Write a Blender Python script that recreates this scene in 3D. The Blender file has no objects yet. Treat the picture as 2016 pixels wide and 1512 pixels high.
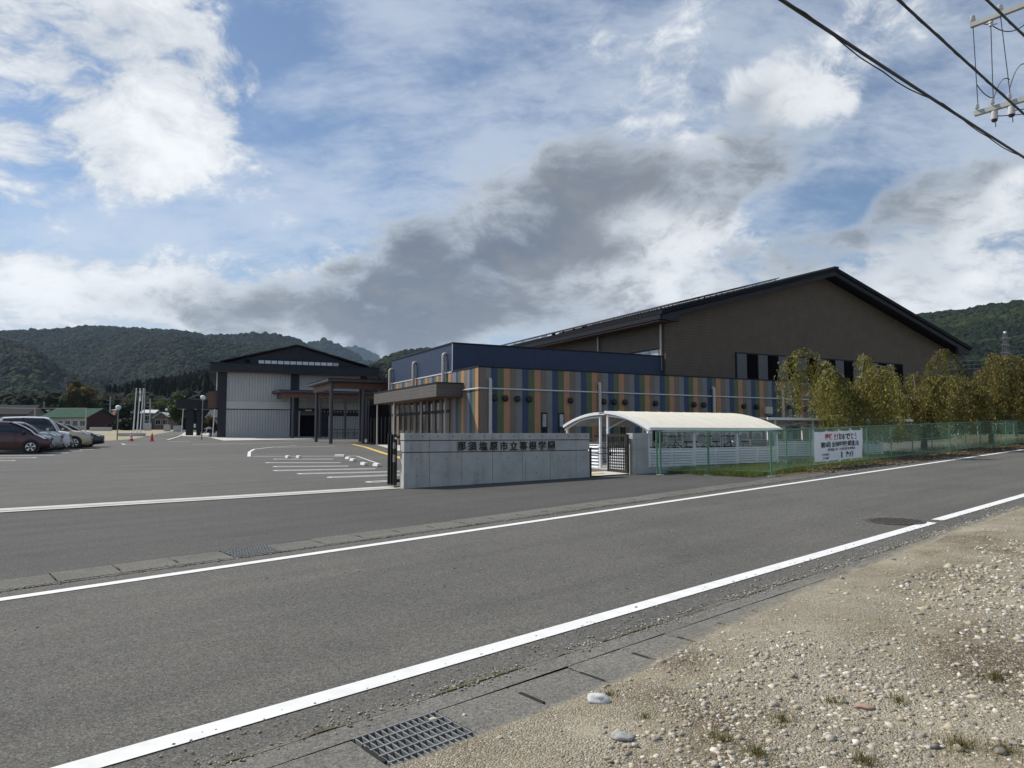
import bpy, bmesh, math, random
import numpy as np
from mathutils import Vector, Matrix, noise

random.seed(7)
RNG = np.random.default_rng(11)
SC = bpy.context.scene
COL = SC.collection
rad = math.radians

# ------------------------------------------------------------------ camera
F, CX, CY, HZ, EYE = 1400.0, 1008.0, 756.0, 853.0, 1.55
PITCH = math.atan((HZ - CY) / F)
cam = bpy.data.objects.new('camera', bpy.data.cameras.new('camera'))
COL.objects.link(cam)
cam.location = (0, 0, EYE)
cam.rotation_euler = (math.pi / 2 + PITCH, 0, 0)
cam.data.sensor_width = 36.0
cam.data.lens = 36.0 * F / 2016.0
cam.data.clip_start = 0.05
cam.data.clip_end = 40000
SC.camera = cam

# ------------------------------------------------------------------ light, sky, exposure
SUN_EL, SUN_LEFT = 47.0, 66.0          # elevation; degrees left of the view direction
sd = Vector((-math.sin(rad(SUN_LEFT)) * math.cos(rad(SUN_EL)),
             math.cos(rad(SUN_LEFT)) * math.cos(rad(SUN_EL)), math.sin(rad(SUN_EL))))
sun = bpy.data.objects.new('sun', bpy.data.lights.new('sun', 'SUN'))
COL.objects.link(sun)
sun.data.energy = 3.3
sun.data.angle = rad(0.9)
sun.data.color = (1.0, 0.945, 0.86)
sun.rotation_euler = sd.to_track_quat('Z', 'Y').to_euler()
sun.location = (0, 0, 60)

SC.view_settings.view_transform = 'Standard'
SC.view_settings.look = 'None'
SC.view_settings.gamma = 1.0
SC.view_settings.use_curve_mapping = False
SC.view_settings.exposure = 0.44
SC.cycles.use_denoising = True
SC.cycles.max_bounces = 6
SC.cycles.volume_bounces = 1
SC.cycles.transparent_max_bounces = 12


def build_world():
    w = bpy.data.worlds.new('World')
    SC.world = w
    w.use_nodes = True
    nt = w.node_tree
    nt.nodes.clear()
    N = nt.nodes.new
    LK = nt.links.new
    out = N('ShaderNodeOutputWorld')
    bg = N('ShaderNodeBackground')
    LK(bg.outputs[0], out.inputs[0])

    def put(sock, v):
        if isinstance(v, bpy.types.NodeSocket):
            LK(v, sock)
        else:
            sock.default_value = v

    def M(op, a, b=None, c=None, clamp=False):
        n = N('ShaderNodeMath')
        n.operation = op
        n.use_clamp = clamp
        put(n.inputs[0], a)
        if b is not None:
            put(n.inputs[1], b)
        if c is not None:
            put(n.inputs[2], c)
        return n.outputs[0]

    def mix(fac, a, b):
        n = N('ShaderNodeMix')
        n.data_type = 'RGBA'
        n.clamp_factor = True
        put(n.inputs[0], fac)
        put(n.inputs[6], a)
        put(n.inputs[7], b)
        return n.outputs[2]

    def fbm(vec, scale, detail, rough, dist=0.0):
        n = N('ShaderNodeTexNoise')
        n.noise_dimensions = '3D'
        LK(vec, n.inputs['Vector'])
        n.inputs['Scale'].default_value = scale
        n.inputs['Detail'].default_value = detail
        n.inputs['Roughness'].default_value = rough
        n.inputs['Distortion'].default_value = dist
        return n.outputs[0]

    def smooth(x, lo, hi):
        n = N('ShaderNodeMapRange')
        n.interpolation_type = 'SMOOTHSTEP'
        put(n.inputs[0], x)
        n.inputs[1].default_value = lo
        n.inputs[2].default_value = hi
        n.inputs[3].default_value = 0.0
        n.inputs[4].default_value = 1.0
        return n.outputs[0]

    sky = N('ShaderNodeTexSky')
    sky.sky_type = 'NISHITA'
    sky.sun_disc = False
    sky.sun_elevation = rad(SUN_EL)
    sky.sun_rotation = rad(-SUN_LEFT)
    sky.altitude = 300
    sky.air_density = 1.0
    sky.dust_density = 0.3
    sky.ozone_density = 2.2
    STR = 0.115
    skyc = N('ShaderNodeVectorMath')
    skyc.operation = 'SCALE'
    LK(sky.outputs[0], skyc.inputs[0])
    skyc.inputs[3].default_value = SKY_GAIN
    tc = N('ShaderNodeTexCoord')
    sep = N('ShaderNodeSeparateXYZ')
    LK(tc.outputs['Generated'], sep.inputs[0])
    dx, dy, dz = sep.outputs
    az = M('ARCTAN2', dx, dy)                      # radians right of the view direction
    el = M('ARCSINE', dz)
    den = M('ADD', M('MAXIMUM', dz, 0.0), 0.34)    # flat cloud deck seen in perspective
    comb = N('ShaderNodeCombineXYZ')
    LK(M('DIVIDE', dx, den), comb.inputs[0])
    LK(M('DIVIDE', dy, den), comb.inputs[1])
    comb.inputs[2].default_value = 3.7
    P = comb.outputs[0]
    # ---- clouds: one warp field, three noise fields, a few hand-placed cloud masses
    wn = N('ShaderNodeTexNoise')
    LK(tc.outputs['Generated'], wn.inputs['Vector'])
    wn.inputs['Scale'].default_value = 4.2
    wn.inputs['Detail'].default_value = 3
    wn.inputs['Roughness'].default_value = 0.55
    wsep = N('ShaderNodeSeparateXYZ')
    LK(wn.outputs['Color'], wsep.inputs[0])
    azw = M('MULTIPLY_ADD', M('SUBTRACT', wsep.outputs[0], 0.5), 0.42, az)
    elw = M('MULTIPLY_ADD', M('SUBTRACT', wsep.outputs[1], 0.5), 0.26, el)
    wv = N('ShaderNodeVectorMath')
    wv.operation = 'MULTIPLY_ADD'
    LK(wn.outputs['Color'], wv.inputs[0])
    wv.inputs[1].default_value = (0.30, 0.30, 0.25)
    LK(P, wv.inputs[2])
    PW = wv.outputs[0]
    str_ = N('ShaderNodeMapping')                   # wind-drawn streaks
    wq = N('ShaderNodeVectorMath')
    wq.operation = 'MULTIPLY_ADD'
    LK(wn.outputs['Color'], wq.inputs[0])
    wq.inputs[1].default_value = (0.07, 0.07, 0.05)
    LK(P, wq.inputs[2])
    LK(wq.outputs[0], str_.inputs[0])
    str_.inputs['Rotation'].default_value = (0, 0, rad(28))
    str_.inputs['Scale'].default_value = (0.70, 1.35, 1.0)

    def blob(px, py, rx, ry, rot):
        a0 = math.atan((px - CX) / F)
        e0 = math.atan((HZ - py) / F * math.cos(a0))
        c, s = math.cos(rad(rot)), math.sin(rad(rot))
        a = M('SUBTRACT', azw, a0)
        e = M('SUBTRACT', elw, e0)
        u = M('MULTIPLY_ADD', a, c * F / rx, M('MULTIPLY', e, s * F / rx))
        v = M('MULTIPLY_ADD', e, c * F / ry, M('MULTIPLY', a, -s * F / ry))
        r2 = M('MULTIPLY_ADD', u, u, M('MULTIPLY', v, v))
        return M('POWER', 2.718, M('MULTIPLY', r2, -1.0))

    def total(L, start):
        acc = start
        for (w_, args) in L:
            acc = M('MULTIPLY_ADD', blob(*args), w_, acc)
        return acc

    nA = fbm(PW, 2.0, 6, 0.62)
    nB = fbm(PW, 5.5, 6, 0.68)
    nS = fbm(str_.outputs[0], 2.2, 7, 0.64)
    hA, hB, hS = M('SUBTRACT', nA, 0.5), M('SUBTRACT', nB, 0.5), M('SUBTRACT', nS, 0.5)
    wsum = total(WHITE, M('MULTIPLY_ADD', hA, 2.4, M('MULTIPLY_ADD', hS, 0.5, W_BASE)))
    gsum = total(GREY, M('MULTIPLY_ADD', hS, 1.0, M('MULTIPLY_ADD', hB, 1.5, M('MULTIPLY_ADD', hA, -0.6, G_BASE))))
    veil = smooth(M('MULTIPLY_ADD', hB, 0.25, nS), 0.41, 0.66)
    white = smooth(M('MULTIPLY_ADD', hB, 2.0, wsum), 0.08, 0.55)
    grey = smooth(gsum, -0.05, 0.60)
    core = smooth(M('MULTIPLY_ADD', hA, 1.4, M('MULTIPLY_ADD', hB, 1.4, gsum)), 0.10, 1.30)
    low = M('SUBTRACT', 1.0, smooth(el, 0.03, 0.30))
    c = mix(M('MULTIPLY', veil, 0.52), skyc.outputs[0], C_VEIL)
    c = mix(M('MULTIPLY', low, M('MULTIPLY_ADD', nS, 1.3, 0.05)), c, C_LOW)
    wsh = mix(smooth(M('MULTIPLY_ADD', hB, 2.4, M('MULTIPLY_ADD', hS, 1.2, M('MULTIPLY', wsum, 0.6))), -0.15, 0.85), C_WHITE_D, C_WHITE)
    c = mix(M('MULTIPLY', white, 0.93), c, wsh)
    c = mix(M('MULTIPLY', grey, 0.88), c, mix(core, C_GREY, C_GREY_D))
    LK(c, bg.inputs[0])
    bg.inputs[1].default_value = STR
    w.cycles.sampling_method = 'MANUAL'
    w.cycles.sample_map_resolution = 512


SKY_GAIN = 0.66
W_BASE, G_BASE = 0.0, -0.26
C_VEIL = (4.9, 5.3, 5.8, 1)
C_LOW = (3.9, 4.2, 4.55, 1)
C_WHITE = (6.5, 6.6, 6.65, 1)
C_WHITE_D = (3.9, 4.15, 4.45, 1)
C_GREY = (3.4, 3.7, 4.05, 1)
C_GREY_D = (0.95, 1.08, 1.28, 1)
WHITE = [(1.0, (200, 190, 330, 140, -22)), (0.55, (360, 50, 300, 90, -15)), (0.55, (1620, 110, 250, 70, 0)),
         (0.85, (1290, 460, 250, 90, 20)), (0.65, (120, 590, 430, 70, 0)), (0.65, (1860, 570, 330, 110, 15)),
         (-0.60, (600, 330, 300, 80, 22)), (-1.05, (1830, 260, 340, 75, -8)), (-0.7, (330, 430, 240, 45, 12)),
         (-0.25, (760, 200, 260, 80, 10)), (0.65, (900, 630, 700, 90, 3)), (-0.15, (980, 130, 300, 70, 0))]
GREY = [(0.34, (900, 560, 560, 170, 14)), (0.95, (820, 550, 360, 95, 10)), (0.72, (1090, 390, 330, 100, 30)), (0.62, (1380, 290, 280, 80, 14)),
        (0.75, (1690, 440, 250, 50, 6)), (0.6, (1980, 385, 120, 35, 0)), (0.45, (1140, 505, 120, 45, 15)), (-0.5, (200, 250, 480, 250, 0)),
        (0.55, (640, 620, 380, 50, 0)), (0.60, (1650, 570, 330, 60, 12)), (0.55, (1050, 640, 520, 55, 0))]
build_world()

# ------------------------------------------------------------------ pixel / ground geometry
_c, _s = math.cos(PITCH), math.sin(PITCH)


def ray(px, py):
    x, u = (px - CX) / F, (CY - py) / F
    return (x, _c - u * _s, _s + u * _c)


AZ = rad(50.0)                                     # the road runs 50 degrees right of the view
UX, UY = math.sin(AZ), math.cos(AZ)
VX, VY = -UY, UX


def st(x, y):
    return x * UX + y * UY, x * VX + y * VY


def xy(s, t):
    return s * UX + t * VX, s * UY + t * VY


def sm(a, b, x):
    k = min(1.0, max(0.0, (x - a) / (b - a)))
    return k * k * (3 - 2 * k)


def H(x, y):
    """height of the land: the road climbs to the right, the school yard falls gently to the road"""
    s, t = st(x, y)
    r = 0.024 * max(min(s, 60.0), -60) + 0.008 * (max(s, 60.0) - 60 if s < 400 else 340)
    l = 0.23 + 0.0125 * (min(max(t, -50), 230.0) - 14)
    w = sm(14, 34, t)
    return (1 - w) * r + w * l


def G(px, py, dz=0.0):
    d = ray(px, py)
    k, st_ = 0.5, 0.25
    while k < 600:
        if EYE + d[2] * k < H(d[0] * k, d[1] * k):
            lo, hi = k - st_, k
            for _ in range(24):
                m = (lo + hi) / 2
                if EYE + d[2] * m < H(d[0] * m, d[1] * m):
                    hi = m
                else:
                    lo = m
            return Vector((d[0] * hi, d[1] * hi, H(d[0] * hi, d[1] * hi) + dz))
        k += st_
    return None


def D(px, py, Y):
    d = ray(px, py)
    k = Y / d[1]
    return Vector((d[0] * k, Y, EYE + d[2] * k))


BA = rad(27.5)                                     # all school buildings share one axis
RV = Vector((math.cos(BA), math.sin(BA), 0))
LV = Vector((-math.sin(BA), math.cos(BA), 0))


def bp(O, a, b, z=0.0):
    return Vector((O[0] + a * RV.x + b * LV.x, O[1] + a * RV.y + b * LV.y, z))


# ------------------------------------------------------------------ mesh helpers
class MB:
    def __init__(self):
        self.v, self.f, self.mi, self.cur = [], [], [], 0

    def poly(self, pts):
        i = len(self.v)
        self.v += [tuple(p) for p in pts]
        self.f.append(tuple(range(i, i + len(pts))))
        self.mi.append(self.cur)
        return self

    def box(self, x0, x1, y0, y1, z0, z1):
        i = len(self.v)
        self.v += [(x0, y0, z0), (x1, y0, z0), (x1, y1, z0), (x0, y1, z0), (x0, y0, z1), (x1, y0, z1), (x1, y1, z1), (x0, y1, z1)]
        for q in ((0, 3, 2, 1), (4, 5, 6, 7), (0, 1, 5, 4), (1, 2, 6, 5), (2, 3, 7, 6), (3, 0, 4, 7)):
            self.f.append(tuple(i + k for k in q))
            self.mi.append(self.cur)
        return self

    def prism(self, pts, vec):
        n, i = len(pts), len(self.v)
        vec = Vector(vec)
        self.v += [tuple(p) for p in pts] + [tuple(Vector(p) + vec) for p in pts]
        self.f.append(tuple(range(i + n - 1, i - 1, -1)))
        self.f.append(tuple(range(i + n, i + 2 * n)))
        for k in range(n):
            k2 = (k + 1) % n
            self.f.append((i + k, i + k2, i + n + k2, i + n + k))
        self.mi += [self.cur] * (n + 2)
        return self

    def tube(self, pts, r, n=8, cap=True, closed=False):
        pts = [Vector(p) for p in pts]
        m = len(pts)
        rs = r if isinstance(r, (list, tuple)) else [r] * m
        base = len(self.v)
        up = Vector((0, 0, 1))
        prev = None
        for k, p in enumerate(pts):
            a = pts[(k - 1) % m] if (k > 0 or closed) else p
            b = pts[(k + 1) % m] if (k < m - 1 or closed) else p
            d = (b - a)
            d = d.normalized() if d.length > 1e-9 else Vector((0, 0, 1))
            if prev is None:
                ref = up if abs(d.z) < 0.95 else Vector((1, 0, 0))
                x = d.cross(ref).normalized()
            else:
                x = (prev - d * prev.dot(d))
                x = x.normalized() if x.length > 1e-6 else d.orthogonal().normalized()
            prev = x
            y = d.cross(x)
            for j in range(n):
                t = 2 * math.pi * j / n
                self.v.append(tuple(p + (x * math.cos(t) + y * math.sin(t)) * rs[k]))
        for k in range(m if closed else m - 1):
            k2 = (k + 1) % m
            for j in range(n):
                j2 = (j + 1) % n
                self.f.append((base + k * n + j, base + k * n + j2, base + k2 * n + j2, base + k2 * n + j))
                self.mi.append(self.cur)
        if cap and not closed:
            self.f.append(tuple(base + j for j in range(n - 1, -1, -1)))
            self.f.append(tuple(base + (m - 1) * n + j for j in range(n)))
            self.mi += [self.cur] * 2
        return self

    def lathe(self, prof, n=16, org=(0, 0, 0), axis='z', cap=True):
        base = len(self.v)
        ox, oy, oz = org
        for (r, h) in prof:
            for j in range(n):
                t = 2 * math.pi * j / n
                c, s = r * math.cos(t), r * math.sin(t)
                self.v.append({'z': (ox + c, oy + s, oz + h), 'y': (ox + c, oy + h, oz + s), 'x': (ox + h, oy + c, oz + s)}[axis])
        for k in range(len(prof) - 1):
            for j in range(n):
                j2 = (j + 1) % n
                self.f.append((base + k * n + j, base + k * n + j2, base + (k + 1) * n + j2, base + (k + 1) * n + j))
                self.mi.append(self.cur)
        if cap:
            self.f.append(tuple(base + j for j in range(n)))
            self.f.append(tuple(base + (len(prof) - 1) * n + j for j in range(n)))
            self.mi += [self.cur] * 2
        return self

    def mesh(self, name, mats, smooth=False, bevel=0.0, recalc=True):
        me = bpy.data.meshes.new(name)
        me.from_pydata(self.v, [], self.f)
        mats = mats if isinstance(mats, (list, tuple)) else [mats]
        for m in mats:
            me.materials.append(m)
        if len(mats) > 1:
            me.polygons.foreach_set('material_index', self.mi)
        if recalc or bevel:
            bm = bmesh.new()
            bm.from_mesh(me)
            if bevel:
                bmesh.ops.remove_doubles(bm, verts=bm.verts, dist=1e-5)
                bmesh.ops.recalc_face_normals(bm, faces=bm.faces)
                ed = [e for e in bm.edges if len(e.link_faces) == 2 and e.calc_face_angle(0) > 0.5]
                bmesh.ops.bevel(bm, geom=ed, offset=bevel, segments=1, affect='EDGES', profile=0.5)
            bmesh.ops.recalc_face_normals(bm, faces=bm.faces)
            bm.to_mesh(me)
            bm.free()
        if smooth:
            me.polygons.foreach_set('use_smooth', [True] * len(me.polygons))
            if smooth is not True:
                me.set_sharp_from_angle(angle=smooth)
        return me

    def build(self, name, mats, parent=None, smooth=False, bevel=0.0, recalc=True):
        o = bpy.data.objects.new(name, self.mesh(name, mats, smooth, bevel, recalc))
        COL.objects.link(o)
        o.parent = parent
        return o


def put(name, me, parent=None, loc=None, rotz=None):
    o = bpy.data.objects.new(name, me)
    COL.objects.link(o)
    o.parent = parent
    if loc is not None:
        o.location = loc
    if rotz is not None:
        o.rotation_euler = (0, 0, rotz)
    return o


def tag(o, label=None, cat=None, group=None, kind=None):
    if label:
        o['label'] = label
    if cat:
        o['category'] = cat
    if group:
        o['group'] = group
    if kind:
        o['kind'] = kind
    return o


def thing(name, label, cat, loc=(0, 0, 0), rotz=0.0, group=None):
    o = bpy.data.objects.new(name, None)
    COL.objects.link(o)
    o.empty_display_size = 0.2
    o.location = loc
    o.rotation_euler = (0, 0, rotz)
    return tag(o, label, cat, group)


def copy_tree(o, parent=None):
    c = o.copy()
    COL.objects.link(c)
    c.parent = parent
    for ch in list(o.children):
        copy_tree(ch, c)
    return c


def np_mesh(name, verts, faces, mat, col=None, smooth=False):
    """fast mesh from arrays; faces is (n,3) or (n,4); col gives one RGB per vertex"""
    me = bpy.data.meshes.new(name)
    k = faces.shape[1]
    me.vertices.add(len(verts))
    me.vertices.foreach_set('co', np.asarray(verts, np.float32).ravel())
    me.loops.add(faces.size)
    me.loops.foreach_set('vertex_index', faces.ravel().astype(np.int32))
    me.polygons.add(len(faces))
    me.polygons.foreach_set('loop_start', np.arange(0, faces.size, k, dtype=np.int32))
    me.update(calc_edges=True)
    me.materials.append(mat)
    if col is not None:
        a = me.color_attributes.new('Col', 'FLOAT_COLOR', 'POINT')
        c4 = np.ones((len(verts), 4), np.float32)
        c4[:, :3] = col
        a.data.foreach_set('color', c4.ravel())
    if smooth:
        me.polygons.foreach_set('use_smooth', [True] * len(me.polygons))
    return me


# ------------------------------------------------------------------ materials
class NT:
    def __init__(self, name):
        self.m = bpy.data.materials.new(name)
        self.m.use_nodes = True
        self.t = self.m.node_tree
        self.b = self.t.nodes['Principled BSDF']
        self._tc = None

    def n(self, kind, **kw):
        nd = self.t.nodes.new(kind)
        for k, v in kw.items():
            setattr(nd, k, v)
        return nd

    def link(self, a, b):
        self.t.links.new(a, b)

    def tc(self, kind='Object'):
        if self._tc is None:
            self._tc = self.n('ShaderNodeTexCoord')
        return self._tc.outputs[kind]

    def geo(self):
        return self.n('ShaderNodeNewGeometry').outputs['Position']

    def noise(self, vec, scale, detail=4, rough=0.55, stretch=None):
        if stretch:
            mp = self.n('ShaderNodeMapping')
            self.link(vec, mp.inputs[0])
            mp.inputs['Scale'].default_value = stretch
            vec = mp.outputs[0]
        nd = self.n('ShaderNodeTexNoise')
        self.link(vec, nd.inputs['Vector'])
        nd.inputs['Scale'].default_value = scale
        nd.inputs['Detail'].default_value = detail
        nd.inputs['Roughness'].default_value = rough
        return nd.outputs[0]

    def voro(self, vec, scale, out='Color'):
        nd = self.n('ShaderNodeTexVoronoi')
        self.link(vec, nd.inputs['Vector'])
        nd.inputs['Scale'].default_value = scale
        return nd.outputs[out]

    def ramp(self, fac, stops):
        nd = self.n('ShaderNodeValToRGB')
        self.link(fac, nd.inputs[0])
        e = nd.color_ramp.elements
        while len(e) < len(stops):
            e.new(0.5)
        for k, (p, c) in enumerate(stops):
            e[k].position = p
            e[k].color = (*c, 1) if len(c) == 3 else c
        return nd.outputs[0]

    def mix(self, fac, a, b, mode='MIX'):
        nd = self.n('ShaderNodeMix', data_type='RGBA', blend_type=mode)
        for s, v in ((nd.inputs[0], fac), (nd.inputs[6], a), (nd.inputs[7], b)):
            if isinstance(v, bpy.types.NodeSocket):
                self.link(v, s)
            elif isinstance(v, (int, float)):
                s.default_value = v
            else:
                s.default_value = (*v, 1) if len(v) == 3 else v
        return nd.outputs[2]

    def math(self, op, a, b=0.0):
        nd = self.n('ShaderNodeMath', operation=op)
        for s, v in ((nd.inputs[0], a), (nd.inputs[1], b)):
            if isinstance(v, bpy.types.NodeSocket):
                self.link(v, s)
            else:
                s.default_value = v
        return nd.outputs[0]

    def bump(self, h, strength=0.3, dist=0.01):
        nd = self.n('ShaderNodeBump')
        self.link(h, nd.inputs['Height'])
        nd.inputs['Strength'].default_value = strength
        nd.inputs['Distance'].default_value = dist
        self.link(nd.outputs[0], self.b.inputs['Normal'])

    def base(self, c):
        if isinstance(c, bpy.types.NodeSocket):
            self.link(c, self.b.inputs['Base Color'])
        else:
            self.b.inputs['Base Color'].default_value = (*c, 1)

    def set(self, rough=0.6, metal=0.0, spec=0.5, coat=0.0):
        self.b.inputs['Roughness'].default_value = rough
        self.b.inputs['Metallic'].default_value = metal
        self.b.inputs['Specular IOR Level'].default_value = spec
        self.b.inputs['Coat Weight'].default_value = coat
        self.b.inputs['Coat Roughness'].default_value = 0.06
        return self.m


def plain(name, col, rough=0.6, metal=0.0, var=0.12, scale=3.0, spec=0.5, coat=0.0, bump=0.0):
    """base colour with mild weathering in it"""
    k = NT(name)
    p = k.geo()
    n1 = k.noise(p, scale, 6, 0.6)
    lo = tuple(c * (1 - var) for c in col)
    hi = tuple(min(1, c * (1 + var)) for c in col)
    k.base(k.ramp(n1, [(0.3, lo), (0.7, hi)]))
    if bump:
        k.bump(k.noise(p, scale * 30, 4), bump, 0.004)
    return k.set(rough, metal, spec, coat)


MT = {}


def asphalt(name, dark, light, speck, fleck, patch=0.35):
    k = NT(name)
    p = k.geo()
    agg = k.noise(p, 55, 5, 0.75)
    fine = k.voro(p, 130, 'Color')
    big = k.noise(p, patch, 6, 0.6)
    mp = k.n('ShaderNodeMapping', vector_type='TEXTURE')          # streaks drawn out along the road
    k.link(p, mp.inputs[0])
    mp.inputs['Rotation'].default_value = (0, 0, math.pi / 2 - rad(50))
    mp.inputs['Scale'].default_value = (9.0, 0.55, 1.0)
    streak = k.noise(mp.outputs[0], 1.0, 6, 0.62)
    stain = k.noise(p, 0.9, 7, 0.7)
    c = k.ramp(agg, [(0.30, dark), (0.62, light)])
    c = k.mix(1.0, c, k.ramp(k.noise(p, 30, 3, 0.8), [(0.32, (0.70,) * 3), (0.68, (1.30,) * 3)]), 'MULTIPLY')
    sepv = k.n('ShaderNodeSeparateColor')
    k.link(fine, sepv.inputs[0])
    c = k.mix(k.ramp(sepv.outputs[0], [(0.80, (0, 0, 0)), (0.97, (fleck,) * 3)]), c, speck)
    c = k.mix(k.ramp(sepv.outputs[1], [(0.70, (0, 0, 0)), (1.0, (0.75,) * 3)]), c, tuple(d * 0.45 for d in dark))
    c = k.mix(1.0, c, k.ramp(big, [(0.25, (0.78, 0.78, 0.79)), (0.75, (1.12, 1.11, 1.09))]), 'MULTIPLY')
    c = k.mix(1.0, c, k.ramp(streak, [(0.3, (0.84, 0.84, 0.84)), (0.7, (1.12, 1.12, 1.10))]), 'MULTIPLY')
    c = k.mix(1.0, c, k.ramp(stain, [(0.25, (0.80,) * 3), (0.42, (1.0,) * 3), (0.62, (1.0,) * 3), (0.75, (1.14, 1.13, 1.10))]), 'MULTIPLY')
    k.base(c)
    k.bump(k.math('ADD', agg, sepv.outputs[2]), 0.55, 0.006)
    return k.set(0.88, spec=0.3)


MT['road'] = asphalt('road_asphalt', (0.066, 0.064, 0.059), (0.162, 0.157, 0.143), (0.30, 0.29, 0.26), 0.6)
MT['apron'] = asphalt('apron_asphalt', (0.062, 0.061, 0.058), (0.112, 0.110, 0.104), (0.22, 0.215, 0.20), 0.4, 0.25)
MT['lot'] = asphalt('lot_asphalt', (0.090, 0.088, 0.083), (0.150, 0.146, 0.136), (0.26, 0.25, 0.24), 0.4, 0.12)


def paint(name, col, wear):
    k = NT(name)
    p = k.geo()
    w = k.math('ADD', k.noise(p, 40, 6, 0.7), k.math('MULTIPLY', k.noise(p, 2.0, 4), 0.5))
    c = k.mix(k.ramp(w, [(wear - 0.06, (1, 1, 1)), (wear, (0, 0, 0))]), col, tuple(x * 0.25 for x in col))
    c = k.mix(1.0, c, k.ramp(k.noise(p, 6, 6, 0.65), [(0.3, (0.86, 0.86, 0.85)), (0.7, (1.02, 1.02, 1.02))]), 'MULTIPLY')
    k.base(c)
    k.bump(k.noise(p, 60, 4, 0.7), 0.3, 0.004)
    return k.set(0.75, spec=0.3)


MT['line'] = paint('road_paint_white', (0.80, 0.80, 0.78), 0.50)
MT['line_lot'] = paint('lot_paint_white', (0.74, 0.74, 0.71), 0.46)
MT['line_yellow'] = paint('lot_paint_yellow', (0.72, 0.50, 0.10), 0.40)


def concrete(name, lo, hi, sc=1.0, stain=0.5, bump=0.25):
    k = NT(name)
    p = k.geo()
    n1 = k.noise(p, 2.2 * sc, 8, 0.62)
    c = k.ramp(n1, [(0.28, lo), (0.72, hi)])
    drip = k.noise(p, 3.0 * sc, 6, 0.65, (1.0, 1.0, 0.14))
    c = k.mix(k.ramp(drip, [(0.55, (0, 0, 0)), (0.72, (stain,) * 3)]), c, tuple(x * 0.62 for x in lo))
    spot = k.noise(p, 14 * sc, 5, 0.7)
    c = k.mix(k.ramp(spot, [(0.62, (0, 0, 0)), (0.75, (0.45,) * 3)]), c, tuple(x * 0.55 for x in lo))
    fine = k.noise(p, 90 * sc, 4, 0.7)
    c = k.mix(1.0, c, k.ramp(fine, [(0.3, (0.86,) * 3), (0.7, (1.1,) * 3)]), 'MULTIPLY')
    k.base(c)
    k.bump(k.math('ADD', fine, spot), bump, 0.004)
    return k.set(0.85, spec=0.3)


MT['conc'] = concrete('cast_concrete', (0.38, 0.378, 0.36), (0.52, 0.515, 0.485), 1.0, 0.7)
MT['conc_pale'] = concrete('pale_concrete', (0.48, 0.47, 0.43), (0.62, 0.61, 0.56), 1.0, 0.25)
MT['lid'] = asphalt('gutter_concrete', (0.130, 0.126, 0.113), (0.225, 0.218, 0.195), (0.34, 0.33, 0.30), 0.6, 1.2)
MT['lid_far'] = asphalt('far_gutter_concrete', (0.115, 0.112, 0.100), (0.190, 0.185, 0.165), (0.30, 0.29, 0.26), 0.5, 1.0)
MT['moss'] = plain('gutter_moss', (0.10, 0.085, 0.035), 0.95, var=0.5, scale=25)
MT['gap'] = plain('dark_joint', (0.015, 0.014, 0.012), 0.95)
MT['steel'] = plain('galvanised_steel', (0.26, 0.265, 0.26), 0.6, 0.25, 0.25, 12)
MT['white_steel'] = plain('white_painted_steel', (0.78, 0.79, 0.80), 0.42, 0, 0.05, 6)
MT['shed_panel'] = plain('white_louvre_panel', (0.83, 0.84, 0.85), 0.5, 0, 0.06, 5)
MT['green_steel'] = plain('green_coated_steel', (0.095, 0.235, 0.145), 0.45, 0, 0.15, 8)
MT['green_wire'] = plain('green_coated_wire', (0.19, 0.36, 0.25), 0.5, 0, 0.1, 8)
MT['black_metal'] = plain('black_aluminium', (0.018, 0.017, 0.016), 0.4, 0.2, 0.1, 6)
MT['bronze_gate'] = plain('dark_bronze_aluminium', (0.028, 0.024, 0.020), 0.4, 0.3, 0.15, 6)
MT['letter'] = plain('black_letter_metal', (0.012, 0.012, 0.014), 0.35)
MT['pipe'] = plain('beige_pipe', (0.56, 0.50, 0.43), 0.5, 0, 0.08, 4)
MT['vent'] = plain('black_vent_hood', (0.012, 0.010, 0.010), 0.5)
MT['trim_dark'] = plain('dark_trim', (0.020, 0.022, 0.028), 0.5, 0.0, 0.12, 3, 0.15)
MT['charcoal'] = plain('charcoal_cladding', (0.036, 0.038, 0.046), 0.55, 0.0, 0.15, 1.5, 0.15)
MT['column'] = plain('dark_steel_column', (0.075, 0.075, 0.080), 0.45, 0.1, 0.12, 3)
MT['panel_grey'] = plain('grey_infill_panel', (0.115, 0.115, 0.118), 0.6, 0, 0.08, 2)
MT['soffit'] = plain('wood_soffit', (0.10, 0.045, 0.030), 0.55, 0, 0.25, 6)
MT['timber'] = plain('reddish_timber', (0.14, 0.070, 0.046), 0.55, 0, 0.22, 5)
MT['flash'] = plain('pale_flashing', (0.70, 0.70, 0.69), 0.4, 0.2, 0.06, 4)


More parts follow.
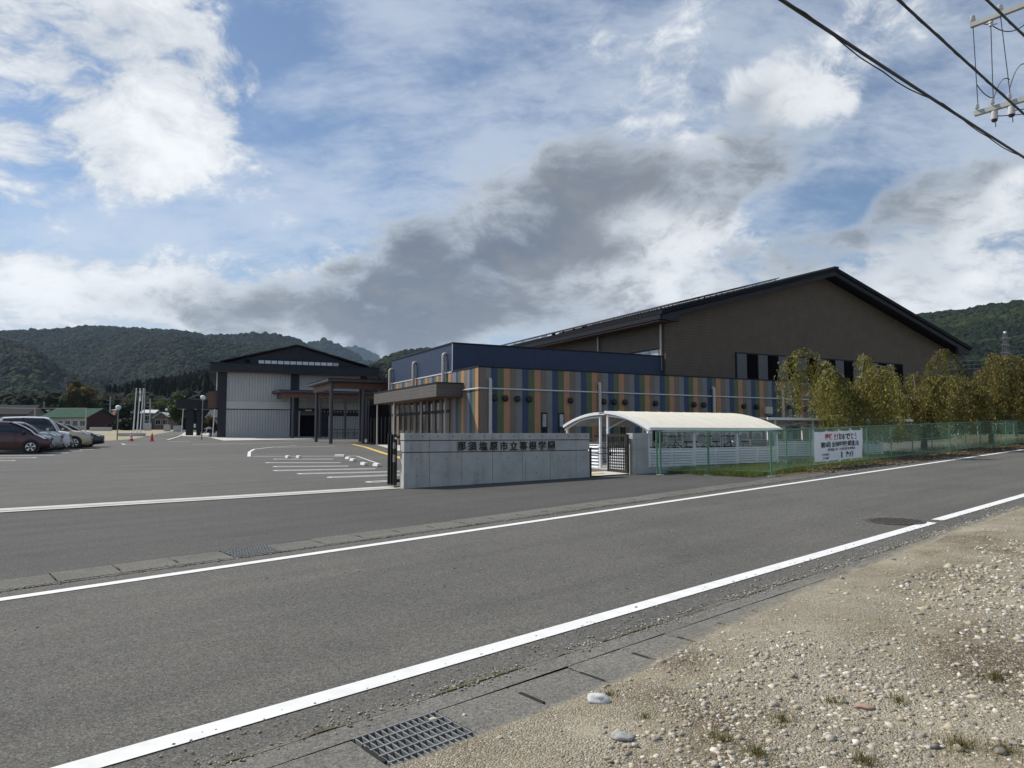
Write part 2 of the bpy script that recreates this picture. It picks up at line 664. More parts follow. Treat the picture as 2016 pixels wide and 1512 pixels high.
def ribbed(name, col, freq, axis, depth, rough=0.5, var=0.12, line=0.0):
    """metal or board siding with its ribs in relief"""
    k = NT(name)
    o = k.tc('Object')
    sp = k.n('ShaderNodeSeparateXYZ')
    k.link(o, sp.inputs[0])
    a = sp.outputs['XYZ'.index(axis)] if axis != 'H' else k.math('ADD', sp.outputs[0], sp.outputs[1])
    fr = k.math('FRACT', k.math('MULTIPLY', a, freq))
    tri = k.math('ABSOLUTE', k.math('SUBTRACT', fr, 0.5))
    groove = k.ramp(tri, [(0.40, (1, 1, 1)), (0.47, (0, 0, 0))])
    p = k.geo()
    n1 = k.noise(p, 1.3, 6, 0.6)
    n2 = k.noise(p, 9, 5, 0.65, (1, 1, 0.2))
    c = k.ramp(n1, [(0.3, tuple(x * (1 - var) for x in col)), (0.7, tuple(x * (1 + var) for x in col))])
    c = k.mix(1.0, c, k.ramp(n2, [(0.3, (0.9,) * 3), (0.7, (1.06,) * 3)]), 'MULTIPLY')
    if line:
        c = k.mix(k.math('MULTIPLY', k.math('SUBTRACT', 1.0, groove), line), c, tuple(x * 0.35 for x in col))
    k.base(c)
    k.bump(groove, 0.8, depth)
    return k.set(rough, spec=0.4)


MT['blue_wall'] = ribbed('navy_metal_siding', (0.024, 0.043, 0.092), 5.0, 'H', 0.012, 0.5, 0.10, 0.35)
MT['brown_wall'] = ribbed('brown_siding', (0.130, 0.098, 0.070), 4.5, 'Z', 0.012, 0.65, 0.12, 0.5)
MT['arena_roof'] = ribbed('charcoal_standing_seam_roof', (0.017, 0.017, 0.020), 2.2, 'Y', 0.03, 0.65, 0.12, 0.2)
MT['arena_roof'].node_tree.nodes['Principled BSDF'].inputs['Specular IOR Level'].default_value = 0.08
MT['fascia_board'] = ribbed('taupe_fascia_boards', (0.118, 0.105, 0.092), 5.0, 'Z', 0.008, 0.6, 0.10, 0.4)
MT['brown_box'] = ribbed('brown_ribbed_box', (0.145, 0.085, 0.060), 7.0, 'Z', 0.01, 0.6, 0.08, 0.35)


def gym_panel():
    k = NT('grey_embossed_panel')
    o = k.tc('Object')
    sp = k.n('ShaderNodeSeparateXYZ')
    k.link(o, sp.inputs[0])
    wv = k.noise(o, 2.6, 4, 0.55, (2.2, 1.0, 0.75))
    stripe = k.math('FRACT', k.math('ADD', k.math('MULTIPLY', sp.outputs[0], 3.4), k.math('MULTIPLY', wv, 0.35)))
    tri = k.math('ABSOLUTE', k.math('SUBTRACT', stripe, 0.5))
    hgt = k.ramp(tri, [(0.18, (0, 0, 0)), (0.42, (1, 1, 1))])
    wob = k.noise(o, 5.5, 3, 0.5, (1.6, 1.0, 0.8))
    c = k.mix(k.math('MULTIPLY', hgt, 0.4), (0.46, 0.457, 0.45), (0.30, 0.30, 0.297))
    c = k.mix(k.ramp(wob, [(0.45, (0, 0, 0)), (0.6, (0.4,) * 3)]), c, (0.42, 0.42, 0.415))
    k.base(c)
    k.bump(k.math('ADD', hgt, wob), 0.8, 0.05)
    return k.set(0.7)


MT['gym_panel'] = gym_panel()
MT['gym_smooth'] = plain('smooth_grey_band', (0.50, 0.497, 0.49), 0.6, 0, 0.06, 1)
STRIPES = [plain('stripe_taupe_panel', (0.190, 0.146, 0.112), 0.6, 0, 0.07, 2),
           plain('stripe_grey_panel', (0.195, 0.197, 0.203), 0.6, 0, 0.07, 2),
           plain('stripe_blue_panel', (0.034, 0.056, 0.122), 0.6, 0, 0.08, 2),
           plain('stripe_green_panel', (0.100, 0.130, 0.058), 0.6, 0, 0.08, 2),
           plain('stripe_orange_panel', (0.43, 0.225, 0.118), 0.6, 0, 0.07, 2)]


def glassy(name, col, rough=0.06):
    k = NT(name)
    p = k.geo()
    k.base(k.ramp(k.noise(p, 1.2, 3), [(0.3, tuple(c * 0.7 for c in col)), (0.7, tuple(c * 1.3 for c in col))]))
    k.bump(k.noise(p, 0.9, 2), 0.05, 0.05)
    return k.set(rough, spec=0.8)


MT['glass'] = glassy('dark_window_glass', (0.012, 0.014, 0.017))
MT['glass_pale'] = glassy('bright_window_glass', (0.42, 0.45, 0.47), 0.12)  # pale base colour stands in for sky reflected in the high panes
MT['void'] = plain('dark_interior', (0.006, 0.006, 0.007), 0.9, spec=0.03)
HAZE = 0.000042

# ================================================================== THE SETTING
W0 = Vector((-2.61, 17.27, 0))                     # left front foot of the gate wall


def tN(s):
    return 3.86 + 0.0155 * s


def tF(s):
    return 8.13 + 0.030 * min(s, 45) + 0.02 * (max(s, 45) - 45)


def grid_mesh(name, A, B, m, mat, dz):
    """sheet between two equally long rows of (x, y), lying on the land"""
    v, f = [], []
    n = len(A)
    for i in range(n):
        for j in range(m + 1):
            k = j / m
            x = A[i][0] * (1 - k) + B[i][0] * k
            y = A[i][1] * (1 - k) + B[i][1] * k
            v.append((x, y, H(x, y) + (dz(x, y) if callable(dz) else dz)))
    for i in range(n - 1):
        for j in range(m):
            a = i * (m + 1) + j
            f.append((a, a + m + 1, a + m + 2, a + 1))
    me = np_mesh(name, np.array(v), np.array(f), mat)
    return me


def structure(name, me, parent=None, kind='structure'):
    o = put(name, me, parent)
    if parent is None or kind == 'stuff':
        o['kind'] = kind
    return o


def srange(a, b, d):
    n = max(1, int(round((b - a) / d)))
    return [a + (b - a) * i / n for i in range(n + 1)]


def strip(name, s0, s1, ds, f0, f1, m, mat, dz, parent=None):
    ss = srange(s0, s1, ds)
    return structure(name, grid_mesh(name, [xy(s, f0(s)) for s in ss], [xy(s, f1(s)) for s in ss], m, mat, dz), parent)


# ---- base land, one sheet out to the horizon
def land():
    k = NT('grass_and_soil')
    p = k.geo()
    c = k.ramp(k.noise(p, 0.35, 7, 0.6), [(0.32, (0.060, 0.075, 0.026)), (0.5, (0.095, 0.092, 0.045)), (0.68, (0.16, 0.135, 0.085))])
    c = k.mix(1.0, c, k.ramp(k.noise(p, 12, 5, 0.7), [(0.3, (0.6,) * 3), (0.7, (1.25,) * 3)]), 'MULTIPLY')
    k.base(c)
    k.bump(k.noise(p, 14, 5, 0.7), 0.6, 0.04)
    m = k.set(0.95, spec=0.2)
    MT['land'] = m
    rr = [0.0] + [1.0 * 1.09 ** i for i in range(107)]
    na = 160
    v, f = [], []
    for r in rr:
        for j in range(na):
            a = 2 * math.pi * j / na
            x, y = r * math.sin(a), r * math.cos(a)
            v.append((x, y, H(x, y) - 0.05 - min(0.25, max(0, r - 70) * 0.003)))
    for i in range(len(rr) - 1):
        for j in range(na):
            j2 = (j + 1) % na
            f.append((i * na + j, i * na + j2, (i + 1) * na + j2, (i + 1) * na + j))
    structure('ground', np_mesh('ground', np.array(v), np.array(f), m))


land()

# ---- road, apron, parking lot
strip('road', -60, 110, 0.5, lambda s: tN(s) - 0.42, lambda s: tF(s) + 0.40, 10, MT['road'], 0.0)
gate_far = [bp(W0, a, 0.0) for a in srange(-62, 7.6, 0.6)]
pa = [xy(s, tF(s) + 1.08) for s in srange(-52, 17.6, 69.6 / (len(gate_far) - 1))]
n_ = min(len(pa), len(gate_far))
structure('apron', grid_mesh('apron', pa[:n_], [(p.x, p.y) for p in gate_far[:n_]], 14, MT['apron'], 0.0))
aa = srange(-75, 34, 1.0)
structure('parking_lot', grid_mesh('parking_lot', [tuple(bp(W0, a, 0.78 if a < 0 else 0.2)[:2]) for a in aa],
                                   [tuple(bp(W0, a, 150)[:2]) for a in aa], 150, MT['lot'], 0.0))
# wedge of dark asphalt between the far gutter and the fence
strip('verge_asphalt', 17.6, 110, 0.6, lambda s: tF(s) + 0.40, lambda s: max(tF(s) + 0.62, 9.75), 3, MT['apron'], -0.004)


# ---- painted road edge lines
def stripe_sheet(name, pts, width, mat, dz=0.006, parent=None, seg=0.5):
    """painted stripe along a polyline of (x, y)"""
    P = []
    for a, b in zip(pts[:-1], pts[1:]):
        a, b = Vector(a[:2]), Vector(b[:2])
        n = max(1, int((b - a).length / seg))
        P += [a + (b - a) * (i / n) for i in range(n)]
    P.append(Vector(pts[-1][:2]))
    A, B = [], []
    for i, p in enumerate(P):
        d = (P[min(i + 1, len(P) - 1)] - P[max(i - 1, 0)]).normalized()
        nrm = Vector((-d.y, d.x)) * width / 2
        A.append(tuple(p + nrm))
        B.append(tuple(p - nrm))
    return structure(name, grid_mesh(name, A, B, 2, mat, dz), parent)


def line_px(name, px, width, mat, dz=0.006):
    return stripe_sheet(name, [G(*p) for p in px], width, mat, dz)


stripe_sheet('road_edge_line', [xy(s, tF(s)) for s in srange(-60, 110, 2)], 0.15, MT['line'])
stripe_sheet('road_edge_line', [xy(s, tN(s)) for s in srange(-60, 11.25, 2)], 0.16, MT['line'])
stripe_sheet('road_edge_line', [xy(s, tN(s) + 0.03) for s in srange(11.55, 110, 2)], 0.16, MT['line'])

# ---- lot markings
LOT = [((497, 898.5), (702, 898)), ((540, 904), (656, 904)), ((525, 911), (671, 911)), ((540, 918.7), (686, 917.7)),
       ((541, 926.7), (739, 922.7)), ((588, 933), (790, 928.3)), ((647, 940), (790, 935)), ((724, 949.6), (796, 945)),
       ((380, 875), (576, 871.5)), ((545, 881), (660, 878.5)), ((540, 867.5), (738, 866.5)), ((330, 869.5), (375, 868.5))]


def hairpin(p, q, gap=0.34, wd=0.13):
    """the narrow U painted between two bays; p is the rounded end"""
    p, q = Vector(p[:2]), Vector(q[:2])
    d = (q - p).normalized()
    n = Vector((-d.y, d.x)) * gap / 2
    P = [q + n, p + n + d * 0.2]
    for i in range(1, 8):
        a = math.pi * i / 8
        P.append(p + d * 0.2 + n * math.cos(a) - d * 0.2 * math.sin(a))
    P += [p - n + d * 0.2, q - n]
    stripe_sheet('parking_line', P, wd, MT['line_lot'])


for i, (a, b) in enumerate(LOT):
    if 1 <= i <= 7:
        hairpin(G(*a), G(*b))
    else:
        line_px('parking_line', [a, b], 0.2, MT['line_lot'])
line_px('parking_line', [(490, 899), (491, 890), (500, 884.5), (540, 880), (585, 877.5)], 0.15, MT['line_lot'])
line_px('parking_line', [(240, 873.5), (246, 875.5), (275, 876)], 0.15, MT['line_lot'])
line_px('parking_line', [(702.5, 898), (748, 914)], 0.08, MT['line_lot'])
line_px('lot_joint', [(0, 926), (420, 921)], 0.10, plain('pale_joint', (0.20, 0.195, 0.185), 0.9), 0.003)
line_px('yellow_line', [(694, 874.6), (720, 880.5), (754.6, 892), (783, 900), (800, 905)], 0.30, MT['line_yellow'])
for a, b in [((-60, 917), (12, 907)), ]:
    pass
CAR0 = G(54.6, 893.3)                               # front wheel of the first car
ROWE = [(28, 907), (70, 901.2), (105, 896.2), (134, 891.8), (160, 888.0), (182, 885.2), (201, 882.6)]
for (x, y) in ROWE:
    p = G(x, y)
    hairpin(p, p - RV * 5.0)


def patch_px(name, px, mat, dz, parent=None):
    P = [G(*p) for p in px]
    bm = bmesh.new()
    vs = [bm.verts.new((p.x, p.y, 0)) for p in P]
    bm.faces.new(vs)
    bmesh.ops.triangulate(bm, faces=bm.faces)
    for _ in range(5):
        lg = [e for e in bm.edges if e.calc_length() > 2.0]
        if not lg:
            break
        bmesh.ops.subdivide_edges(bm, edges=lg, cuts=1)
        bmesh.ops.triangulate(bm, faces=bm.faces)
    for v in bm.verts:
        v.co.z = H(v.co.x, v.co.y) + dz
    bmesh.ops.recalc_face_normals(bm, faces=bm.faces)
    me = bpy.data.meshes.new(name)
    bm.to_mesh(me)
    bm.free()
    me.materials.append(mat)
    return structure(name, me, parent)


def sand():
    k = NT('school_yard_sand')
    p = k.geo()
    c = k.ramp(k.noise(p, 0.5, 6, 0.6), [(0.3, (0.30, 0.255, 0.175)), (0.7, (0.40, 0.345, 0.245))])
    c = k.mix(1.0, c, k.ramp(k.noise(p, 20, 4, 0.7), [(0.3, (0.85,) * 3), (0.7, (1.1,) * 3)]), 'MULTIPLY')
    k.base(c)
    return k.set(0.95, spec=0.2)


MT['sand'] = sand()
patch_px('sand_yard', [(-120, 872), (150, 870), (218, 868), (262, 865), (300, 857), (330, 851.5), (352, 847.3), (352, 846.3), (160, 846.3), (-120, 847)], MT['sand'], 0.02)
patch_px('pavement', [(408, 861), (440, 868), (700, 863.5), (690, 858.8), (545, 860), (440, 862)], MT['conc_pale'], 0.03)
patch_px('pavement', [(352, 859), (410, 860), (412, 852.5), (364, 851)], MT['conc_pale'], 0.03)
patch_px('pavement', [(738, 876), (790, 876), (790, 889), (776, 887)], MT['conc_pale'], 0.03)
line_px('kerb', [(330, 867), (350, 861), (358, 857)], 0.25, MT['conc_pale'], 0.05)

# ---- gate rail: pale concrete beam with a steel rail in it
rail = structure('gate_rail', grid_mesh('gate_rail', [tuple(bp(W0, a, 0.03)[:2]) for a in srange(-14, -0.02, 0.5)],
                                        [tuple(bp(W0, a, 0.78)[:2]) for a in srange(-14, -0.02, 0.5)], 3, MT['conc_pale'], 0.012))
stripe_sheet('rail_bar', [bp(W0, -14, 0.30), bp(W0, -0.02, 0.30)], 0.035, MT['steel'], 0.02, rail)
stripe_sheet('rail_groove', [bp(W0, -14, 0.345), bp(W0, -0.02, 0.345)], 0.03, MT['gap'], 0.016, rail)
# step of the small gate
structure('gate_step', grid_mesh('gate_step', [tuple(bp(W0, a, -0.02)[:2]) for a in srange(5.38, 6.78, 0.2)],
                                 [tuple(bp(W0, a, 1.3)[:2]) for a in srange(5.38, 6.78, 0.2)], 4, MT['conc_pale'], 0.03))
stripe_sheet('yellow_line', [bp(W0, 5.6, 0.6), bp(W0, 6.2, 0.6)], 0.3, MT['line_yellow'], 0.04)


# ---- near gutter: channel edge, lids one by one, grate
def lid_mesh(name, ln, wd, mat, th=0.09):
    b = MB()
    b.box(-ln / 2, ln / 2, -wd / 2, wd / 2, -th, 0.0)
    return b.mesh(name, mat, bevel=0.006)


def gutter(name, edge_fn, width, s0, s1, pitch, mat, skip, zoff, edge_t, slot_w, every=1):
    """edge_fn(s): t of the middle of the lids"""
    ss = srange(s0, s1, 0.5)
    e0, e1 = edge_t
    root = structure(name, grid_mesh(name, [xy(s, edge_fn(s) + e0) for s in ss], [xy(s, edge_fn(s) + e1) for s in ss], 1, mat, zoff - 0.002))
    bed = structure('channel_bed', grid_mesh('channel_bed', [xy(s, edge_fn(s) - width / 2 - 0.01) for s in ss],
                                             [xy(s, edge_fn(s) + width / 2 + 0.01) for s in ss], 1, MT['gap'], zoff - 0.045), root)
    meshes = [lid_mesh('lid', pitch - 0.012, width, mat) for _ in range(1)]
    slot = MB().box(-0.014, 0.014, -slot_w / 2, slot_w / 2, -0.02, 0.0015).mesh('lid_slot', MT['gap'])
    ang = math.pi / 2 - AZ
    n = int((s1 - s0) / pitch)
    for i in range(n):
        s = s0 + pitch * (i + 0.5)
        if skip[0] - 0.02 < s < skip[1] + 0.02:
            continue
        x, y = xy(s, edge_fn(s))
        o = put('lid', meshes[0], root)
        o.location = (x, y, H(x, y) + zoff + random.uniform(-0.004, 0.004))
        o.rotation_euler = (random.uniform(-0.004, 0.004), -math.atan(0.024), ang + random.uniform(-0.004, 0.004))
        if i % every == 0:
            q = put('lid_slot', slot, o)
            q.location = (pitch / 2, 0.0, 0.0)
    return root


def near_c(s):
    return 3.065 + 0.0175 * (s - 2)


near_gut = gutter('gutter', near_c, 0.42, -3.28, 14.8, 0.50, MT['lid'], (1.74, 2.20), 0.004, (0.222, 0.43), 0.20)


def grate(name, label, s0, s1, tc, wd, zoff, nb, ncx):
    x, y = xy((s0 + s1) / 2, tc)
    t = thing(name, label, 'drain grate', (x, y, H(x, y) + zoff), math.pi / 2 - AZ, 'steel drain grates in the gutters')
    t.rotation_euler = (0, -math.atan(0.024), math.pi / 2 - AZ)
    L_ = s1 - s0
    fr = MB()
    for sy in (-1, 1):
        fr.box(-L_ / 2, L_ / 2, sy * wd / 2 - 0.004, sy * wd / 2 + 0.004, -0.04, 0.004)
    fr.build('frame', MT['steel'], t)
    bar = MB().box(-0.0035, 0.0035, -wd / 2 + 0.006, wd / 2 - 0.006, -0.038, 0.002).mesh('bar', MT['steel'])
    for i in range(nb):
        put('bar', bar, t, (-L_ / 2 + L_ * (i + 0.25) / (nb - 0.5), 0, 0))
    cb = MB().box(-L_ / 2, L_ / 2, -0.0045, 0.0045, -0.012, 0.0045).mesh('cross_bar', MT['steel'])
    for i in range(ncx):
        put('cross_bar', cb, t, (0, -wd / 2 + wd * (i + 1) / (ncx + 1), 0))
    return t


grate('drain_grate', 'galvanised drain grate with stones in it, near the gravel', 1.726, 2.214, near_c(2), 0.42, 0.004, 14, 4)

def far_c(s):
    return tF(s) + 0.78


gutter('gutter', far_c, 0.58, -12.0, 26.0, 0.60, MT['lid_far'], (3.0, 3.6), 0.004, (-0.37, -0.30), 0.16)
grate('drain_grate', 'wide flat drain grate in the far gutter before the gate', 3.02, 3.58, far_c(3.3), 0.58, 0.006, 16, 4)
# mossy dirt line where the asphalt meets the gutters
for k_, (fn, a, b) in enumerate(((lambda s: tN(s) - 0.42, 0.0, 15.0), (lambda s: tF(s) + 0.405, -6.0, 60.0))):
    A, B = [], []
    for s in srange(a, b, 0.06):
        w = -0.006 + 0.07 * max(0, noise.noise((s * 1.3, k_ * 7.0, 0))) + 0.04 * max(0, noise.noise((s * 7.0, k_ * 3.0, 2)))
        A.append(xy(s, fn(s) - 0.012))
        B.append(xy(s, fn(s) + w))
    structure('gutter_moss', grid_mesh('gutter_moss', A, B, 1, MT['moss'], 0.009), None, 'stuff')

# ---- manhole
mx, my = xy(11.05, 4.45)
mh = thing('manhole_cover', 'rusty brown round manhole cover at the gap in the white line', 'manhole cover', (mx, my, H(mx, my) + 0.002))
mh.rotation_euler = (0, -math.atan(0.024) * UX, 0)
MT['rust'] = plain('rusty_iron', (0.075, 0.060, 0.054), 0.7, 0.2, 0.4, 25, bump=0.6)
MB().lathe([(0.40, -0.03), (0.40, 0.004), (0.37, 0.006)], 40).build('ring', MT['rust'], mh)
b = MB()
for i in range(-7, 8):
    for j in range(-7, 8):
        if (i * i + j * j) * 0.0023 < 0.118 and (i + j) % 2 == 0:
            b.box(i * 0.048 - 0.017, i * 0.048 + 0.017, j * 0.048 - 0.017, j * 0.048 + 0.017, 0.005, 0.011)
b.build('stud_pattern', MT['rust'], mh)


# ---- gravel shoulder
def gravel_edge(s):
    base = 2.85 + 0.105 * (s - 2.8) if s < 6 else 3.186 + 0.07 * (s - 6)
    base = min(base, 3.47 + 0.0155 * (s - 10)) if s > 2 else 2.83
    base += 0.05 * noise.noise((s * 1.1, 3.3, 0)) + 0.03 * noise.noise((s * 4.0, 1.3, 0))
    return max(base, 3.065 + 0.0175 * (s - 2) - 0.195 + 0.02 * noise.noise((s * 5.0, 7.3, 0)))


def shoulder():
    k = NT('sandy_gravel')
    p = k.geo()
    big = k.noise(p, 0.8, 6, 0.62)
    c = k.ramp(big, [(0.37, (0.175, 0.122, 0.068)), (0.47, (0.350, 0.295, 0.200)), (0.62, (0.500, 0.445, 0.325))])
    v1 = k.n('ShaderNodeTexVoronoi')
    k.link(p, v1.inputs['Vector'])
    v1.inputs['Scale'].default_value = 95
    sp = k.n('ShaderNodeSeparateColor')
    k.link(v1.outputs['Color'], sp.inputs[0])
    msk = k.math('ADD', k.noise(p, 1.1, 5, 0.6), k.math('MULTIPLY', k.noise(p, 7.0, 3, 0.6), 0.35))
    stone = k.ramp(sp.outputs[0], [(0.0, (0.24, 0.21, 0.165)), (0.5, (0.44, 0.40, 0.325)), (1.0, (0.66, 0.62, 0.52))])
    c = k.mix(k.math('MULTIPLY', k.ramp(sp.outputs[1], [(0.45, (0, 0, 0)), (0.6, (0.8,) * 3)]), k.ramp(msk, [(0.48, (0.25,) * 3), (0.68, (1, 1, 1))])), c, stone)
    c = k.mix(1.0, c, k.ramp(k.noise(p, 45, 5, 0.75), [(0.3, (0.62,) * 3), (0.7, (1.2,) * 3)]), 'MULTIPLY')
    k.base(c)
    k.bump(k.math('ADD', k.noise(p, 40, 6, 0.8), k.math('MULTIPLY', k.math('MULTIPLY', v1.outputs['Distance'], -1.2), k.ramp(msk, [(0.48, (0.2,) * 3), (0.68, (1, 1, 1))]))), 0.9, 0.016)
    MT['shoulder'] = k.set(0.95, spec=0.2)

    def dz(x, y):
        s, t = st(x, y)
        e = gravel_edge(s)
        k_ = min(1, max(0, (e - t) / 0.5))
        return 0.010 + 0.032 * k_ ** 1.2 + k_ * (0.03 * noise.noise((x * 1.1, y * 1.1, 0)) + 0.012 * noise.noise((x * 5, y * 5, 1)) + 0.006 * noise.noise((x * 17, y * 17, 3)))
    ss = srange(-3, 17, 0.07)
    structure('gravel_shoulder', grid_mesh('gravel_shoulder', [xy(s, gravel_edge(s)) for s in ss], [xy(s, -3.0) for s in ss], 80, MT['shoulder'], dz))
    # sand dusted thinly over the lids
    q = NT('sand_dusting')
    pp = q.geo()
    a = q.n('ShaderNodeAttribute', attribute_name='Col')
    q.base(q.ramp(q.noise(pp, 30, 5, 0.75), [(0.3, (0.22, 0.195, 0.150)), (0.7, (0.42, 0.385, 0.305))]))
    q.set(0.95, spec=0.1)
    tr = q.n('ShaderNodeBsdfTransparent')
    mx_ = q.n('ShaderNodeMixShader')
    sa = q.n('ShaderNodeSeparateColor')
    q.link(a.outputs[0], sa.inputs[0])
    val = q.math('ADD', sa.outputs[0], q.math('SUBTRACT', q.math('ADD', q.math('MULTIPLY', q.noise(pp, 3.0, 6, 0.65), 0.9), q.math('MULTIPLY', q.noise(pp, 60, 3, 0.7), 0.9)), 0.9))
    q.link(q.ramp(val, [(0.25, (0, 0, 0)), (0.85, (0.95,) * 3)]), mx_.inputs[0])
    q.link(tr.outputs[0], mx_.inputs[1])
    q.link(q.b.outputs[0], mx_.inputs[2])
    q.link(mx_.outputs[0], [n for n in q.t.nodes if n.type == 'OUTPUT_MATERIAL'][0].inputs[0])
    v, f, cl = [], [], []
    sd_ = srange(0.6, 16.5, 0.06)
    for s in sd_:
        e = gravel_edge(s)
        wdt = 0.06 + 0.16 * sm(2.5, 5.0, s)
        for j in range(9):
            u = j / 8
            x, y = xy(s, e + wdt * (1 - u) - 0.03 * u)
            zz = 0.0095
            v.append((x, y, H(x, y) + zz))
            cl.append((u * 0.95,) * 3)
    m9 = 9
    for i in range(len(sd_) - 1):
        for j in range(8):
            w_ = i * m9 + j
            f.append((w_, w_ + m9, w_ + m9 + 1, w_ + 1))
    structure('sand_dusting', np_mesh('sand_dusting', np.array(v), np.array(f), q.m, np.array(cl)), None, 'stuff')
    strip('gravel_shoulder', 17.0, 90, 1.0, lambda s: tN(s) - 0.75, lambda s: -12.0, 10, MT['shoulder'], 0.012)
    strip('gravel_shoulder', -60, 17, 1.0, lambda s: -2.98, lambda s: -30, 8, MT['shoulder'], 0.02)
    strip('gravel_shoulder', -60, -3.0, 1.0, lambda s: 2.8, lambda s: -2.98, 4, MT['shoulder'], 0.012)
    return dz


SH_DZ = shoulder()


def ico(sub):
    bm = bmesh.new()
    bmesh.ops.create_icosphere(bm, subdivisions=sub, radius=1.0)
    v = np.array([tuple(q.co) for q in bm.verts])
    f = np.array([[q.index for q in fc.verts] for fc in bm.faces])
    bm.free()
    return v, f


ICO1, ICO2, ICO3 = ico(1), ico(2), ico(3)
STONE_COLS = np.array([(0.36, 0.34, 0.30), (0.30, 0.285, 0.26), (0.42, 0.40, 0.355), (0.25, 0.225, 0.185), (0.33, 0.29, 0.225),
                       (0.47, 0.46, 0.43), (0.20, 0.19, 0.175), (0.38, 0.34, 0.27)])


def colattr(name, rough=0.85, spec=0.3, bumps=0.0, gain=0.25):
    k = NT(name)
    a = k.n('ShaderNodeAttribute', attribute_name='Col')
    p = k.geo()
    k.base(k.mix(1.0, a.outputs[0], k.ramp(k.noise(p, 60, 4, 0.7), [(0.3, (1 - gain,) * 3), (0.7, (1 + gain,) * 3)]), 'MULTIPLY'))
    if bumps:
        k.bump(k.noise(p, 90, 4, 0.7), bumps, 0.004)
    return k.set(rough, spec=spec)


MT['stone'] = colattr('gravel_stone', bumps=0.4)


def stones(pts, sizes, cols, name, mat, shape=ICO1):
    bv, bf = shape
    n = len(pts)
    nv = len(bv)
    jit = 1 + RNG.normal(0, 0.22, (n, nv, 1))
    V = bv[None] * jit
    V *= (sizes[:, None, None] * RNG.uniform([[0.7, 0.55, 0.38]], [[1.35, 1.0, 0.75]], (n, 3))[:, None, :])
    a = RNG.uniform(0, 2 * math.pi, n)
    b = RNG.normal(0, 0.25, n)
    ca, sa, cb, sb = np.cos(a)[:, None], np.sin(a)[:, None], np.cos(b)[:, None], np.sin(b)[:, None]
    x, y, z = V[..., 0], V[..., 1], V[..., 2]
    x, z = x * cb + z * sb, -x * sb + z * cb
    x, y = x * ca - y * sa, x * sa + y * ca
    V = np.stack([x, y, z], -1) + pts[:, None, :]
    Fc = bf[None] + (np.arange(n) * nv)[:, None, None]
    return np_mesh(name, V.reshape(-1, 3), Fc.reshape(-1, 3), mat, np.repeat(cols, nv, 0))


def scatter_gravel():
    pts, sz, cl = [], [], []
    n = 90000
    s = RNG.uniform(-1.0, 14.0, n) ** 1.0
    t = RNG.uniform(-2.9, 3.3, n)
    for i in range(n):
        e = gravel_edge(s[i])
        if t[i] > e + 0.02:
            if RNG.random() > 0.05 or t[i] > e + 0.6:
                continue
        x, y = xy(s[i], t[i])
        d = math.hypot(x, y)
        if y < 2.6 or abs(x) > 0.80 * y + 0.3:
            continue
        m = 0.5 + 0.9 * noise.noise((x * 0.55, y * 0.55, 5.0)) + 0.6 * noise.noise((x * 1.7, y * 1.7, 8.0))
        m += 0.95 * sm(0.15, 0.9, e - t[i]) - 0.50 - 0.75 * sm(4.5, 8.0, s[i]) * sm(2.6, 0.5, e - t[i])
        if RNG.random() > min(1, max(0.025, m)):
            continue
        u = RNG.random()
        r = 0.0045 + 0.013 * u * u + (0.018 * RNG.random() if RNG.random() < 0.07 else 0)
        if t[i] > e:
            r *= 0.6
        r *= 1 + 0.05 * d
        z = H(x, y) + (SH_DZ(x, y) if t[i] < e else 0.008) - r * 0.05
        pts.append((x, y, z))
        sz.append(r)
        cl.append(STONE_COLS[RNG.integers(0, 8)] * RNG.uniform(0.9, 1.5) * np.array((1.04, 1.0, 0.92)))
    me = stones(np.array(pts), np.array(sz), np.array(cl), 'gravel', MT['stone'])
    structure('gravel', me, None, 'stuff')


scatter_gravel()


def road_grit():
    """small stones washed against the road edges"""
    pts, sz, cl = [], [], []
    for _ in range(5200):
        s = RNG.uniform(-1, 14)
        u = RNG.random()
        if u < 0.72:
            t_ = tN(s) - 0.42 + RNG.normal(0.02, 0.05)
            if noise.noise((s * 1.7, 2.0, 0)) < RNG.normal(0, 0.35):
                continue
        elif u < 0.95:
            t_ = tN(s) - RNG.uniform(0.0, 0.42)
            if RNG.random() < 0.55:
                continue
        else:
            t_ = tN(s) + RNG.uniform(0, 3.5)
            if RNG.random() < 0.6:
                continue
        x, y = xy(s, t_)
        r = RNG.uniform(0.003, 0.008) * (1 + 0.07 * y)
        pts.append((x, y, H(x, y) + 0.005 + r * 0.2))
        sz.append(r)
        cl.append(STONE_COLS[RNG.integers(0, 8)] * RNG.uniform(0.8, 1.3))
    for _ in range(1500):
        s = RNG.uniform(-3, 22)
        t_ = tF(s) + 0.42 + RNG.normal(0, 0.035)
        x, y = xy(s, t_)
        pts.append((x, y, H(x, y) + 0.008))
        sz.append(RNG.uniform(0.006, 0.014))
        cl.append(STONE_COLS[RNG.integers(0, 8)] * RNG.uniform(0.5, 1.1))
    structure('road_grit', stones(np.array(pts), np.array(sz), np.array(cl), 'road_grit', MT['stone']), None, 'stuff')


road_grit()


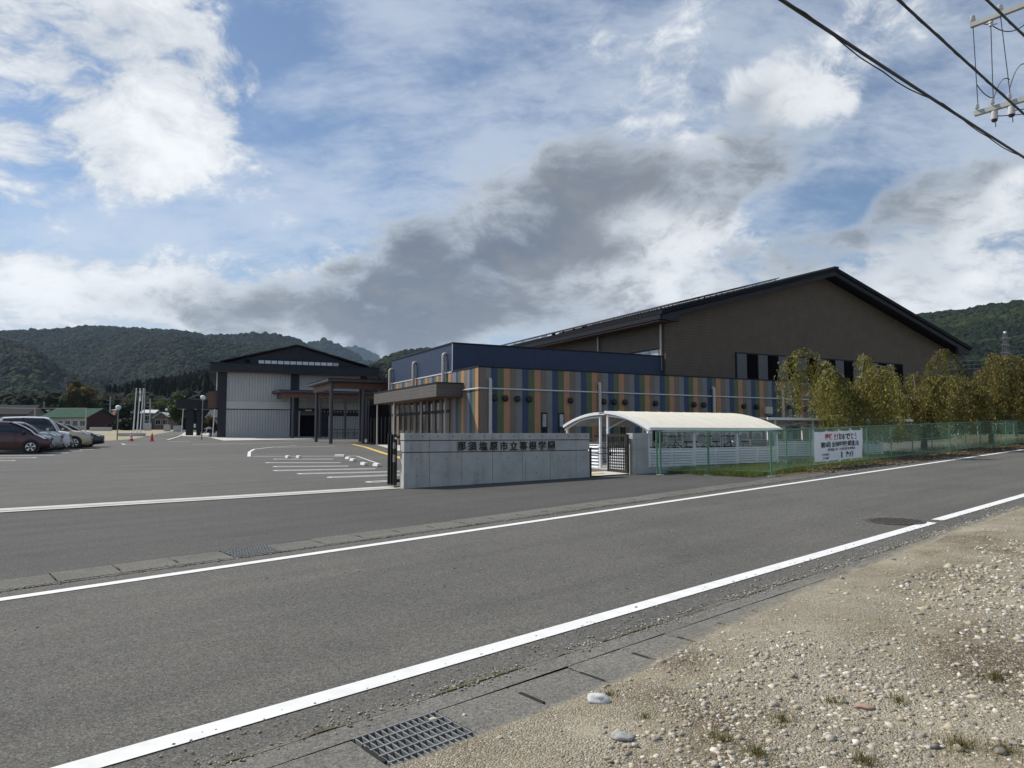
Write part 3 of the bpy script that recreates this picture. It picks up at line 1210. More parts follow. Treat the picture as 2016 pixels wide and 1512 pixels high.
def rock(px, py, size, label, col, squash=1.0):
    p = G(px, py)
    V = ICO3[0].copy()
    sd_ = random.uniform(0, 99)
    for i in range(len(V)):
        q = Vector(V[i])
        V[i] *= 1 + 0.45 * noise.noise(q * 1.2 + Vector((sd_, 0, 0))) + 0.20 * abs(noise.noise(q * 2.2 + Vector((0, sd_, 0)))) + 0.08 * noise.noise(q * 4 + Vector((0, sd_, 0)))
    V *= np.array([1.25, 0.8, 0.55 * squash]) * size
    me = np_mesh('rock', V, ICO3[1], MT['stone'], np.repeat(np.array([col]), len(V), 0))
    s, t = st(p.x, p.y)
    z = H(p.x, p.y) + (SH_DZ(p.x, p.y) if t < gravel_edge(s) else 0.005)
    o = put('rock', me, None, (p.x, p.y, z + size * 0.2 * squash), random.uniform(-0.4, 0.4))
    return tag(o, label, 'rock', 'larger stones on the shoulder')


rock(1178, 1388, 0.046, 'pale grey rock lying alone at the edge of the gravel by the gutter', (0.55, 0.55, 0.54), 1.3)
rock(1700, 1410, 0.036, 'flat pinkish brown stone among the roadside gravel', (0.36, 0.25, 0.19), 0.7)
rock(1225, 1478, 0.040, 'light grey flattish stone in the gravel below the lone rock', (0.33, 0.33, 0.31), 0.8)
rock(853, 1420, 0.018, 'small cream stone caught on the drain grate', (0.62, 0.56, 0.42))


# ---- grass
def blades(name, roots, h, w, cols, mat, lean=0.35, parent=None, kind='stuff'):
    n = len(roots)
    hh = h * RNG.uniform(0.45, 1.25, n)
    a = RNG.uniform(0, 2 * math.pi, n)
    b = RNG.uniform(0, 2 * math.pi, n)
    ln = RNG.uniform(0.1, 1.0, n) * lean * hh * 1.6
    wx, wy = np.cos(a) * w, np.sin(a) * w
    z0 = np.zeros(n)
    dxy = np.stack([np.cos(b) * ln, np.sin(b) * ln, z0], -1)
    wv = np.stack([wx, wy, z0], -1)
    up = np.stack([z0, z0, hh], -1)
    R0 = np.asarray(roots)
    V = np.stack([R0 - wv, R0 + wv, R0 + wv * 0.7 + up * 0.6 + dxy * 0.4, R0 - wv * 0.7 + up * 0.6 + dxy * 0.4, R0 + up * 0.95 + dxy], 1)
    Fc = np.array([[0, 1, 2], [0, 2, 3], [3, 2, 4]])[None] + (np.arange(n) * 5)[:, None, None]
    me = np_mesh(name, V.reshape(-1, 3), Fc.reshape(-1, 3), mat, np.repeat(cols, 5, 0))
    return structure(name, me, parent, kind)


def leaf_mat(name, trans=0.35):
    k = NT(name)
    a = k.n('ShaderNodeAttribute', attribute_name='Col')
    k.base(a.outputs[0])
    m = k.set(0.6, spec=0.3)
    tr = k.n('ShaderNodeBsdfTranslucent')
    k.link(k.mix(1.0, a.outputs[0], (1.25, 1.2, 0.7), 'MULTIPLY'), tr.inputs[0])
    mx_ = k.n('ShaderNodeMixShader')
    mx_.inputs[0].default_value = trans
    k.link(k.b.outputs[0], mx_.inputs[1])
    k.link(tr.outputs[0], mx_.inputs[2])
    out = [n for n in k.t.nodes if n.type == 'OUTPUT_MATERIAL'][0]
    k.link(mx_.outputs[0], out.inputs[0])
    return m


MT['grass'] = leaf_mat('grass_blade', 0.3)


def gcols(n, base, var=0.35, dry=0.25, drycol=(0.26, 0.20, 0.09)):
    c = np.array(base)[None] * RNG.uniform(1 - var, 1 + var, (n, 1))
    d = RNG.random(n) < dry
    c[d] = np.array(drycol) * RNG.uniform(0.6, 1.2, (d.sum(), 1))
    return c


def tufts_px(centres, n, rad_, h, base, dry):
    roots = []
    for (px, py, k_) in centres:
        p = G(px, py)
        for _ in range(int(n * k_)):
            a, r = RNG.uniform(0, 6.28), abs(RNG.normal(0, rad_ * math.sqrt(k_)))
            x, y = p.x + r * math.cos(a), p.y + r * math.sin(a) * 0.9
            roots.append((x, y, H(x, y) + SH_DZ(x, y) - 0.004))
    roots = np.array(roots)
    return blades('grass_tufts', roots, h, 0.0016, gcols(len(roots), base, 0.4, dry), MT['grass'], 0.9)


tufts_px([(1540, 1430, 1.0), (1420, 1475, 0.9), (1490, 1505, 1.2), (1890, 1490, 1.6), (1960, 1345, 1.3), (1770, 1400, 0.6), (1985, 1500, 0.8),
          (1640, 1400, 0.5), (1200, 1375, 0.4), (1270, 1430, 0.3), (1700, 1512, 1.0)], 150, 0.055, 0.045, (0.085, 0.105, 0.030), 0.45)

# ================================================================== SCHOOL BUILDINGS
C0 = Vector((-1.90, 41.0, 0.45))


def pipe_path(x, y, z0, z1, bend, r=0.085):
    """vertical pipe whose top elbows back into the wall by `bend` (dx, dy)"""
    pts = [(x, y, z0), (x, y, z1 - 0.14)]
    for k in range(1, 6):
        a = k / 5 * math.pi / 2
        pts.append((x + bend[0] * 0.14 * (1 - math.cos(a)), y + bend[1] * 0.14 * (1 - math.cos(a)), z1 - 0.14 + 0.14 * math.sin(a)))
    pts.append((x + bend[0] * 0.30, y + bend[1] * 0.30, z1))
    return MB().tube(pts, r, 10)


def add_pipe(root, x, y, z0, z1, bend, r=0.085, clamps=()):
    p = pipe_path(x, y, z0, z1, bend, r).build('drain_pipe', MT['pipe'], root, smooth=0.7)
    for z in clamps:
        MB().lathe([(r + 0.012, -0.03), (r + 0.012, 0.03)], 10, (x, y, z)).build('clamp', MT['pipe'], p)
    return p


def striped_building():
    t = thing('classroom_building', 'low school block clad in multicoloured vertical stripes with navy upper storey', 'building', C0, BA)
    Z = C0.z
    top = 5.36 - Z
    pw = 0.4135
    full = [MB().box(0.003, pw - 0.003, 0, 0.06, 0, top).mesh('stripe_panel', m, recalc=False) for m in STRIPES]
    side = [MB().box(0, 0.06, 0.003, pw - 0.003, 0, top).mesh('stripe_panel', m, recalc=False) for m in STRIPES]
    sidetop = [MB().box(0, 0.06, 0.003, pw - 0.003, 4.35 - Z, top).mesh('stripe_panel', m, recalc=False) for m in STRIPES]
    NF = 90
    for i in range(NF):
        put('stripe_panel', full[i % 5], t, (-0.09 + pw * i if i else 0.0, -0.06 + random.choice((0, 0.004, 0.008)), 0))
    for i in range(40):
        m = (side if i < 10 else sidetop)[(4 - i) % 5]
        put('stripe_panel', m, t, (-0.06 + random.choice((0, 0.004, 0.008)), pw * i, 0))
    W = NF * pw
    core = MB()
    core.box(0.012, W - 0.1, 0.012, 16.5, 0.0, top - 0.12)
    core.build('wall_core', MT['trim_dark'], t)
    cap = MB()
    cap.box(-0.085, W, -0.085, 0.30, top, top + 0.085)
    cap.box(-0.085, 0.10, 0.302, 3.92, top, top + 0.085)
    cap.build('parapet_cap', MT['trim_dark'], t, bevel=0.01)
    MB().box(-0.09, 0.02, 3.93, 16.5, top, top + 0.07).build('pale_flashing', MT['flash'], t)
    MB().box(0.0, W, 0.30, 16.5, top - 0.10, top - 0.04).build('flat_roof', MT['trim_dark'], t)
    # navy upper storey
    MB().box(-0.02, 16.82, 3.94, 16.2, top - 0.03, 7.18 - Z).build('navy_upper_wall', MT['blue_wall'], t)
    cp = MB()
    cp.box(-0.07, 16.86, 3.88, 4.1, 7.18 - Z, 7.27 - Z)
    cp.box(-0.07, 0.15, 4.1, 16.25, 7.18 - Z, 7.27 - Z)
    cp.build('upper_cap', MT['trim_dark'], t, bevel=0.01)
    MB().box(0.15, 16.8, 4.1, 16.2, 7.10 - Z, 7.20 - Z).build('upper_roof', MT['trim_dark'], t)
    MB().box(-0.06, -0.018, 3.90, 3.945, top, 7.18 - Z).build('corner_trim', MT['flash'], t)
    # white conduit along the wall
    MB().tube([(W - 2, -0.12, 4.05 - Z), (-0.13, -0.12, 4.15 - Z), (-0.13, 2.05, 4.15 - Z)], 0.042, 8).build('white_conduit', MT['flash'], t)
    for x in (0.62, 8.25, 17.75, 24.4):
        add_pipe(t, x, -0.22, 0, 4.68 - Z, (0.2, 0.9), 0.10, (1.2, 2.4, 3.4))
    for (b_, zt) in ((4.95, 6.62), (10.6, 6.56), (16.0, 6.50)):
        add_pipe(t, -0.24, b_, 4.1 - Z, zt - Z, (0.9, 0.25), 0.10, (5.6 - Z,))
    hood = MB()
    hood.lathe([(0.175, -0.02), (0.19, -0.06), (0.19, -0.15), (0.15, -0.20), (0.08, -0.22)], 18, axis='y')
    hm = hood.mesh('round_vent', MT['vent'], smooth=0.6)
    for x in (0.92, 1.62, 2.43, 3.25, 6.13, 8.59, 9.41, 10.25, 12.72, 16.02, 16.88, 20.61, 21.85, 25.15, 26.0, 26.82):
        put('round_vent', hm, t, (x, -0.06, 3.60 - 0.007 * x - Z))
    # slit windows
    for x in (4.10, 5.30, 9.9, 12.4, 19.0, 23.0):
        w = MB().box(x, x + 0.40, -0.095, -0.01, 0.9 - Z, 2.80 - Z).build('slit_window', MT['trim_dark'], t)
        MB().box(x + 0.07, x + 0.33, -0.105, -0.096, 1.0 - Z, 1.85 - Z).build('pane', MT['glass'], w)
        MB().box(x + 0.07, x + 0.33, -0.105, -0.096, 1.95 - Z, 2.70 - Z).build('pane', MT['glass_pale'], w)
    # junction box on the wall
    MB().box(22.6, 23.25, -0.32, -0.07, 2.95 - Z, 3.45 - Z).build('switch_box', MT['pipe'], t, bevel=0.01)
    # entrance glazing under the canopy, left side
    mod, y = 1.24, 4.30
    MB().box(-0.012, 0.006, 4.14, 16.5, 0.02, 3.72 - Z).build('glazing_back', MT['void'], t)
    k = 0
    while y < 16.0:
        MB().box(-0.070, -0.014, y, y + 0.50, 0.05, 2.84 - Z).build('wall_panel', STRIPES[0], t)
        MB().box(-0.070, -0.014, y, y + 0.50, 3.04 - Z, 3.70 - Z).build('wall_panel', STRIPES[0], t)
        MB().box(-0.035, -0.014, y + 0.53, y + mod - 0.03, 0.05, 2.84 - Z).build('glass_pane', MT['glass'], t)
        MB().box(-0.035, -0.014, y + 0.53, y + mod - 0.03, 3.04 - Z, 3.70 - Z).build('glass_pane', MT['glass'], t)
        y += mod
        k += 1
    MB().box(-0.078, -0.013, 4.2, 16.2, 2.86 - Z, 3.02 - Z).build('transom', MT['trim_dark'], t)
    MB().box(-0.09, 0.079, 4.14, 16.5, -0.1, 0.045).build('plinth', MT['conc'], t)
    # entrance canopy box: fascia panels and wooden soffit
    fx, y0, y1, zb, zt = -1.80, 2.13, 14.9, 3.74 - Z, 4.52 - Z
    MB().box(fx + 0.05, -0.07, y0 + 0.05, y1, zb + 0.03, zt - 0.03).build('canopy_core', MT['trim_dark'], t)
    n = 6
    for i in range(n):
        a, b_ = y0 + (y1 - y0) * i / n, y0 + (y1 - y0) * (i + 1) / n
        MB().box(fx, fx + 0.045, a + 0.006 + (0.05 if i == 0 else 0), b_ - 0.006, zb, zt).build('fascia_panel', MT['fascia_board'], t)
    MB().box(fx, -0.07, y0, y0 + 0.045, zb, zt).build('fascia_panel', MT['fascia_board'], t)
    MB().box(fx - 0.03, -0.065, y0 - 0.03, y1, zt + 0.002, zt + 0.07).build('canopy_cap', MT['trim_dark'], t)
    MB().box(fx + 0.06, -0.07, y0 + 0.06, y1 - 0.02, zb - 0.03, zb + 0.025).build('canopy_soffit', MT['soffit'], t)
    for (x, yy) in ((-1.62, 10.6), (-0.35, 4.3), (-0.35, 8.6), (-0.20, 9.0), (-1.62, 14.6)):
        MB().tube([(x, yy, 0), (x, yy, zb)], 0.055, 10).build('canopy_post', MT['pipe'], t, smooth=0.7)
    # entrance hall behind, the canopy's shade put in as near-black colour
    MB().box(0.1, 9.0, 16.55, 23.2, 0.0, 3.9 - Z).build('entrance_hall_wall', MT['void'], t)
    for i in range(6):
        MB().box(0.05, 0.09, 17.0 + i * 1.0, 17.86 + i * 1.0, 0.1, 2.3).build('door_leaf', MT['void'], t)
        MB().box(0.04, 0.092, 16.87 + i * 1.0, 16.98 + i * 1.0, 0.1, 2.4).build('door_frame', MT['column'], t)
    return t


striped_building()


def notice(px, py, Y, w, h, label, stand=True):
    p = D(px, py, Y)
    z0 = H(p.x, p.y)
    t = thing('notice_board', label, 'notice board', (p.x, p.y, z0), BA * 0.5, 'white notice boards in the entrance')
    zc = p.z - z0
    MB().box(-w / 2, w / 2, -0.02, 0.02, zc - h / 2, zc + h / 2).build('board', MT['white_steel'], t)
    b = MB()
    for sx in (-w / 2 + 0.03, w / 2 - 0.03):
        b.tube([(sx, 0.03, 0), (sx, 0.03, zc + h / 2)], 0.015, 6)
    b.build('stand', MT['column'], t)
    pr = MB()
    for i in range(3):
        pr.box(-w / 2 + 0.06, w / 2 - 0.06, -0.027, -0.021, zc - h / 2 + h * (0.12 + 0.3 * i), zc - h / 2 + h * (0.30 + 0.3 * i))
    pr.build('printed_sheet', MT['column'], t)


notice(740, 840, 62.0, 0.8, 1.7, 'white notice board standing by the dark entrance doors')
notice(730, 839, 64.0, 0.5, 1.2, 'smaller white notice beside the entrance, left of the notice board')


def canopy(name, label, org, a0, a1, b0, b1, z0, z1, cols, ground, beam_side):
    t = thing(name, label, 'canopy', (org[0], org[1], ground), BA)
    g = ground
    MB().box(a0, a1, b0, b1, z0 - g, z1 - g).build('roof_slab', MT['column'], t, bevel=0.02)
    MB().box(a0 - 0.04, a1, b0 - 0.04, b1, z1 - g + 0.002, z1 - g + 0.05).build('roof_edge', MT['trim_dark'], t)
    MB().box(a0 + 0.1, a1 - 0.1, b0 + 0.1, b1 - 0.1, z0 - g - 0.05, z0 - g - 0.004).build('soffit', MT['soffit'], t)
    bz0, bz1 = z0 - g - 0.56, z0 - g - 0.055
    MB().box(a0 + 0.55, a1 - 0.3, b0 + 0.55, b0 + 0.80, bz0, bz1).build('front_beam', MT['timber'], t)
    MB().box(a0 + 0.55, a0 + 0.80, b0 + 0.805, b1 - 0.3, bz0, bz1).build('side_beam', MT['timber'], t)
    for (a, b_) in cols:
        MB().tube([(a, b_, 0), (a, b_, z0 - g - 0.1)], 0.145, 12).build('column', MT['column'], t, smooth=0.8)
    return t


canopy('entrance_canopy', 'tall dark flat canopy with reddish timber beams before the main entrance', C0, -4.3, 6.5, 19.0, 27.2, 5.68, 5.86,
       [(-3.85, 19.7), (-1.25, 19.7), (1.3, 20.3), (-3.6, 26.2), (0.3, 26.2)], 0.70, True)
GC = Vector((-32.29, 78.0, 1.03))
LC = bp(GC, 0, -5.0)
canopy('walkway_canopy', 'lower dark walkway canopy with timber beam in front of the grey hall door', LC, 5.6, 18.5, -0.3, 4.6, 5.98, 6.18,
       [(7.2, 0.4), (10.1, 0.4), (12.9, 0.4), (15.3, 0.4), (15.3, 3.8)], 0.98, True)
# bent drain pipe of the entrance canopy
o = thing('canopy_downpipe', 'slim grey downpipe running down beside the entrance canopy column', 'downpipe', bp(C0, -0.85, 19.5, 0.7), BA)
MB().tube([(1.3, -0.3, 4.9), (0.9, -0.25, 4.5), (0.2, 0.0, 4.1), (0, 0, 3.9), (0, 0, 0)], 0.05, 8).build('pipe', MT['column'], o, smooth=0.8)


def gym():
    t = thing('school_hall', 'grey two-storey school hall with dark eave band, gable and row of small white windows', 'building', GC, rad(22))
    Z = GC.z
    z = lambda w: w - Z
    MB().box(0.06, 15.5, 0.06, 24, -0.6, z(8.3)).build('wall_core', MT['charcoal'], t)
    for (a, b_) in ((0.0, 0.87), (7.63, 8.54), (15.5, 16.2)):
        MB().box(a, b_, -0.12, 0.1, 0.12, z(8.35)).build('pilaster', MT['charcoal'], t, bevel=0.01)
        MB().box(a - 0.03, b_ + 0.03, -0.16, 0.1, -0.6, 0.115).build('plinth', MT['conc'], t)
    for (a, b_) in ((0.88, 7.62), (8.55, 15.49)):
        MB().box(a, b_, -0.02, 0.05, z(5.12), z(8.30)).build('embossed_panel', MT['gym_panel'], t)
        MB().box(a, b_, -0.035, 0.05, z(4.26), z(5.10)).build('smooth_band', MT['gym_smooth'], t)
        MB().box(a, b_, -0.045, 0.05, z(4.16), z(4.255)).build('band_shadow_gap', MT['trim_dark'], t)
    MB().box(0.88, 7.62, -0.02, 0.05, 0.13, z(4.155)).build('embossed_panel', MT['gym_panel'], t)
    MB().box(11.9, 15.49, -0.02, 0.05, 0.13, z(3.55)).build('embossed_panel', MT['gym_panel'], t)
    MB().box(0.88, 15.49, -0.05, 0.05, -0.6, 0.125).build('plinth', MT['conc'], t)
    MB().box(10.7, 15.49, -0.06, 0.05, z(3.56), z(4.15)).build('dark_transom', MT['charcoal'], t)
    for i in range(12):
        MB().box(11.0 + i * 0.37, 11.12 + i * 0.37, -0.10, -0.062, z(3.98), z(4.15)).build('dentil', MT['gym_smooth'], t)
    # doorway with dark void, frame, canopy
    MB().box(8.72, 10.35, -0.03, 0.055, 0.13, z(3.6)).build('doorway', MT['void'], t)
    MB().box(8.56, 8.70, -0.06, 0.055, 0.13, z(4.1)).build('door_frame', MT['gym_smooth'], t)
    MB().box(10.37, 10.65, -0.06, 0.055, 0.13, z(4.1)).build('door_frame', MT['gym_smooth'], t)
    MB().box(8.71, 10.36, -0.05, 0.055, z(3.61), z(4.1)).build('door_header', MT['fascia_board'], t)
    MB().box(8.4, 12.0, -1.1, -0.06, z(4.22), z(4.36)).build('door_canopy', MT['trim_dark'], t)
    MB().box(9.2, 9.9, -0.9, -0.7, z(4.10), z(4.20)).build('lamp', MT['white_steel'], t)
    rl = MB()
    for zz in (0.55, 0.95):
        rl.tube([(10.8, -0.9, zz), (15.4, -0.9, zz)], 0.03, 6)
    for i in range(8):
        rl.tube([(10.8 + i * 0.657, -0.9, -0.2), (10.8 + i * 0.657, -0.9, 0.95)], 0.025, 6)
    rl.build('handrail', MT['trim_dark'], t)
    MB().box(8.55, 10.36, -0.011, 0.05, z(5.95), z(6.9)).build('louvre_opening', MT['column'], t)
    for i in range(7):
        MB().box(8.60, 10.0, -0.04, -0.012, z(6.02) + i * 0.12, z(6.09) + i * 0.12).build('louvre', MT['gym_smooth'], t)
    # eave band that wraps round
    MB().box(-0.85, 17.55, -0.95, 24.6, z(8.32), z(9.20)).build('eave_band', MT['charcoal'], t, bevel=0.02)
    MB().box(-0.90, 17.60, -1.0, 24.65, z(9.205), z(9.29)).build('eave_cap', MT['trim_dark'], t)
    MB().box(-0.8, 17.5, -0.9, -0.13, z(8.26), z(8.315)).build('eave_soffit', MT['soffit'], t)
    # gable
    pk, zl, zp = 8.25, 9.30, 11.52
    MB().prism([(0.7, 0.25, z(9.2)), (15.9, 0.25, z(9.2)), (15.9, 0.25, z(9.35)), (pk, 0.25, z(zp)), (0.7, 0.25, z(9.35))], (0, 23.5, 0)).build('gable_wall', MT['charcoal'], t)
    for s in (-1, 1):
        e = 0.1 if s < 0 else 16.5
        MB().prism([(pk, -0.1, z(zp) + 0.02), (e, -0.1, z(zl) + 0.06), (e, -0.1, z(zl) + 0.24), (pk, -0.1, z(zp) + 0.20)], (0, 24.2, 0)).build('roof_slope', MT['arena_roof'], t)
    for i in range(13):
        x = 4.10 + i * 0.685
        w = MB().box(x, x + 0.66, 0.14, 0.24, z(9.30), z(9.80)).build('window', MT['trim_dark'], t)
        MB().box(x + 0.03, x + 0.62, 0.12, 0.139, z(9.33), z(9.76)).build('pane', MT['white_steel'] if i < 12 else MT['glass_pale'], w)
    MB().box(2.7, 3.2, 0.1, 0.24, z(9.30), z(9.75)).build('gable_slot', MT['void'], t)
    # brown box and downpipes on the left side
    bx = MB().box(-1.0, -0.02, 0.5, 3.6, z(4.32), z(6.15)).build('brown_box', MT['brown_box'], t)
    MB().box(-1.03, 0.0, 0.46, 3.63, z(4.23), z(4.31)).build('box_rim', MT['trim_dark'], bx)
    MB().box(-1.03, 0.0, 0.46, 3.63, z(6.155), z(6.22)).build('box_rim', MT['trim_dark'], bx)
    MB().tube([(-0.14, 0.2, z(8.3)), (-0.14, 0.2, z(6.25))], 0.055, 8).build('downpipe', MT['flash'], t)
    MB().tube([(-0.30, -0.1, z(4.2)), (-0.42, -0.1, 0.3), (-0.5, -0.1, 0.02), (-0.9, -0.1, 0.0)], 0.055, 8).build('downpipe', MT['flash'], t)
    return t


gym()

# dark covered passage to the left of the hall
PG = D(345, 846, 90.0)
PG.z = H(PG.x, PG.y)


def passage():
    t = thing('covered_passage', 'dark flat-roofed passage on thick black piers left of the grey hall', 'passage', PG, rad(19))
    z1 = D(345, 787, 90).z - PG.z
    z0 = D(345, 804.5, 90).z - PG.z
    MB().box(0, 9.5, 0, 4, z0, z1).build('roof_box', MT['charcoal'], t, bevel=0.02)
    MB().box(-0.05, 9.5, -0.05, 4, z1 + 0.002, z1 + 0.08).build('roof_cap', MT['trim_dark'], t)
    for i in range(4):
        MB().box(1.2 + i * 2.2, 1.215 + i * 2.2, -0.012, -0.001, z0, z1).build('joint', MT['trim_dark'], t)
    for (a, w) in ((1.15, 0.85), (2.4, 0.5)):
        MB().box(a, a + w, 0.5, 1.2, 0, z0).build('pier', MT['charcoal'], t, bevel=0.02)
    MB().box(2.08, 2.32, 0.45, 0.5, 1.0, 1.5).build('notice', MT['white_steel'], t)
    MB().tube([(0.85, 0.1, z0), (0.72, 0.1, 0.1)], 0.06, 8).build('downpipe', MT['flash'], t)


passage()

A0 = Vector((11.29, 52.0, 0.55))


def arena():
    t = thing('gymnasium', 'large brown gymnasium with wide dark gabled roof and ribbon of black and grey panels', 'building', A0, BA)
    Z = A0.z
    z = lambda w: w - Z
    W, Dp = 34.4, 42.0
    zl, zp, zr, pk = 10.35, 15.43, 9.75, 17.29
    # walls: prism following the underside of the roof
    MB().prism([(0, 0, 0), (W, 0, 0), (W, 0, z(9.55)), (pk, 0, z(zp - 0.62)), (0, 0, z(9.95))], (0, Dp, 0)).build('gable_wall', MT['brown_wall'], t)
    for s in (0, 1):
        ex, ez = ((-1.35, zl), (W + 1.75, zr))[s]
        mk = lambda u, d0, d1: [(pk, 0, z(zp) - d0), (ex + (u if s == 0 else -u), 0, z(ez) - d0), (ex + (u if s == 0 else -u), 0, z(ez) - d1), (pk, 0, z(zp) - d1)]
        b = MB().prism([(x, -1.30, q) for (x, _, q) in mk(0, 0.0, 0.30)], (0, Dp + 2.3, 0))
        b.build('roof_slope', MT['arena_roof'], t)
        b = MB().prism([(x, -1.15, q) for (x, _, q) in mk(0.18, 0.305, 0.66)], (0, 0.24, 0))
        b.build('verge_board', MT['charcoal'], t)
        b = MB().prism([(x, -0.90, q) for (x, _, q) in mk(0.2, 0.31, 0.50)], (0, Dp + 1.6, 0))
        b.build('roof_underside', MT['trim_dark'], t)
    # left eave: boxed soffit of reddish wood, gutter edge
    MB().prism([(-1.33, -1.16, z(9.72)), (0.35, -1.16, z(9.60)), (0.35, -1.16, z(10.42)), (-1.20, -1.16, z(10.03))], (0, 0.25, 0)).build('eave_return', MT['charcoal'], t)
    MB().box(-1.30, -0.01, -0.9, Dp, z(9.60), z(9.66)).build('eave_soffit', MT['soffit'], t)
    MB().box(-1.36, -1.305, -1.1, Dp + 1, z(9.72), z(10.03)).build('eave_fascia', MT['trim_dark'], t)
    MB().prism([(W + 1.70, -1.16, z(9.15)), (W - 0.2, -1.16, z(9.03)), (W - 0.2, -1.16, z(9.80)), (W + 1.55, -1.16, z(9.42))], (0, 0.25, 0)).build('eave_return', MT['charcoal'], t)
    MB().box(W + 0.01, W + 1.65, -0.9, Dp, z(9.03), z(9.09)).build('eave_soffit', MT['trim_dark'], t)
    # snow rails on the left slope
    sl = (zp - zl) / (pk + 1.35)
    for k in range(9):
        a = 0.4 + k * 1.25
        zz = z(zl) + (a + 1.35) * sl
        b = MB()
        b.tube([(a, -1.1, zz + 0.20), (a, Dp, zz + 0.20)], 0.03, 6)
        for j in range(22):
            b.tube([(a, -1.0 + j * 2.0, zz - 0.02), (a, -1.0 + j * 2.0, zz + 0.2)], 0.025, 5)
        b.build('snow_rail', MT['trim_dark'], t)
    z0 = z(zl) + (0.5 + 1.35) * sl + 0.24
    MB().prism([(0.5, -0.6, z0), (11.3, -0.6, z0 + 10.8 * sl), (11.3, -0.6, z0 + 10.8 * sl + 0.07), (0.5, -0.6, z0 + 0.07)], (0, 30, 0)).build('solar_panel_array', MT['glass'], t)
    MB().box(pk - 0.25, pk + 0.25, -1.34, Dp + 1.1, z(zp) - 0.05, z(zp) + 0.07).build('ridge_cap', MT['trim_dark'], t)
    # ribbon window in the gable
    a, k = 6.88, 0
    fr = MB().box(6.88, 27.5, -0.06, 0.05, z(5.5), z(7.86)).build('ribbon_window', MT['trim_dark'], t)
    a = 7.0
    while a < 26.5:
        MB().box(a, a + 1.02, -0.10, -0.062, z(5.58), z(7.76)).build('grey_panel', MT['panel_grey'], fr)
        MB().box(a + 1.08, a + 2.20, -0.085, -0.062, z(5.58), z(7.76)).build('pane', MT['void'], fr)
        a += 2.27
    # high windows on the left wall, seen over the navy storey
    wn = MB().box(-0.06, 0.05, 0.62, 9.8, z(6.7), z(7.86)).build('side_window', MT['trim_dark'], t)
    for i in range(8):
        MB().box(-0.08, -0.062, 0.70 + i * 1.14, 1.76 + i * 1.14, z(6.78), z(7.76)).build('pane', MT['glass_pale'], wn)
    for b_ in (0.35, 8.5):
        MB().tube([(-0.15, b_, z(6.2)), (-0.15, b_, z(9.6))], 0.085, 10).build('drain_pipe', MT['pipe'], t, smooth=0.8)
    MB().box(-0.03, 0.06, -0.035, 0.06, 0, z(9.6)).build('corner_trim', MT['brown_wall'], t)
    return t


arena()

# ================================================================== GATE
WZ = 0.20
ZTOP = 1.352


def gate_wall():
    t = thing('gate_wall', 'low board-marked concrete gate wall with black Japanese lettering beside the road', 'wall', (W0.x, W0.y, WZ), BA)
    Ln, TH = 5.36, 0.30
    MB().box(0.03, Ln - 0.03, 0.03, TH - 0.03, -0.35, ZTOP - 0.012).build('core', MT['lid'], t)
    xs = [0, 0.66, 1.52, 2.38, 3.25, 4.10, 4.92, Ln]
    zs = [-0.35, 0.882, 1.170, ZTOP]
    for i in range(7):
        for j in range(3):
            a = xs[i] + (0 if i == 0 else 0.004)
            b_ = xs[i + 1] - (0 if i == 6 else 0.004)
            z0 = zs[j] + (0.012 if j else 0)
            z1 = zs[j + 1] - (0.012 if j < 2 else 0)
            p = MB().box(a, b_, 0, TH, z0, z1).build('concrete_panel', MT['conc'], t, bevel=0.003)
            if j == 2:
                for hx in (0.25, 0.72):
                    x = a + (b_ - a) * hx
                    MB().lathe([(0.016, 0.004), (0.016, -0.0015)], 10, (x, 0, 1.27), 'y').build('tie_hole', MT['gap'], p)
            if j == 0:
                for hz in (0.30, 0.72):
                    MB().lathe([(0.013, 0.004), (0.013, -0.0015)], 10, (a + (b_ - a) * 0.5, 0, hz), 'y').build('tie_hole', MT['gap'], p)
    # raised black letters
    word = '那須塩原市立箒根学園'
    cx = [909, 930, 951.5, 972, 992, 1011, 1030, 1048.6, 1067, 1085]
    for ch, px in zip(word, cx):
        x = solve_a(px)
        o = text_mesh('letter', ch, 0.24, 0.022, MT['letter'], t, 0.0045)
        place_text(o, x, -0.028, 1.026)
    return t


def solve_a(px):
    r = (px - CX) / F
    # (W0.x + a*Rx) / (W0.y + a*Ry) = r  (near eye height)
    return (r * W0.y - W0.x) / (RV.x - r * RV.y)


def text_mesh(name, body, size, depth, mat, parent, bold=0.0):
    cu = bpy.data.curves.new(name, 'FONT')
    cu.body = body
    cu.size = size
    cu.align_x = 'CENTER'
    cu.align_y = 'CENTER'
    cu.extrude = depth / 2
    cu.offset = bold
    cu.resolution_u = 2
    tmp = bpy.data.objects.new(name, cu)
    COL.objects.link(tmp)
    dg = bpy.context.evaluated_depsgraph_get()
    dg.update()
    me = bpy.data.meshes.new_from_object(tmp.evaluated_get(dg))
    bpy.data.objects.remove(tmp)
    bpy.data.curves.remove(cu)
    me.name = name
    n = len(me.vertices)
    co = np.empty(n * 3, np.float32)
    if n:
        me.vertices.foreach_get('co', co)
        co = co.reshape(-1, 3)
        c = (co.min(0) + co.max(0)) / 2
        co[:, 0] -= c[0]
        co[:, 1] -= c[1]
        # text lies in XY: stand it up (x, depth, z)
        out = np.stack([co[:, 0], -co[:, 2], co[:, 1]], -1)
        me.vertices.foreach_set('co', out.ravel())
    me.materials.clear()
    me.materials.append(mat)
    me.update()
    o = bpy.data.objects.new(name, me)
    COL.objects.link(o)
    o.parent = parent
    return o


def place_text(o, x, y, z):
    o.location = (x, y + 0.016, z - WZ + 0.20 - 0.0)


gate_wall()


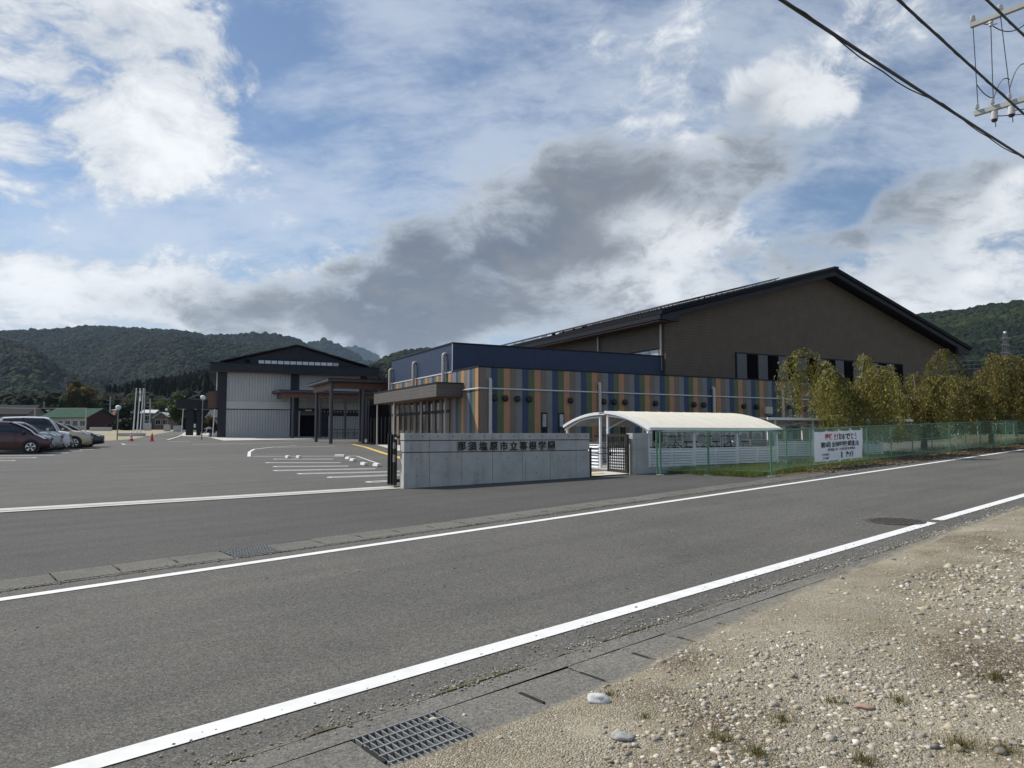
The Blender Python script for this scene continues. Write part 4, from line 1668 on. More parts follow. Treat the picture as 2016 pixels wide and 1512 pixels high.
def slide_gate():
    t = thing('sliding_gate', 'black folded sliding gate standing at the left end of the gate wall', 'gate', bp(W0, 0, 0, 0.225), BA)
    for k, y in enumerate((0.40, 0.56, 0.72)):
        x0 = -0.13 - 0.02 * k
        b = MB()
        b.box(x0, x0 + 0.09, y, y + 0.05, 0.05, 1.30)
        b.build('end_stile', MT['black_metal'], t, bevel=0.004)
        r = MB()
        r.box(x0 + 0.092, 4.6, y + 0.005, y + 0.045, 0.12, 0.18)
        r.box(x0 + 0.092, 4.6, y + 0.005, y + 0.045, 1.20, 1.26)
        r.build('rail', MT['black_metal'], t)
        bar = MB().box(-0.012, 0.012, y + 0.012, y + 0.036, 0.182, 1.198).mesh('bar', MT['black_metal'])
        for i in range(10):
            put('bar', bar, t, (0.3 + i * 0.45, 0, 0))
    MB().box(-0.15, -0.10, 0.345, 0.395, 0.95, 1.10).build('lock_box', MT['steel'], t)
    MB().box(-0.15, -0.10, 0.345, 0.395, 0.62, 0.80).build('lock_box', MT['steel'], t)
    MB().lathe([(0.03, 0), (0.03, -0.03)], 10, (-0.085, 0.398, 1.2), 'y').build('knob', MT['flash'], t)
    MB().lathe([(0.06, 0.0), (0.06, 0.05)], 10, (-0.09, 0.30, -0.02)).build('roller', MT['black_metal'], t)


slide_gate()


def pillar_and_wicket():
    t = thing('gate_pillar', 'short square concrete pillar between the small gate and the green fence', 'pillar', bp(W0, 6.84, 0, WZ), BA)
    MB().box(0.012, 0.55, 0.012, 0.288, -0.3, ZTOP - 0.02).build('core', MT['conc'], t)
    for (z0, z1) in ((-0.3, 0.873), (0.891, 1.161), (1.179, ZTOP)):
        MB().box(0, 0.44, 0, 0.30, z0, z1).build('concrete_panel', MT['conc'], t, bevel=0.004)
        MB().box(0.445, 0.56, 0, 0.30, z0, z1).build('concrete_panel', MT['conc'], t, bevel=0.004)
    g = thing('wicket_gate', 'open dark bronze barred small gate beside the concrete pillar', 'gate', bp(W0, 6.72, 0.10, 0.40), BA)
    MB().box(-0.035, 0.035, -0.04, 0.04, -0.12, 1.12).build('hinge_post', MT['bronze_gate'], g, bevel=0.004)
    ph = rad(97)
    leaf = MB()

    def lb(u0, u1, z0, z1, th=0.02):
        d = Vector((-math.cos(ph), math.sin(ph), 0))
        n = Vector((d.y, -d.x, 0)) * th
        P = [d * u0 - n, d * u1 - n, d * u1 + n, d * u0 + n]
        return MB().prism([(p.x, p.y, z0) for p in P], (0, 0, z1 - z0))
    lb(0.06, 0.14, 0.0, 1.13, 0.025).build('stile', MT['bronze_gate'], g)
    lb(1.10, 1.18, 0.0, 1.13, 0.025).build('stile', MT['bronze_gate'], g)
    for (z0, z1) in ((0.0, 0.09), (1.05, 1.13)):
        lb(0.141, 1.099, z0, z1, 0.025).build('rail', MT['bronze_gate'], g)
    for i in range(7):
        u = 0.23 + i * 0.125
        lb(u, u + 0.028, 0.091, 1.049, 0.014).build('bar', MT['bronze_gate'], g)
    lb(1.0, 1.095, 0.50, 0.60, 0.035).build('latch', MT['black_metal'], g)
    r = thing('barrier_bars', 'two thin black bars across the small gate opening', 'barrier', bp(W0, 5.40, 0.06, 0.36), BA)
    MB().box(0.0, 0.05, -0.025, 0.025, -0.04, 0.80).build('post', MT['black_metal'], r)
    for z in (0.62, 0.78):
        MB().tube([(0.05, 0, z), (1.28, 0, z)], 0.012, 6).build('bar', MT['black_metal'], r)


pillar_and_wicket()

# ================================================================== BICYCLE SHEDS
S0 = Vector((3.95, 20.8, 0.48))
MT['shed_roof'] = plain('cream_corrugated_roof', (0.80, 0.755, 0.62), 0.5, 0, 0.05, 3)
MT['shed_under'] = plain('grey_roof_underside', (0.30, 0.31, 0.31), 0.6, 0, 0.08, 3)


def arc(y0, z0, y1, z1, bulge, n=8):
    P = []
    for i in range(n + 1):
        k = i / n
        P.append((y0 + (y1 - y0) * k, z0 + (z1 - z0) * k + bulge * 4 * k * (1 - k)))
    return P


def sheet_curve(b, x0, x1, prof, th):
    n = len(prof)
    for (i, j) in zip(range(n - 1), range(1, n)):
        (ya, za), (yb, zb) = prof[i], prof[j]
        b.prism([(x0, ya, za), (x0, yb, zb), (x0, yb, zb + th), (x0, ya, za + th)], (x1 - x0, 0, 0))


def curved_sheet(x0, x1, prof, th, mat_top, mat_bot, parent, name):
    """one roof sheet: closed curved slab, cream outside, grey underside, with a raised seam"""
    b = MB()
    n = len(prof)
    base = len(b.v)
    for x in (x0, x1):
        for (y, z) in prof:
            b.v.append((x, y, z))
        for (y, z) in prof:
            b.v.append((x, y, z + th))
    m = 2 * n
    for i in range(n - 1):
        b.f.append((i, i + 1, m + i + 1, m + i)); b.mi.append(1)
        b.f.append((n + i, m + n + i, m + n + i + 1, n + i + 1)); b.mi.append(0)
        b.f.append((i, n + i, n + i + 1, i + 1)); b.mi.append(0)
        b.f.append((m + i, m + i + 1, m + n + i + 1, m + n + i)); b.mi.append(0)
    for i in (0, n - 1):
        b.f.append((i, m + i, m + n + i, n + i)); b.mi.append(0)
    o = b.build(name, [mat_top, mat_bot], parent, smooth=0.5)
    return o


def louvre_panel(parent, x0, x1, y, z0, z1, along='x', slats=6, mat=None):
    mat = mat or MT['shed_panel']
    fr = MB()

    def bx(b, u0, u1, v0, v1, za, zb):
        if along == 'x':
            b.box(u0, u1, y + v0, y + v1, za, zb)
        else:
            b.box(y + v0, y + v1, u0, u1, za, zb)
    bx(fr, x0, x0 + 0.03, -0.015, 0.03, z0, z1)
    bx(fr, x1 - 0.03, x1, -0.015, 0.03, z0, z1)
    bx(fr, x0 + 0.03, x1 - 0.03, -0.012, 0.028, z1 - 0.035, z1)
    pass
    p = fr.build('louvre_panel', mat, parent)
    bk = MB()
    bx(bk, x0 + 0.031, x1 - 0.031, 0.022, 0.027, z0, z1 - 0.036)
    bk.build('backing', MT['shed_under'], p)
    h = (z1 - z0 - 0.05) / slats
    for i in range(slats):
        za = z0 + 0.01 + i * h
        b = MB()
        if along == 'x':
            b.prism([(x0 + 0.032, y + 0.018, za + h * 0.80), (x0 + 0.032, y - 0.045, za + h * 0.10), (x0 + 0.032, y - 0.045, za), (x0 + 0.032, y + 0.018, za + h * 0.55)], (x1 - x0 - 0.064, 0, 0))
        else:
            b.prism([(y + 0.018, x0 + 0.032, za + h * 0.80), (y - 0.045, x0 + 0.032, za + h * 0.10), (y - 0.045, x0 + 0.032, za), (y + 0.018, x0 + 0.032, za + h * 0.55)], (0, x1 - x0 - 0.064, 0))
        b.build('slat', mat, p)


def shed_one():
    t = thing('bicycle_shed', 'white bicycle shed with curved cream roof and louvred panels behind the green fence', 'bicycle shed', S0, BA)
    Z = S0.z
    front = arc(-0.12, 1.69 - Z, 2.12, 2.235 - Z, 0.10)
    back = arc(2.42, 2.20 - Z, 4.62, 1.80 - Z, 0.10)
    Ln = 5.35
    n = 10
    for i in range(n):
        a, b_ = Ln * i / n, Ln * (i + 1) / n
        for pr in (front, back):
            curved_sheet(a + 0.004, b_ - 0.004, pr, 0.022, MT['shed_roof'], MT['shed_under'], t, 'roof_sheet')
        curved_sheet(b_ - 0.03, b_ + (0.0 if i == n - 1 else 0.03), [(y, z + 0.0225) for (y, z) in front], 0.006, MT['shed_roof'], MT['shed_roof'], t, 'roof_seam')
    MB().box(-0.03, Ln + 0.02, 2.13, 2.41, 2.14 - Z, 2.17 - Z).build('valley_gutter', MT['white_steel'], t)
    for pr, y in ((front, 0), (back, 0)):
        for x in (-0.02, Ln + 0.004):
            curved_sheet(x - 0.02, x + 0.016, [(yy, z - 0.06) for (yy, z) in pr], 0.088, MT['white_steel'], MT['white_steel'], t, 'verge_strip')
    MB().box(-0.03, Ln + 0.02, -0.17, -0.125, 1.64 - Z, 1.72 - Z).build('eave_gutter', MT['white_steel'], t)
    xs = [0.06, 1.80, 3.55, Ln - 0.06]
    for k, x in enumerate(xs):
        for pr, ys in ((front, 2.06), (back, 2.48)):
            b = MB()
            b.tube([(x, y, z - 0.09 - 0.05 * abs(1 - 2 * i / 8)) for i, (y, z) in enumerate(pr)], 0.028, 8)
            b.build('arch_rib', MT['white_steel'], t, smooth=0.8)
            MB().box(x - 0.035, x + 0.035, ys - 0.035, ys + 0.035, -0.18 if k == 0 else 0.0, 2.10 - Z).build('post', MT['white_steel'], t, bevel=0.006)
        MB().box(x - 0.032, x + 0.032, 0.0, 0.064, -0.05, 1.66 - Z).build('post', MT['white_steel'], t, bevel=0.006)
        MB().box(x - 0.03, x + 0.03, 4.46, 4.52, -0.1, 1.76 - Z).build('post', MT['white_steel'], t, bevel=0.006)
    for k in range(3):
        x0, x1 = xs[k] + 0.036, xs[k + 1] - 0.036
        xm = (x0 + x1) / 2
        for (a, b_) in ((x0, xm - 0.004), (xm + 0.004, x1)):
            louvre_panel(t, a, b_, 0.03, 0.09 + 0.018 * k, 0.62 + 0.012 * k)
            louvre_panel(t, a, b_, 4.49, -0.02, 0.76, slats=8)
    louvre_panel(t, 1.02, 2.0, 0.06, -0.15, 0.62, 'y', 8)
    louvre_panel(t, 2.56, 3.2, 0.06, -0.15, 0.72, 'y', 8)
    louvre_panel(t, 0.08, 0.98, 0.06, -0.05, 0.62, 'y', 7)
    MB().box(-0.05, Ln + 0.05, -0.05, 0.11, -0.35, 0.085).build('concrete_base', MT['conc'], t, bevel=0.01)
    MB().box(-0.05, Ln + 0.05, 0.112, 4.6, -0.35, -0.03).build('floor_slab', MT['conc_pale'], t)
    return t


shed_one()
S2 = bp(S0, 7.35, 2.0, 0.60)


def shed_two():
    t = thing('bicycle_shed', 'second bicycle shed with low dark roof behind the banner and weeping tree', 'bicycle shed', S2, BA)
    Z = S2.z
    pr = arc(-0.25, 2.08 - Z, 2.4, 1.86 - Z, 0.08)
    Ln = 8.2
    for i in range(10):
        curved_sheet(Ln * i / 10 + 0.004 - 0.6, Ln * (i + 1) / 10 - 0.004 - 0.6, pr, 0.022, MT['shed_under'], MT['shed_under'], t, 'roof_sheet')
    MB().box(-0.62, Ln - 0.58, -0.30, -0.255, 2.03 - Z, 2.12 - Z).build('eave_gutter', MT['white_steel'], t)
    xs = [0.1, 2.1, 4.1, 6.1]
    for x in xs:
        MB().box(x - 0.032, x + 0.032, 0.0, 0.064, -0.1, 2.04 - Z).build('post', MT['white_steel'], t, bevel=0.006)
        MB().tube([(x, 0.03, 1.85 - Z), (x, 0.5, 1.95 - Z), (x, 2.2, 1.78 - Z)], 0.025, 8).build('arch_rib', MT['white_steel'], t)
        MB().box(x - 0.03, x + 0.03, 2.2, 2.26, -0.1, 1.82 - Z).build('post', MT['white_steel'], t)
    for k in range(3):
        for q in range(2):
            x0 = xs[k] + 0.036 + q * 0.966
            louvre_panel(t, x0, x0 + 0.95, 0.03, 0.10, 0.66)
            louvre_panel(t, x0, x0 + 0.95, 2.23, 0.05, 0.70)
    MB().box(-0.05, 6.3, -0.05, 2.4, -0.4, 0.06).build('concrete_base', MT['conc'], t)


shed_two()


def bicycle(name, label, O, rot, frame_mat):
    t = thing(name, label, 'bicycle', O, rot, 'bicycles parked in the shed')
    R_ = 0.33
    for x in (-0.53, 0.53):
        w = MB()
        w.tube([(x + R_ * math.cos(a), 0, R_ + R_ * math.sin(a)) for a in [2 * math.pi * i / 24 for i in range(24)]], 0.018, 6, closed=True)
        wo = w.build('wheel', MT['tyre'], t)
        sp = MB()
        for i in range(12):
            a = 2 * math.pi * i / 12
            sp.tube([(x, 0, R_), (x + R_ * 0.96 * math.cos(a), 0, R_ + R_ * 0.96 * math.sin(a))], 0.002, 3)
        sp.build('spokes', MT['steel'], wo)
    f = MB()
    bb, st_, hd, hub = (-0.08, 0, 0.28), (-0.22, 0, 0.78), (0.34, 0, 0.85), (-0.53, 0, R_)
    f.tube([bb, st_], 0.016, 6).tube([bb, (0.36, 0, 0.72)], 0.018, 6).tube([(-0.16, 0, 0.55), hd], 0.016, 6)
    f.tube([bb, hub], 0.012, 6).tube([(-0.2, 0, 0.68), hub], 0.012, 6)
    f.tube([(0.30, 0, 0.95), (0.40, 0, 0.65), (0.53, 0, R_)], 0.016, 6)
    f.build('frame', frame_mat, t)
    MB().tube([(0.18, -0.28, 0.99), (0.30, -0.22, 1.03), (0.33, 0, 0.98), (0.30, 0.22, 1.03), (0.18, 0.28, 0.99)], 0.014, 6).build('handlebar', MT['black_metal'], t)
    MB().prism([(-0.36, -0.09, 0.80), (-0.10, -0.02, 0.80), (-0.10, 0.02, 0.80), (-0.36, 0.09, 0.80)], (0, 0, 0.05)).build('saddle', MT['black_metal'], t, bevel=0.01)
    b = MB()
    for s in (-1, 1):
        b.tube([(0.42, 0.13 * s, 0.72), (0.68, 0.12 * s, 0.72), (0.68, 0.12 * s, 0.90), (0.42, 0.13 * s, 0.92), (0.42, 0.13 * s, 0.72)], 0.006, 4)
    for z in (0.72, 0.91):
        b.tube([(0.42, -0.13, z), (0.42, 0.13, z), (0.68, 0.12, z), (0.68, -0.12, z), (0.42, -0.13, z)], 0.006, 4)
    b.build('basket', MT['steel'], t)


MT['tyre'] = plain('black_rubber', (0.012, 0.012, 0.012), 0.8)
MT['bike_silver'] = plain('silver_bike_paint', (0.45, 0.46, 0.47), 0.35, 0.5)
MT['bike_blue'] = plain('blue_bike_paint', (0.03, 0.06, 0.16), 0.35, 0.2)
for (a, b_, lab, m) in ((1.55, 1.15, 'bicycle in the shed, third post from the small gate side', 'bike_silver'),
                        (2.25, 1.10, 'bicycle with raised handlebar, middle of the shed', 'bike_blue'),
                        (3.05, 1.15, 'bicycle right of the middle, handlebar above the louvres', 'bike_silver'),
                        (3.95, 1.10, 'bicycle near the right end of the shed', 'bike_blue'),
                        (4.75, 1.15, 'bicycle at the far right end of the curved-roof shed', 'bike_silver')):
    p = bp(S0, a, b_, 0.45)
    bicycle('bicycle', lab, p, BA + math.pi / 2 + random.uniform(-0.12, 0.12) + (math.pi if a != 2.25 and a < 4 else 0), MT[m])
bicycle('bicycle', 'silver bicycle glimpsed through the small gate, leftmost in the shed', bp(S0, 0.75, 3.2, 0.45), BA + math.pi / 2 + 0.25, MT['bike_silver'])


def ac_unit(x, y, label):
    p = bp(C0, x, y)
    p.z = 0.60
    t = thing('air_conditioner', label, 'air conditioner', p, BA, 'outdoor units along the striped wall')
    MB().box(0, 0.95, 0, 0.36, 0.1, 1.16).build('casing', MT['pipe'], t, bevel=0.015)
    MB().box(0.08, 0.2, 0.02, 0.34, 0, 0.1).build('foot', MT['black_metal'], t)
    MB().box(0.75, 0.87, 0.02, 0.34, 0, 0.1).build('foot', MT['black_metal'], t)
    g = MB().lathe([(0.36, 0.0), (0.36, -0.018), (0.33, -0.02)], 20, (0.44, 0, 0.64), 'y').build('fan_guard', MT['shed_under'], t)
    b = MB()
    for r in (0.09, 0.17, 0.25, 0.33):
        b.tube([(0.44 + r * math.cos(a), -0.026, 0.64 + r * math.sin(a)) for a in [2 * math.pi * i / 18 for i in range(18)]], 0.006, 4, closed=True)
    b.build('grille', MT['pipe'], g)


names = ['first', 'second', 'third', 'fourth', 'fifth', 'sixth', 'seventh', 'eighth']
for i in range(8):
    ac_unit(12.6 + i * 1.26, -1.3, '%s beige outdoor fan unit from the left under the shed roof, along the striped wall' % names[i])


# ================================================================== GREEN FENCE
def fence():
    P = [(16.05, 12.66), (16.69, 11.53), (17.35, 10.05), (18.75, 10.38)]
    s = 20.15
    while s < 62:
        P.append((s, 10.40 + 0.0006 * (s - 20) ** 2))
        s += 1.87
    pts = [xy(*p) for p in P]
    p0 = pts[0]
    t = thing('chain_link_fence', 'green chain-link fence with green posts and rails beside the road', 'fence', (p0[0], p0[1], H(*p0)))
    org = Vector((p0[0], p0[1], H(*p0)))
    post = MB().tube([(0, 0, -0.2), (0, 0, 1.22)], 0.027, 8).mesh('post', MT['green_steel'], smooth=0.8)
    thin = MB().tube([(0, 0, -0.2), (0, 0, 1.22)], 0.018, 6).mesh('post', MT['green_steel'], smooth=0.8)
    foot = MB().box(-0.09, 0.09, -0.09, 0.09, -0.2, 0.015).mesh('footing', MT['conc'])
    G3 = [Vector((x, y, H(x, y))) for (x, y) in pts]
    for i, g in enumerate(G3):
        put('post', post if i < 3 else thin, t, g - org)
        put('footing', foot, t, g - org)
    ex = Vector((-0.09, 0.06, 0))
    put('post', post, t, G3[0] - org + ex)
    for i, (a, b_) in enumerate(zip(G3[:-1], G3[1:])):
        A, B = a - org, b_ - org
        up = Vector((0, 0, 1))
        for z, r in ((1.20, 0.021), (0.13, 0.017)):
            MB().tube([A + up * z, B + up * z], r, 6).build('rail', MT['green_steel'], t)
        if i > 5:
            MB().tube([A + up * 0.66, B + up * 0.66], 0.008, 5).build('mid_wire', MT['green_wire'], t)
        ln = (B - A).length
        d = (B - A) / ln
        h0, h1 = 0.14, 1.19
        hh = h1 - h0
        pitch = 0.075 if i < 8 else 0.10
        r = 0.0021 if i < 8 else 0.0026
        b = MB()
        for sg in (1, -1):
            u = -hh if sg > 0 else 0.0
            while u < (ln if sg > 0 else ln + hh):
                # line from (u, 0) rising at 45 degrees
                lo, hi = 0.0, hh
                if sg > 0:
                    lo, hi = max(0.0, -u), min(hh, ln - u)
                    q0, q1 = (u + lo, lo), (u + hi, hi)
                else:
                    lo, hi = max(0.0, u - ln), min(hh, u)
                    q0, q1 = (u - lo, lo), (u - hi, hi)
                if hi - lo > 0.02:
                    b.tube([A + d * q0[0] + up * (h0 + q0[1]), A + d * q1[0] + up * (h0 + q1[1])], r, 3, cap=False)
                u += pitch
        m = b.build('wire_mesh', MT['green_wire'], t, recalc=False)
        m['kind'] = 'stuff'


fence()


def banner():
    s0, s1, tt = 20.2, 23.32, 10.335
    a, b_ = Vector((*xy(s0, tt), 0)), Vector((*xy(s1, tt), 0))
    a.z, b_.z = H(a.x, a.y) + 0.225, H(b_.x, b_.y) + 0.225
    d = b_ - a
    ln = math.hypot(d.x, d.y)
    ang = math.atan2(d.y, d.x)
    slope = d.z / ln
    hgt = 0.885
    t = thing('banner', 'white cloth banner with red and black Japanese lettering tied to the green fence', 'banner', a, ang)

    def bend(x, z):
        k = x / ln
        fold = 0.022 * math.sin(k * 21 + z * 1.6) * (0.35 + k) + 0.012 * math.sin(k * 47 + z * 4)
        sag = -0.02 * abs(math.sin(k * math.pi * 4)) * (z / hgt)
        return -0.03 + fold, z + slope * x + sag
    nx, nz = 90, 16
    v, f = [], []
    for side in (0, 1):
        for i in range(nx + 1):
            for j in range(nz + 1):
                x, z = ln * i / nx, hgt * j / nz
                y, zz = bend(x, z)
                v.append((x, y + 0.002 * side, zz))
    m = (nx + 1) * (nz + 1)
    for i in range(nx):
        for j in range(nz):
            q = i * (nz + 1) + j
            f.append((q, q + nz + 1, q + nz + 2, q + 1))
            f.append((m + q, m + q + 1, m + q + nz + 2, m + q + nz + 1))
    me = np_mesh('cloth', np.array(v), np.array(f), MT['cloth'], None, True)
    put('cloth', me, t)
    red = plain('red_banner_ink', (0.55, 0.030, 0.030), 0.7)
    ink = plain('black_banner_ink', (0.018, 0.018, 0.022), 0.7)

    def word(body, x0, x1, z0, z1, mat, bold):
        o = text_mesh('lettering', body, 1.0, 0.0, mat, t, bold)
        me = o.data
        n = len(me.vertices)
        co = np.empty(n * 3, np.float32)
        me.vertices.foreach_get('co', co)
        co = co.reshape(-1, 3)
        mn, mx = co.min(0), co.max(0)
        for i in range(n):
            x = ln * (x0 + (x1 - x0) * (co[i, 0] - mn[0]) / (mx[0] - mn[0]))
            z = hgt * (z0 + (z1 - z0) * (co[i, 2] - mn[2]) / (mx[2] - mn[2]))
            y, zz = bend(x, z)
            co[i] = (x, y - 0.006, zz)
        me.vertices.foreach_set('co', co.ravel())
        me.update()
    word('優勝', 0.20, 0.37, 0.69, 0.92, red, 0.035)
    word('!!', 0.395, 0.45, 0.70, 0.91, red, 0.02)
    word('おめでとう', 0.475, 0.87, 0.69, 0.92, ink, 0.03)
    word('第56回', 0.125, 0.315, 0.45, 0.65, ink, 0.03)
    word('全国中学校柔道大会', 0.345, 0.945, 0.45, 0.65, ink, 0.03)
    word('箒根柔道スポーツ少年団', 0.26, 0.60, 0.32, 0.42, ink, 0.02)
    word('箒根中学校3年', 0.62, 0.82, 0.32, 0.42, ink, 0.02)
    word('星', 0.495, 0.555, 0.07, 0.27, ink, 0.03)
    word('凌介', 0.63, 0.78, 0.07, 0.27, ink, 0.03)
    word('市立箒根学園', 0.14, 0.29, 0.18, 0.255, ink, 0.015)
    word('柔道部', 0.155, 0.265, 0.06, 0.135, ink, 0.015)
    for k in (0.0, 0.25, 0.5, 0.75, 1.0):
        for z in (0.0, hgt):
            y, zz = bend(ln * k, z)
            dzz = 0.05 if z else -0.05
            MB().tube([(ln * k, y, zz), (ln * k, 0.01, zz + dzz)], 0.008, 5).build('tie', MT['white_steel'], t)


MT['cloth'] = plain('white_banner_cloth', (0.90, 0.90, 0.90), 0.8, 0, 0.04, 5)
banner()

# ---- weeds along the fence and in the bed behind it
def verge():
    roots, cols = [], []
    gr = np.array((0.060, 0.095, 0.028))

    def patch(n, s0, s1, t0, t1, hmul, base, dry):
        for _ in range(n):
            s, t_ = RNG.uniform(s0, s1), RNG.uniform(t0, t1)
            x, y = xy(s, t_)
            if noise.noise((x * 0.9, y * 0.9, 2.0)) + RNG.normal(0, 0.3) < -0.15:
                continue
            roots.append((x, y, H(x, y) - 0.05))
            c = np.array(base) * RNG.uniform(0.6, 1.35)
            if RNG.random() < dry:
                c = np.array((0.24, 0.18, 0.08)) * RNG.uniform(0.5, 1.2)
            cols.append(c)
    patch(11000, 16.7, 19.8, 10.2, 13.0, 1, (0.125, 0.175, 0.040), 0.15)
    patch(6500, 19.0, 26.0, 10.2, 12.2, 1, (0.105, 0.145, 0.036), 0.22)
    patch(5500, 26.0, 50.0, 10.2, 12.8, 1, (0.075, 0.105, 0.030), 0.35)
    blades('fence_weeds', np.array(roots), 0.24, 0.007, np.array(cols), MT['grass'], 0.6)
    roots, cols = [], []
    patch(2600, 17.3, 24.0, 9.75, 10.35, 1, (0.10, 0.105, 0.03), 0.55)
    patch(1400, 24.0, 45.0, 9.9, 10.4, 1, (0.10, 0.09, 0.03), 0.75)
    blades('fence_weeds', np.array(roots), 0.075, 0.005, np.array(cols), MT['grass'], 0.9)
    # fallen leaves under the trees
    n = 1500
    pts, cl = [], []
    for _ in range(n):
        s = RNG.uniform(19, 52)
        t_ = RNG.uniform(9.7, 10.5) if RNG.random() < 0.8 else RNG.uniform(9.3, 9.7)
        x, y = xy(s, t_)
        pts.append((x, y, H(x, y) + 0.012))
        cl.append(np.array(((0.13, 0.075, 0.04), (0.10, 0.06, 0.038), (0.17, 0.11, 0.055))[RNG.integers(0, 3)]) * RNG.uniform(0.6, 1.2))
    me = stones(np.array(pts), RNG.uniform(0.02, 0.05, n), np.array(cl), 'fallen_leaves', MT['stone'])
    structure('fallen_leaves', me, None, 'stuff')


verge()
strip('verge_soil', 17.4, 80, 0.6, lambda s: max(tF(s) + 0.60, 9.70), lambda s: 10.9, 3, MT['moss'], 0.004)

# ================================================================== WEEPING CHERRY TREES
MT['bark'] = plain('grey_brown_bark', (0.085, 0.068, 0.055), 0.9, 0, 0.35, 12, bump=0.8)
MT['twig'] = plain('pale_twig', (0.12, 0.105, 0.06), 0.85, 0, 0.2, 12)
MT['leaf'] = leaf_mat('cherry_leaf', 0.3)


def leaf_cards(pos, dirs, length, width, cols, name, mat):
    """small pointed leaves: two triangles folded along the midrib"""
    n = len(pos)
    d = dirs / np.linalg.norm(dirs, axis=1, keepdims=True)
    rnd = RNG.normal(0, 1, (n, 3))
    w = np.cross(d, rnd)
    w /= np.linalg.norm(w, axis=1, keepdims=True)
    nn = np.cross(d, w)
    L_ = (length * RNG.uniform(0.7, 1.25, n))[:, None]
    Wd = (width * RNG.uniform(0.7, 1.25, n))[:, None]
    mid = pos + d * L_ * 0.45 - nn * Wd * 0.25
    V = np.stack([pos, mid + w * Wd, pos + d * L_, mid - w * Wd], 1)
    Fc = np.array([[0, 1, 2], [0, 2, 3]])[None] + (np.arange(n) * 4)[:, None, None]
    return np_mesh(name, V.reshape(-1, 3), Fc.reshape(-1, 3), mat, np.repeat(cols, 4, 0))


def weeping_tree(label, base, hgt, rx, nlimb, seed, leafcol, brown, lean=(0, 0), density=1.0):
    rg = np.random.default_rng(seed)
    t = thing('weeping_cherry_tree', label, 'tree', base, 0, 'weeping trees behind the fence')
    fork = hgt * 0.40
    tr = MB()
    tr.tube([(0, 0, -0.2), (0.04, 0.0, 0.3), (0.02 + lean[0] * 0.3, 0.03, fork * 0.6), (lean[0] * 0.6, lean[1] * 0.6, fork)], [0.17, 0.13, 0.105, 0.095], 10)
    tw = MB()
    pos, dr, cl = [], [], []
    for k in range(nlimb):
        az = 2 * math.pi * k / nlimb + rg.normal(0, 0.3)
        reach = rx * rg.uniform(0.55, 1.05)
        rise = (hgt - fork) * (1.0 if k == nlimb // 2 else rg.uniform(0.30, 0.85))
        P, rs = [], []
        start = Vector((lean[0] * 0.6, lean[1] * 0.6, fork * rg.uniform(0.75, 1.0)))
        wob = rg.uniform(0, 6.28)
        for i in range(11):
            u = i / 10
            r = reach * (u ** 0.85)
            z = rise * math.sin(min(1.0, u * 1.25) * math.pi / 2) - rise * 0.55 * max(0, u - 0.55) ** 1.2 * 2
            a2 = az + 0.25 * math.sin(u * 3 + wob)
            P.append(start + Vector((r * math.cos(a2) + lean[0] * u * 0.5, r * math.sin(a2) + lean[1] * u * 0.5, z)))
            rs.append(0.045 * (1 - u) ** 0.9 + 0.008)
        tr.tube(P, rs, 7)
        ntw = int(24 * density)
        for q in range(ntw):
            u = 0.10 + 0.90 * (q + rg.random()) / ntw
            i = min(9, int(u * 10))
            p0 = P[i].lerp(P[i + 1], u * 10 - i)
            a3 = az + rg.normal(0, 1.1)
            out = rg.uniform(0.15, 0.75)
            drop = min(p0.z - 0.55, rg.uniform(0.7, 2.3) * hgt / 4.6)
            hump = rg.uniform(0.02, 0.30)
            T = []
            nseg = 7
            for j in range(nseg + 1):
                w = j / nseg
                T.append(p0 + Vector((out * (1 - (1 - w) ** 2) * math.cos(a3), out * (1 - (1 - w) ** 2) * math.sin(a3),
                                      hump * 4 * w * max(0, 0.5 - w) * 2 - drop * w ** 1.5)))
            tw.tube(T, [0.011 * (1 - 0.8 * j / nseg) for j in range(nseg + 1)], 4, cap=False)
            ln = sum((T[j + 1] - T[j]).length for j in range(nseg))
            nl = int(ln / 0.026 * density)
            for j in range(nl):
                w = rg.random()
                i2 = min(nseg - 1, int(w * nseg))
                c = T[i2].lerp(T[i2 + 1], w * nseg - i2)
                pos.append((c.x + rg.normal(0, 0.075), c.y + rg.normal(0, 0.075), c.z + rg.normal(0, 0.04)))
                dr.append((rg.normal(0, 0.6), rg.normal(0, 0.6), -0.9 + rg.normal(0, 0.35)))
                col = np.array(leafcol) * rg.uniform(0.55, 1.4)
                if rg.random() < brown:
                    col = np.array((0.17, 0.095, 0.030)) * rg.uniform(0.6, 1.3)
                cl.append(col)
    tr.build('trunk', MT['bark'], t, smooth=0.9)
    tw.build('twigs', MT['twig'], t, recalc=False)
    me = leaf_cards(np.array(pos), np.array(dr), 0.115, 0.026, np.array(cl), 'crown', MT['leaf'])
    put('crown', me, t)
    return t


def tree_at(px, Y):
    x = (px - CX) / F * Y
    return Vector((x, Y, H(x, Y)))


weeping_tree('tall yellow-green weeping cherry tree behind the white banner', tree_at(1688, 27.0), 4.9, 2.3, 13, 21, (0.215, 0.205, 0.045), 0.05, (-0.35, 0), 0.88)
weeping_tree('smaller brownish weeping tree, middle of the three by the fence', tree_at(1815, 31.5), 4.2, 2.7, 14, 5, (0.175, 0.165, 0.038), 0.12, (0.2, 0), 1.1)
weeping_tree('dense brownish weeping tree at the right edge by the fence', tree_at(1948, 36.0), 5.3, 3.0, 15, 9, (0.165, 0.155, 0.036), 0.14, (0, 0), 1.15)
weeping_tree('far weeping tree past the right edge of the fence row', tree_at(2040, 40.0), 5.4, 2.7, 10, 14, (0.110, 0.115, 0.028), 0.22, (0, 0), 1.1)

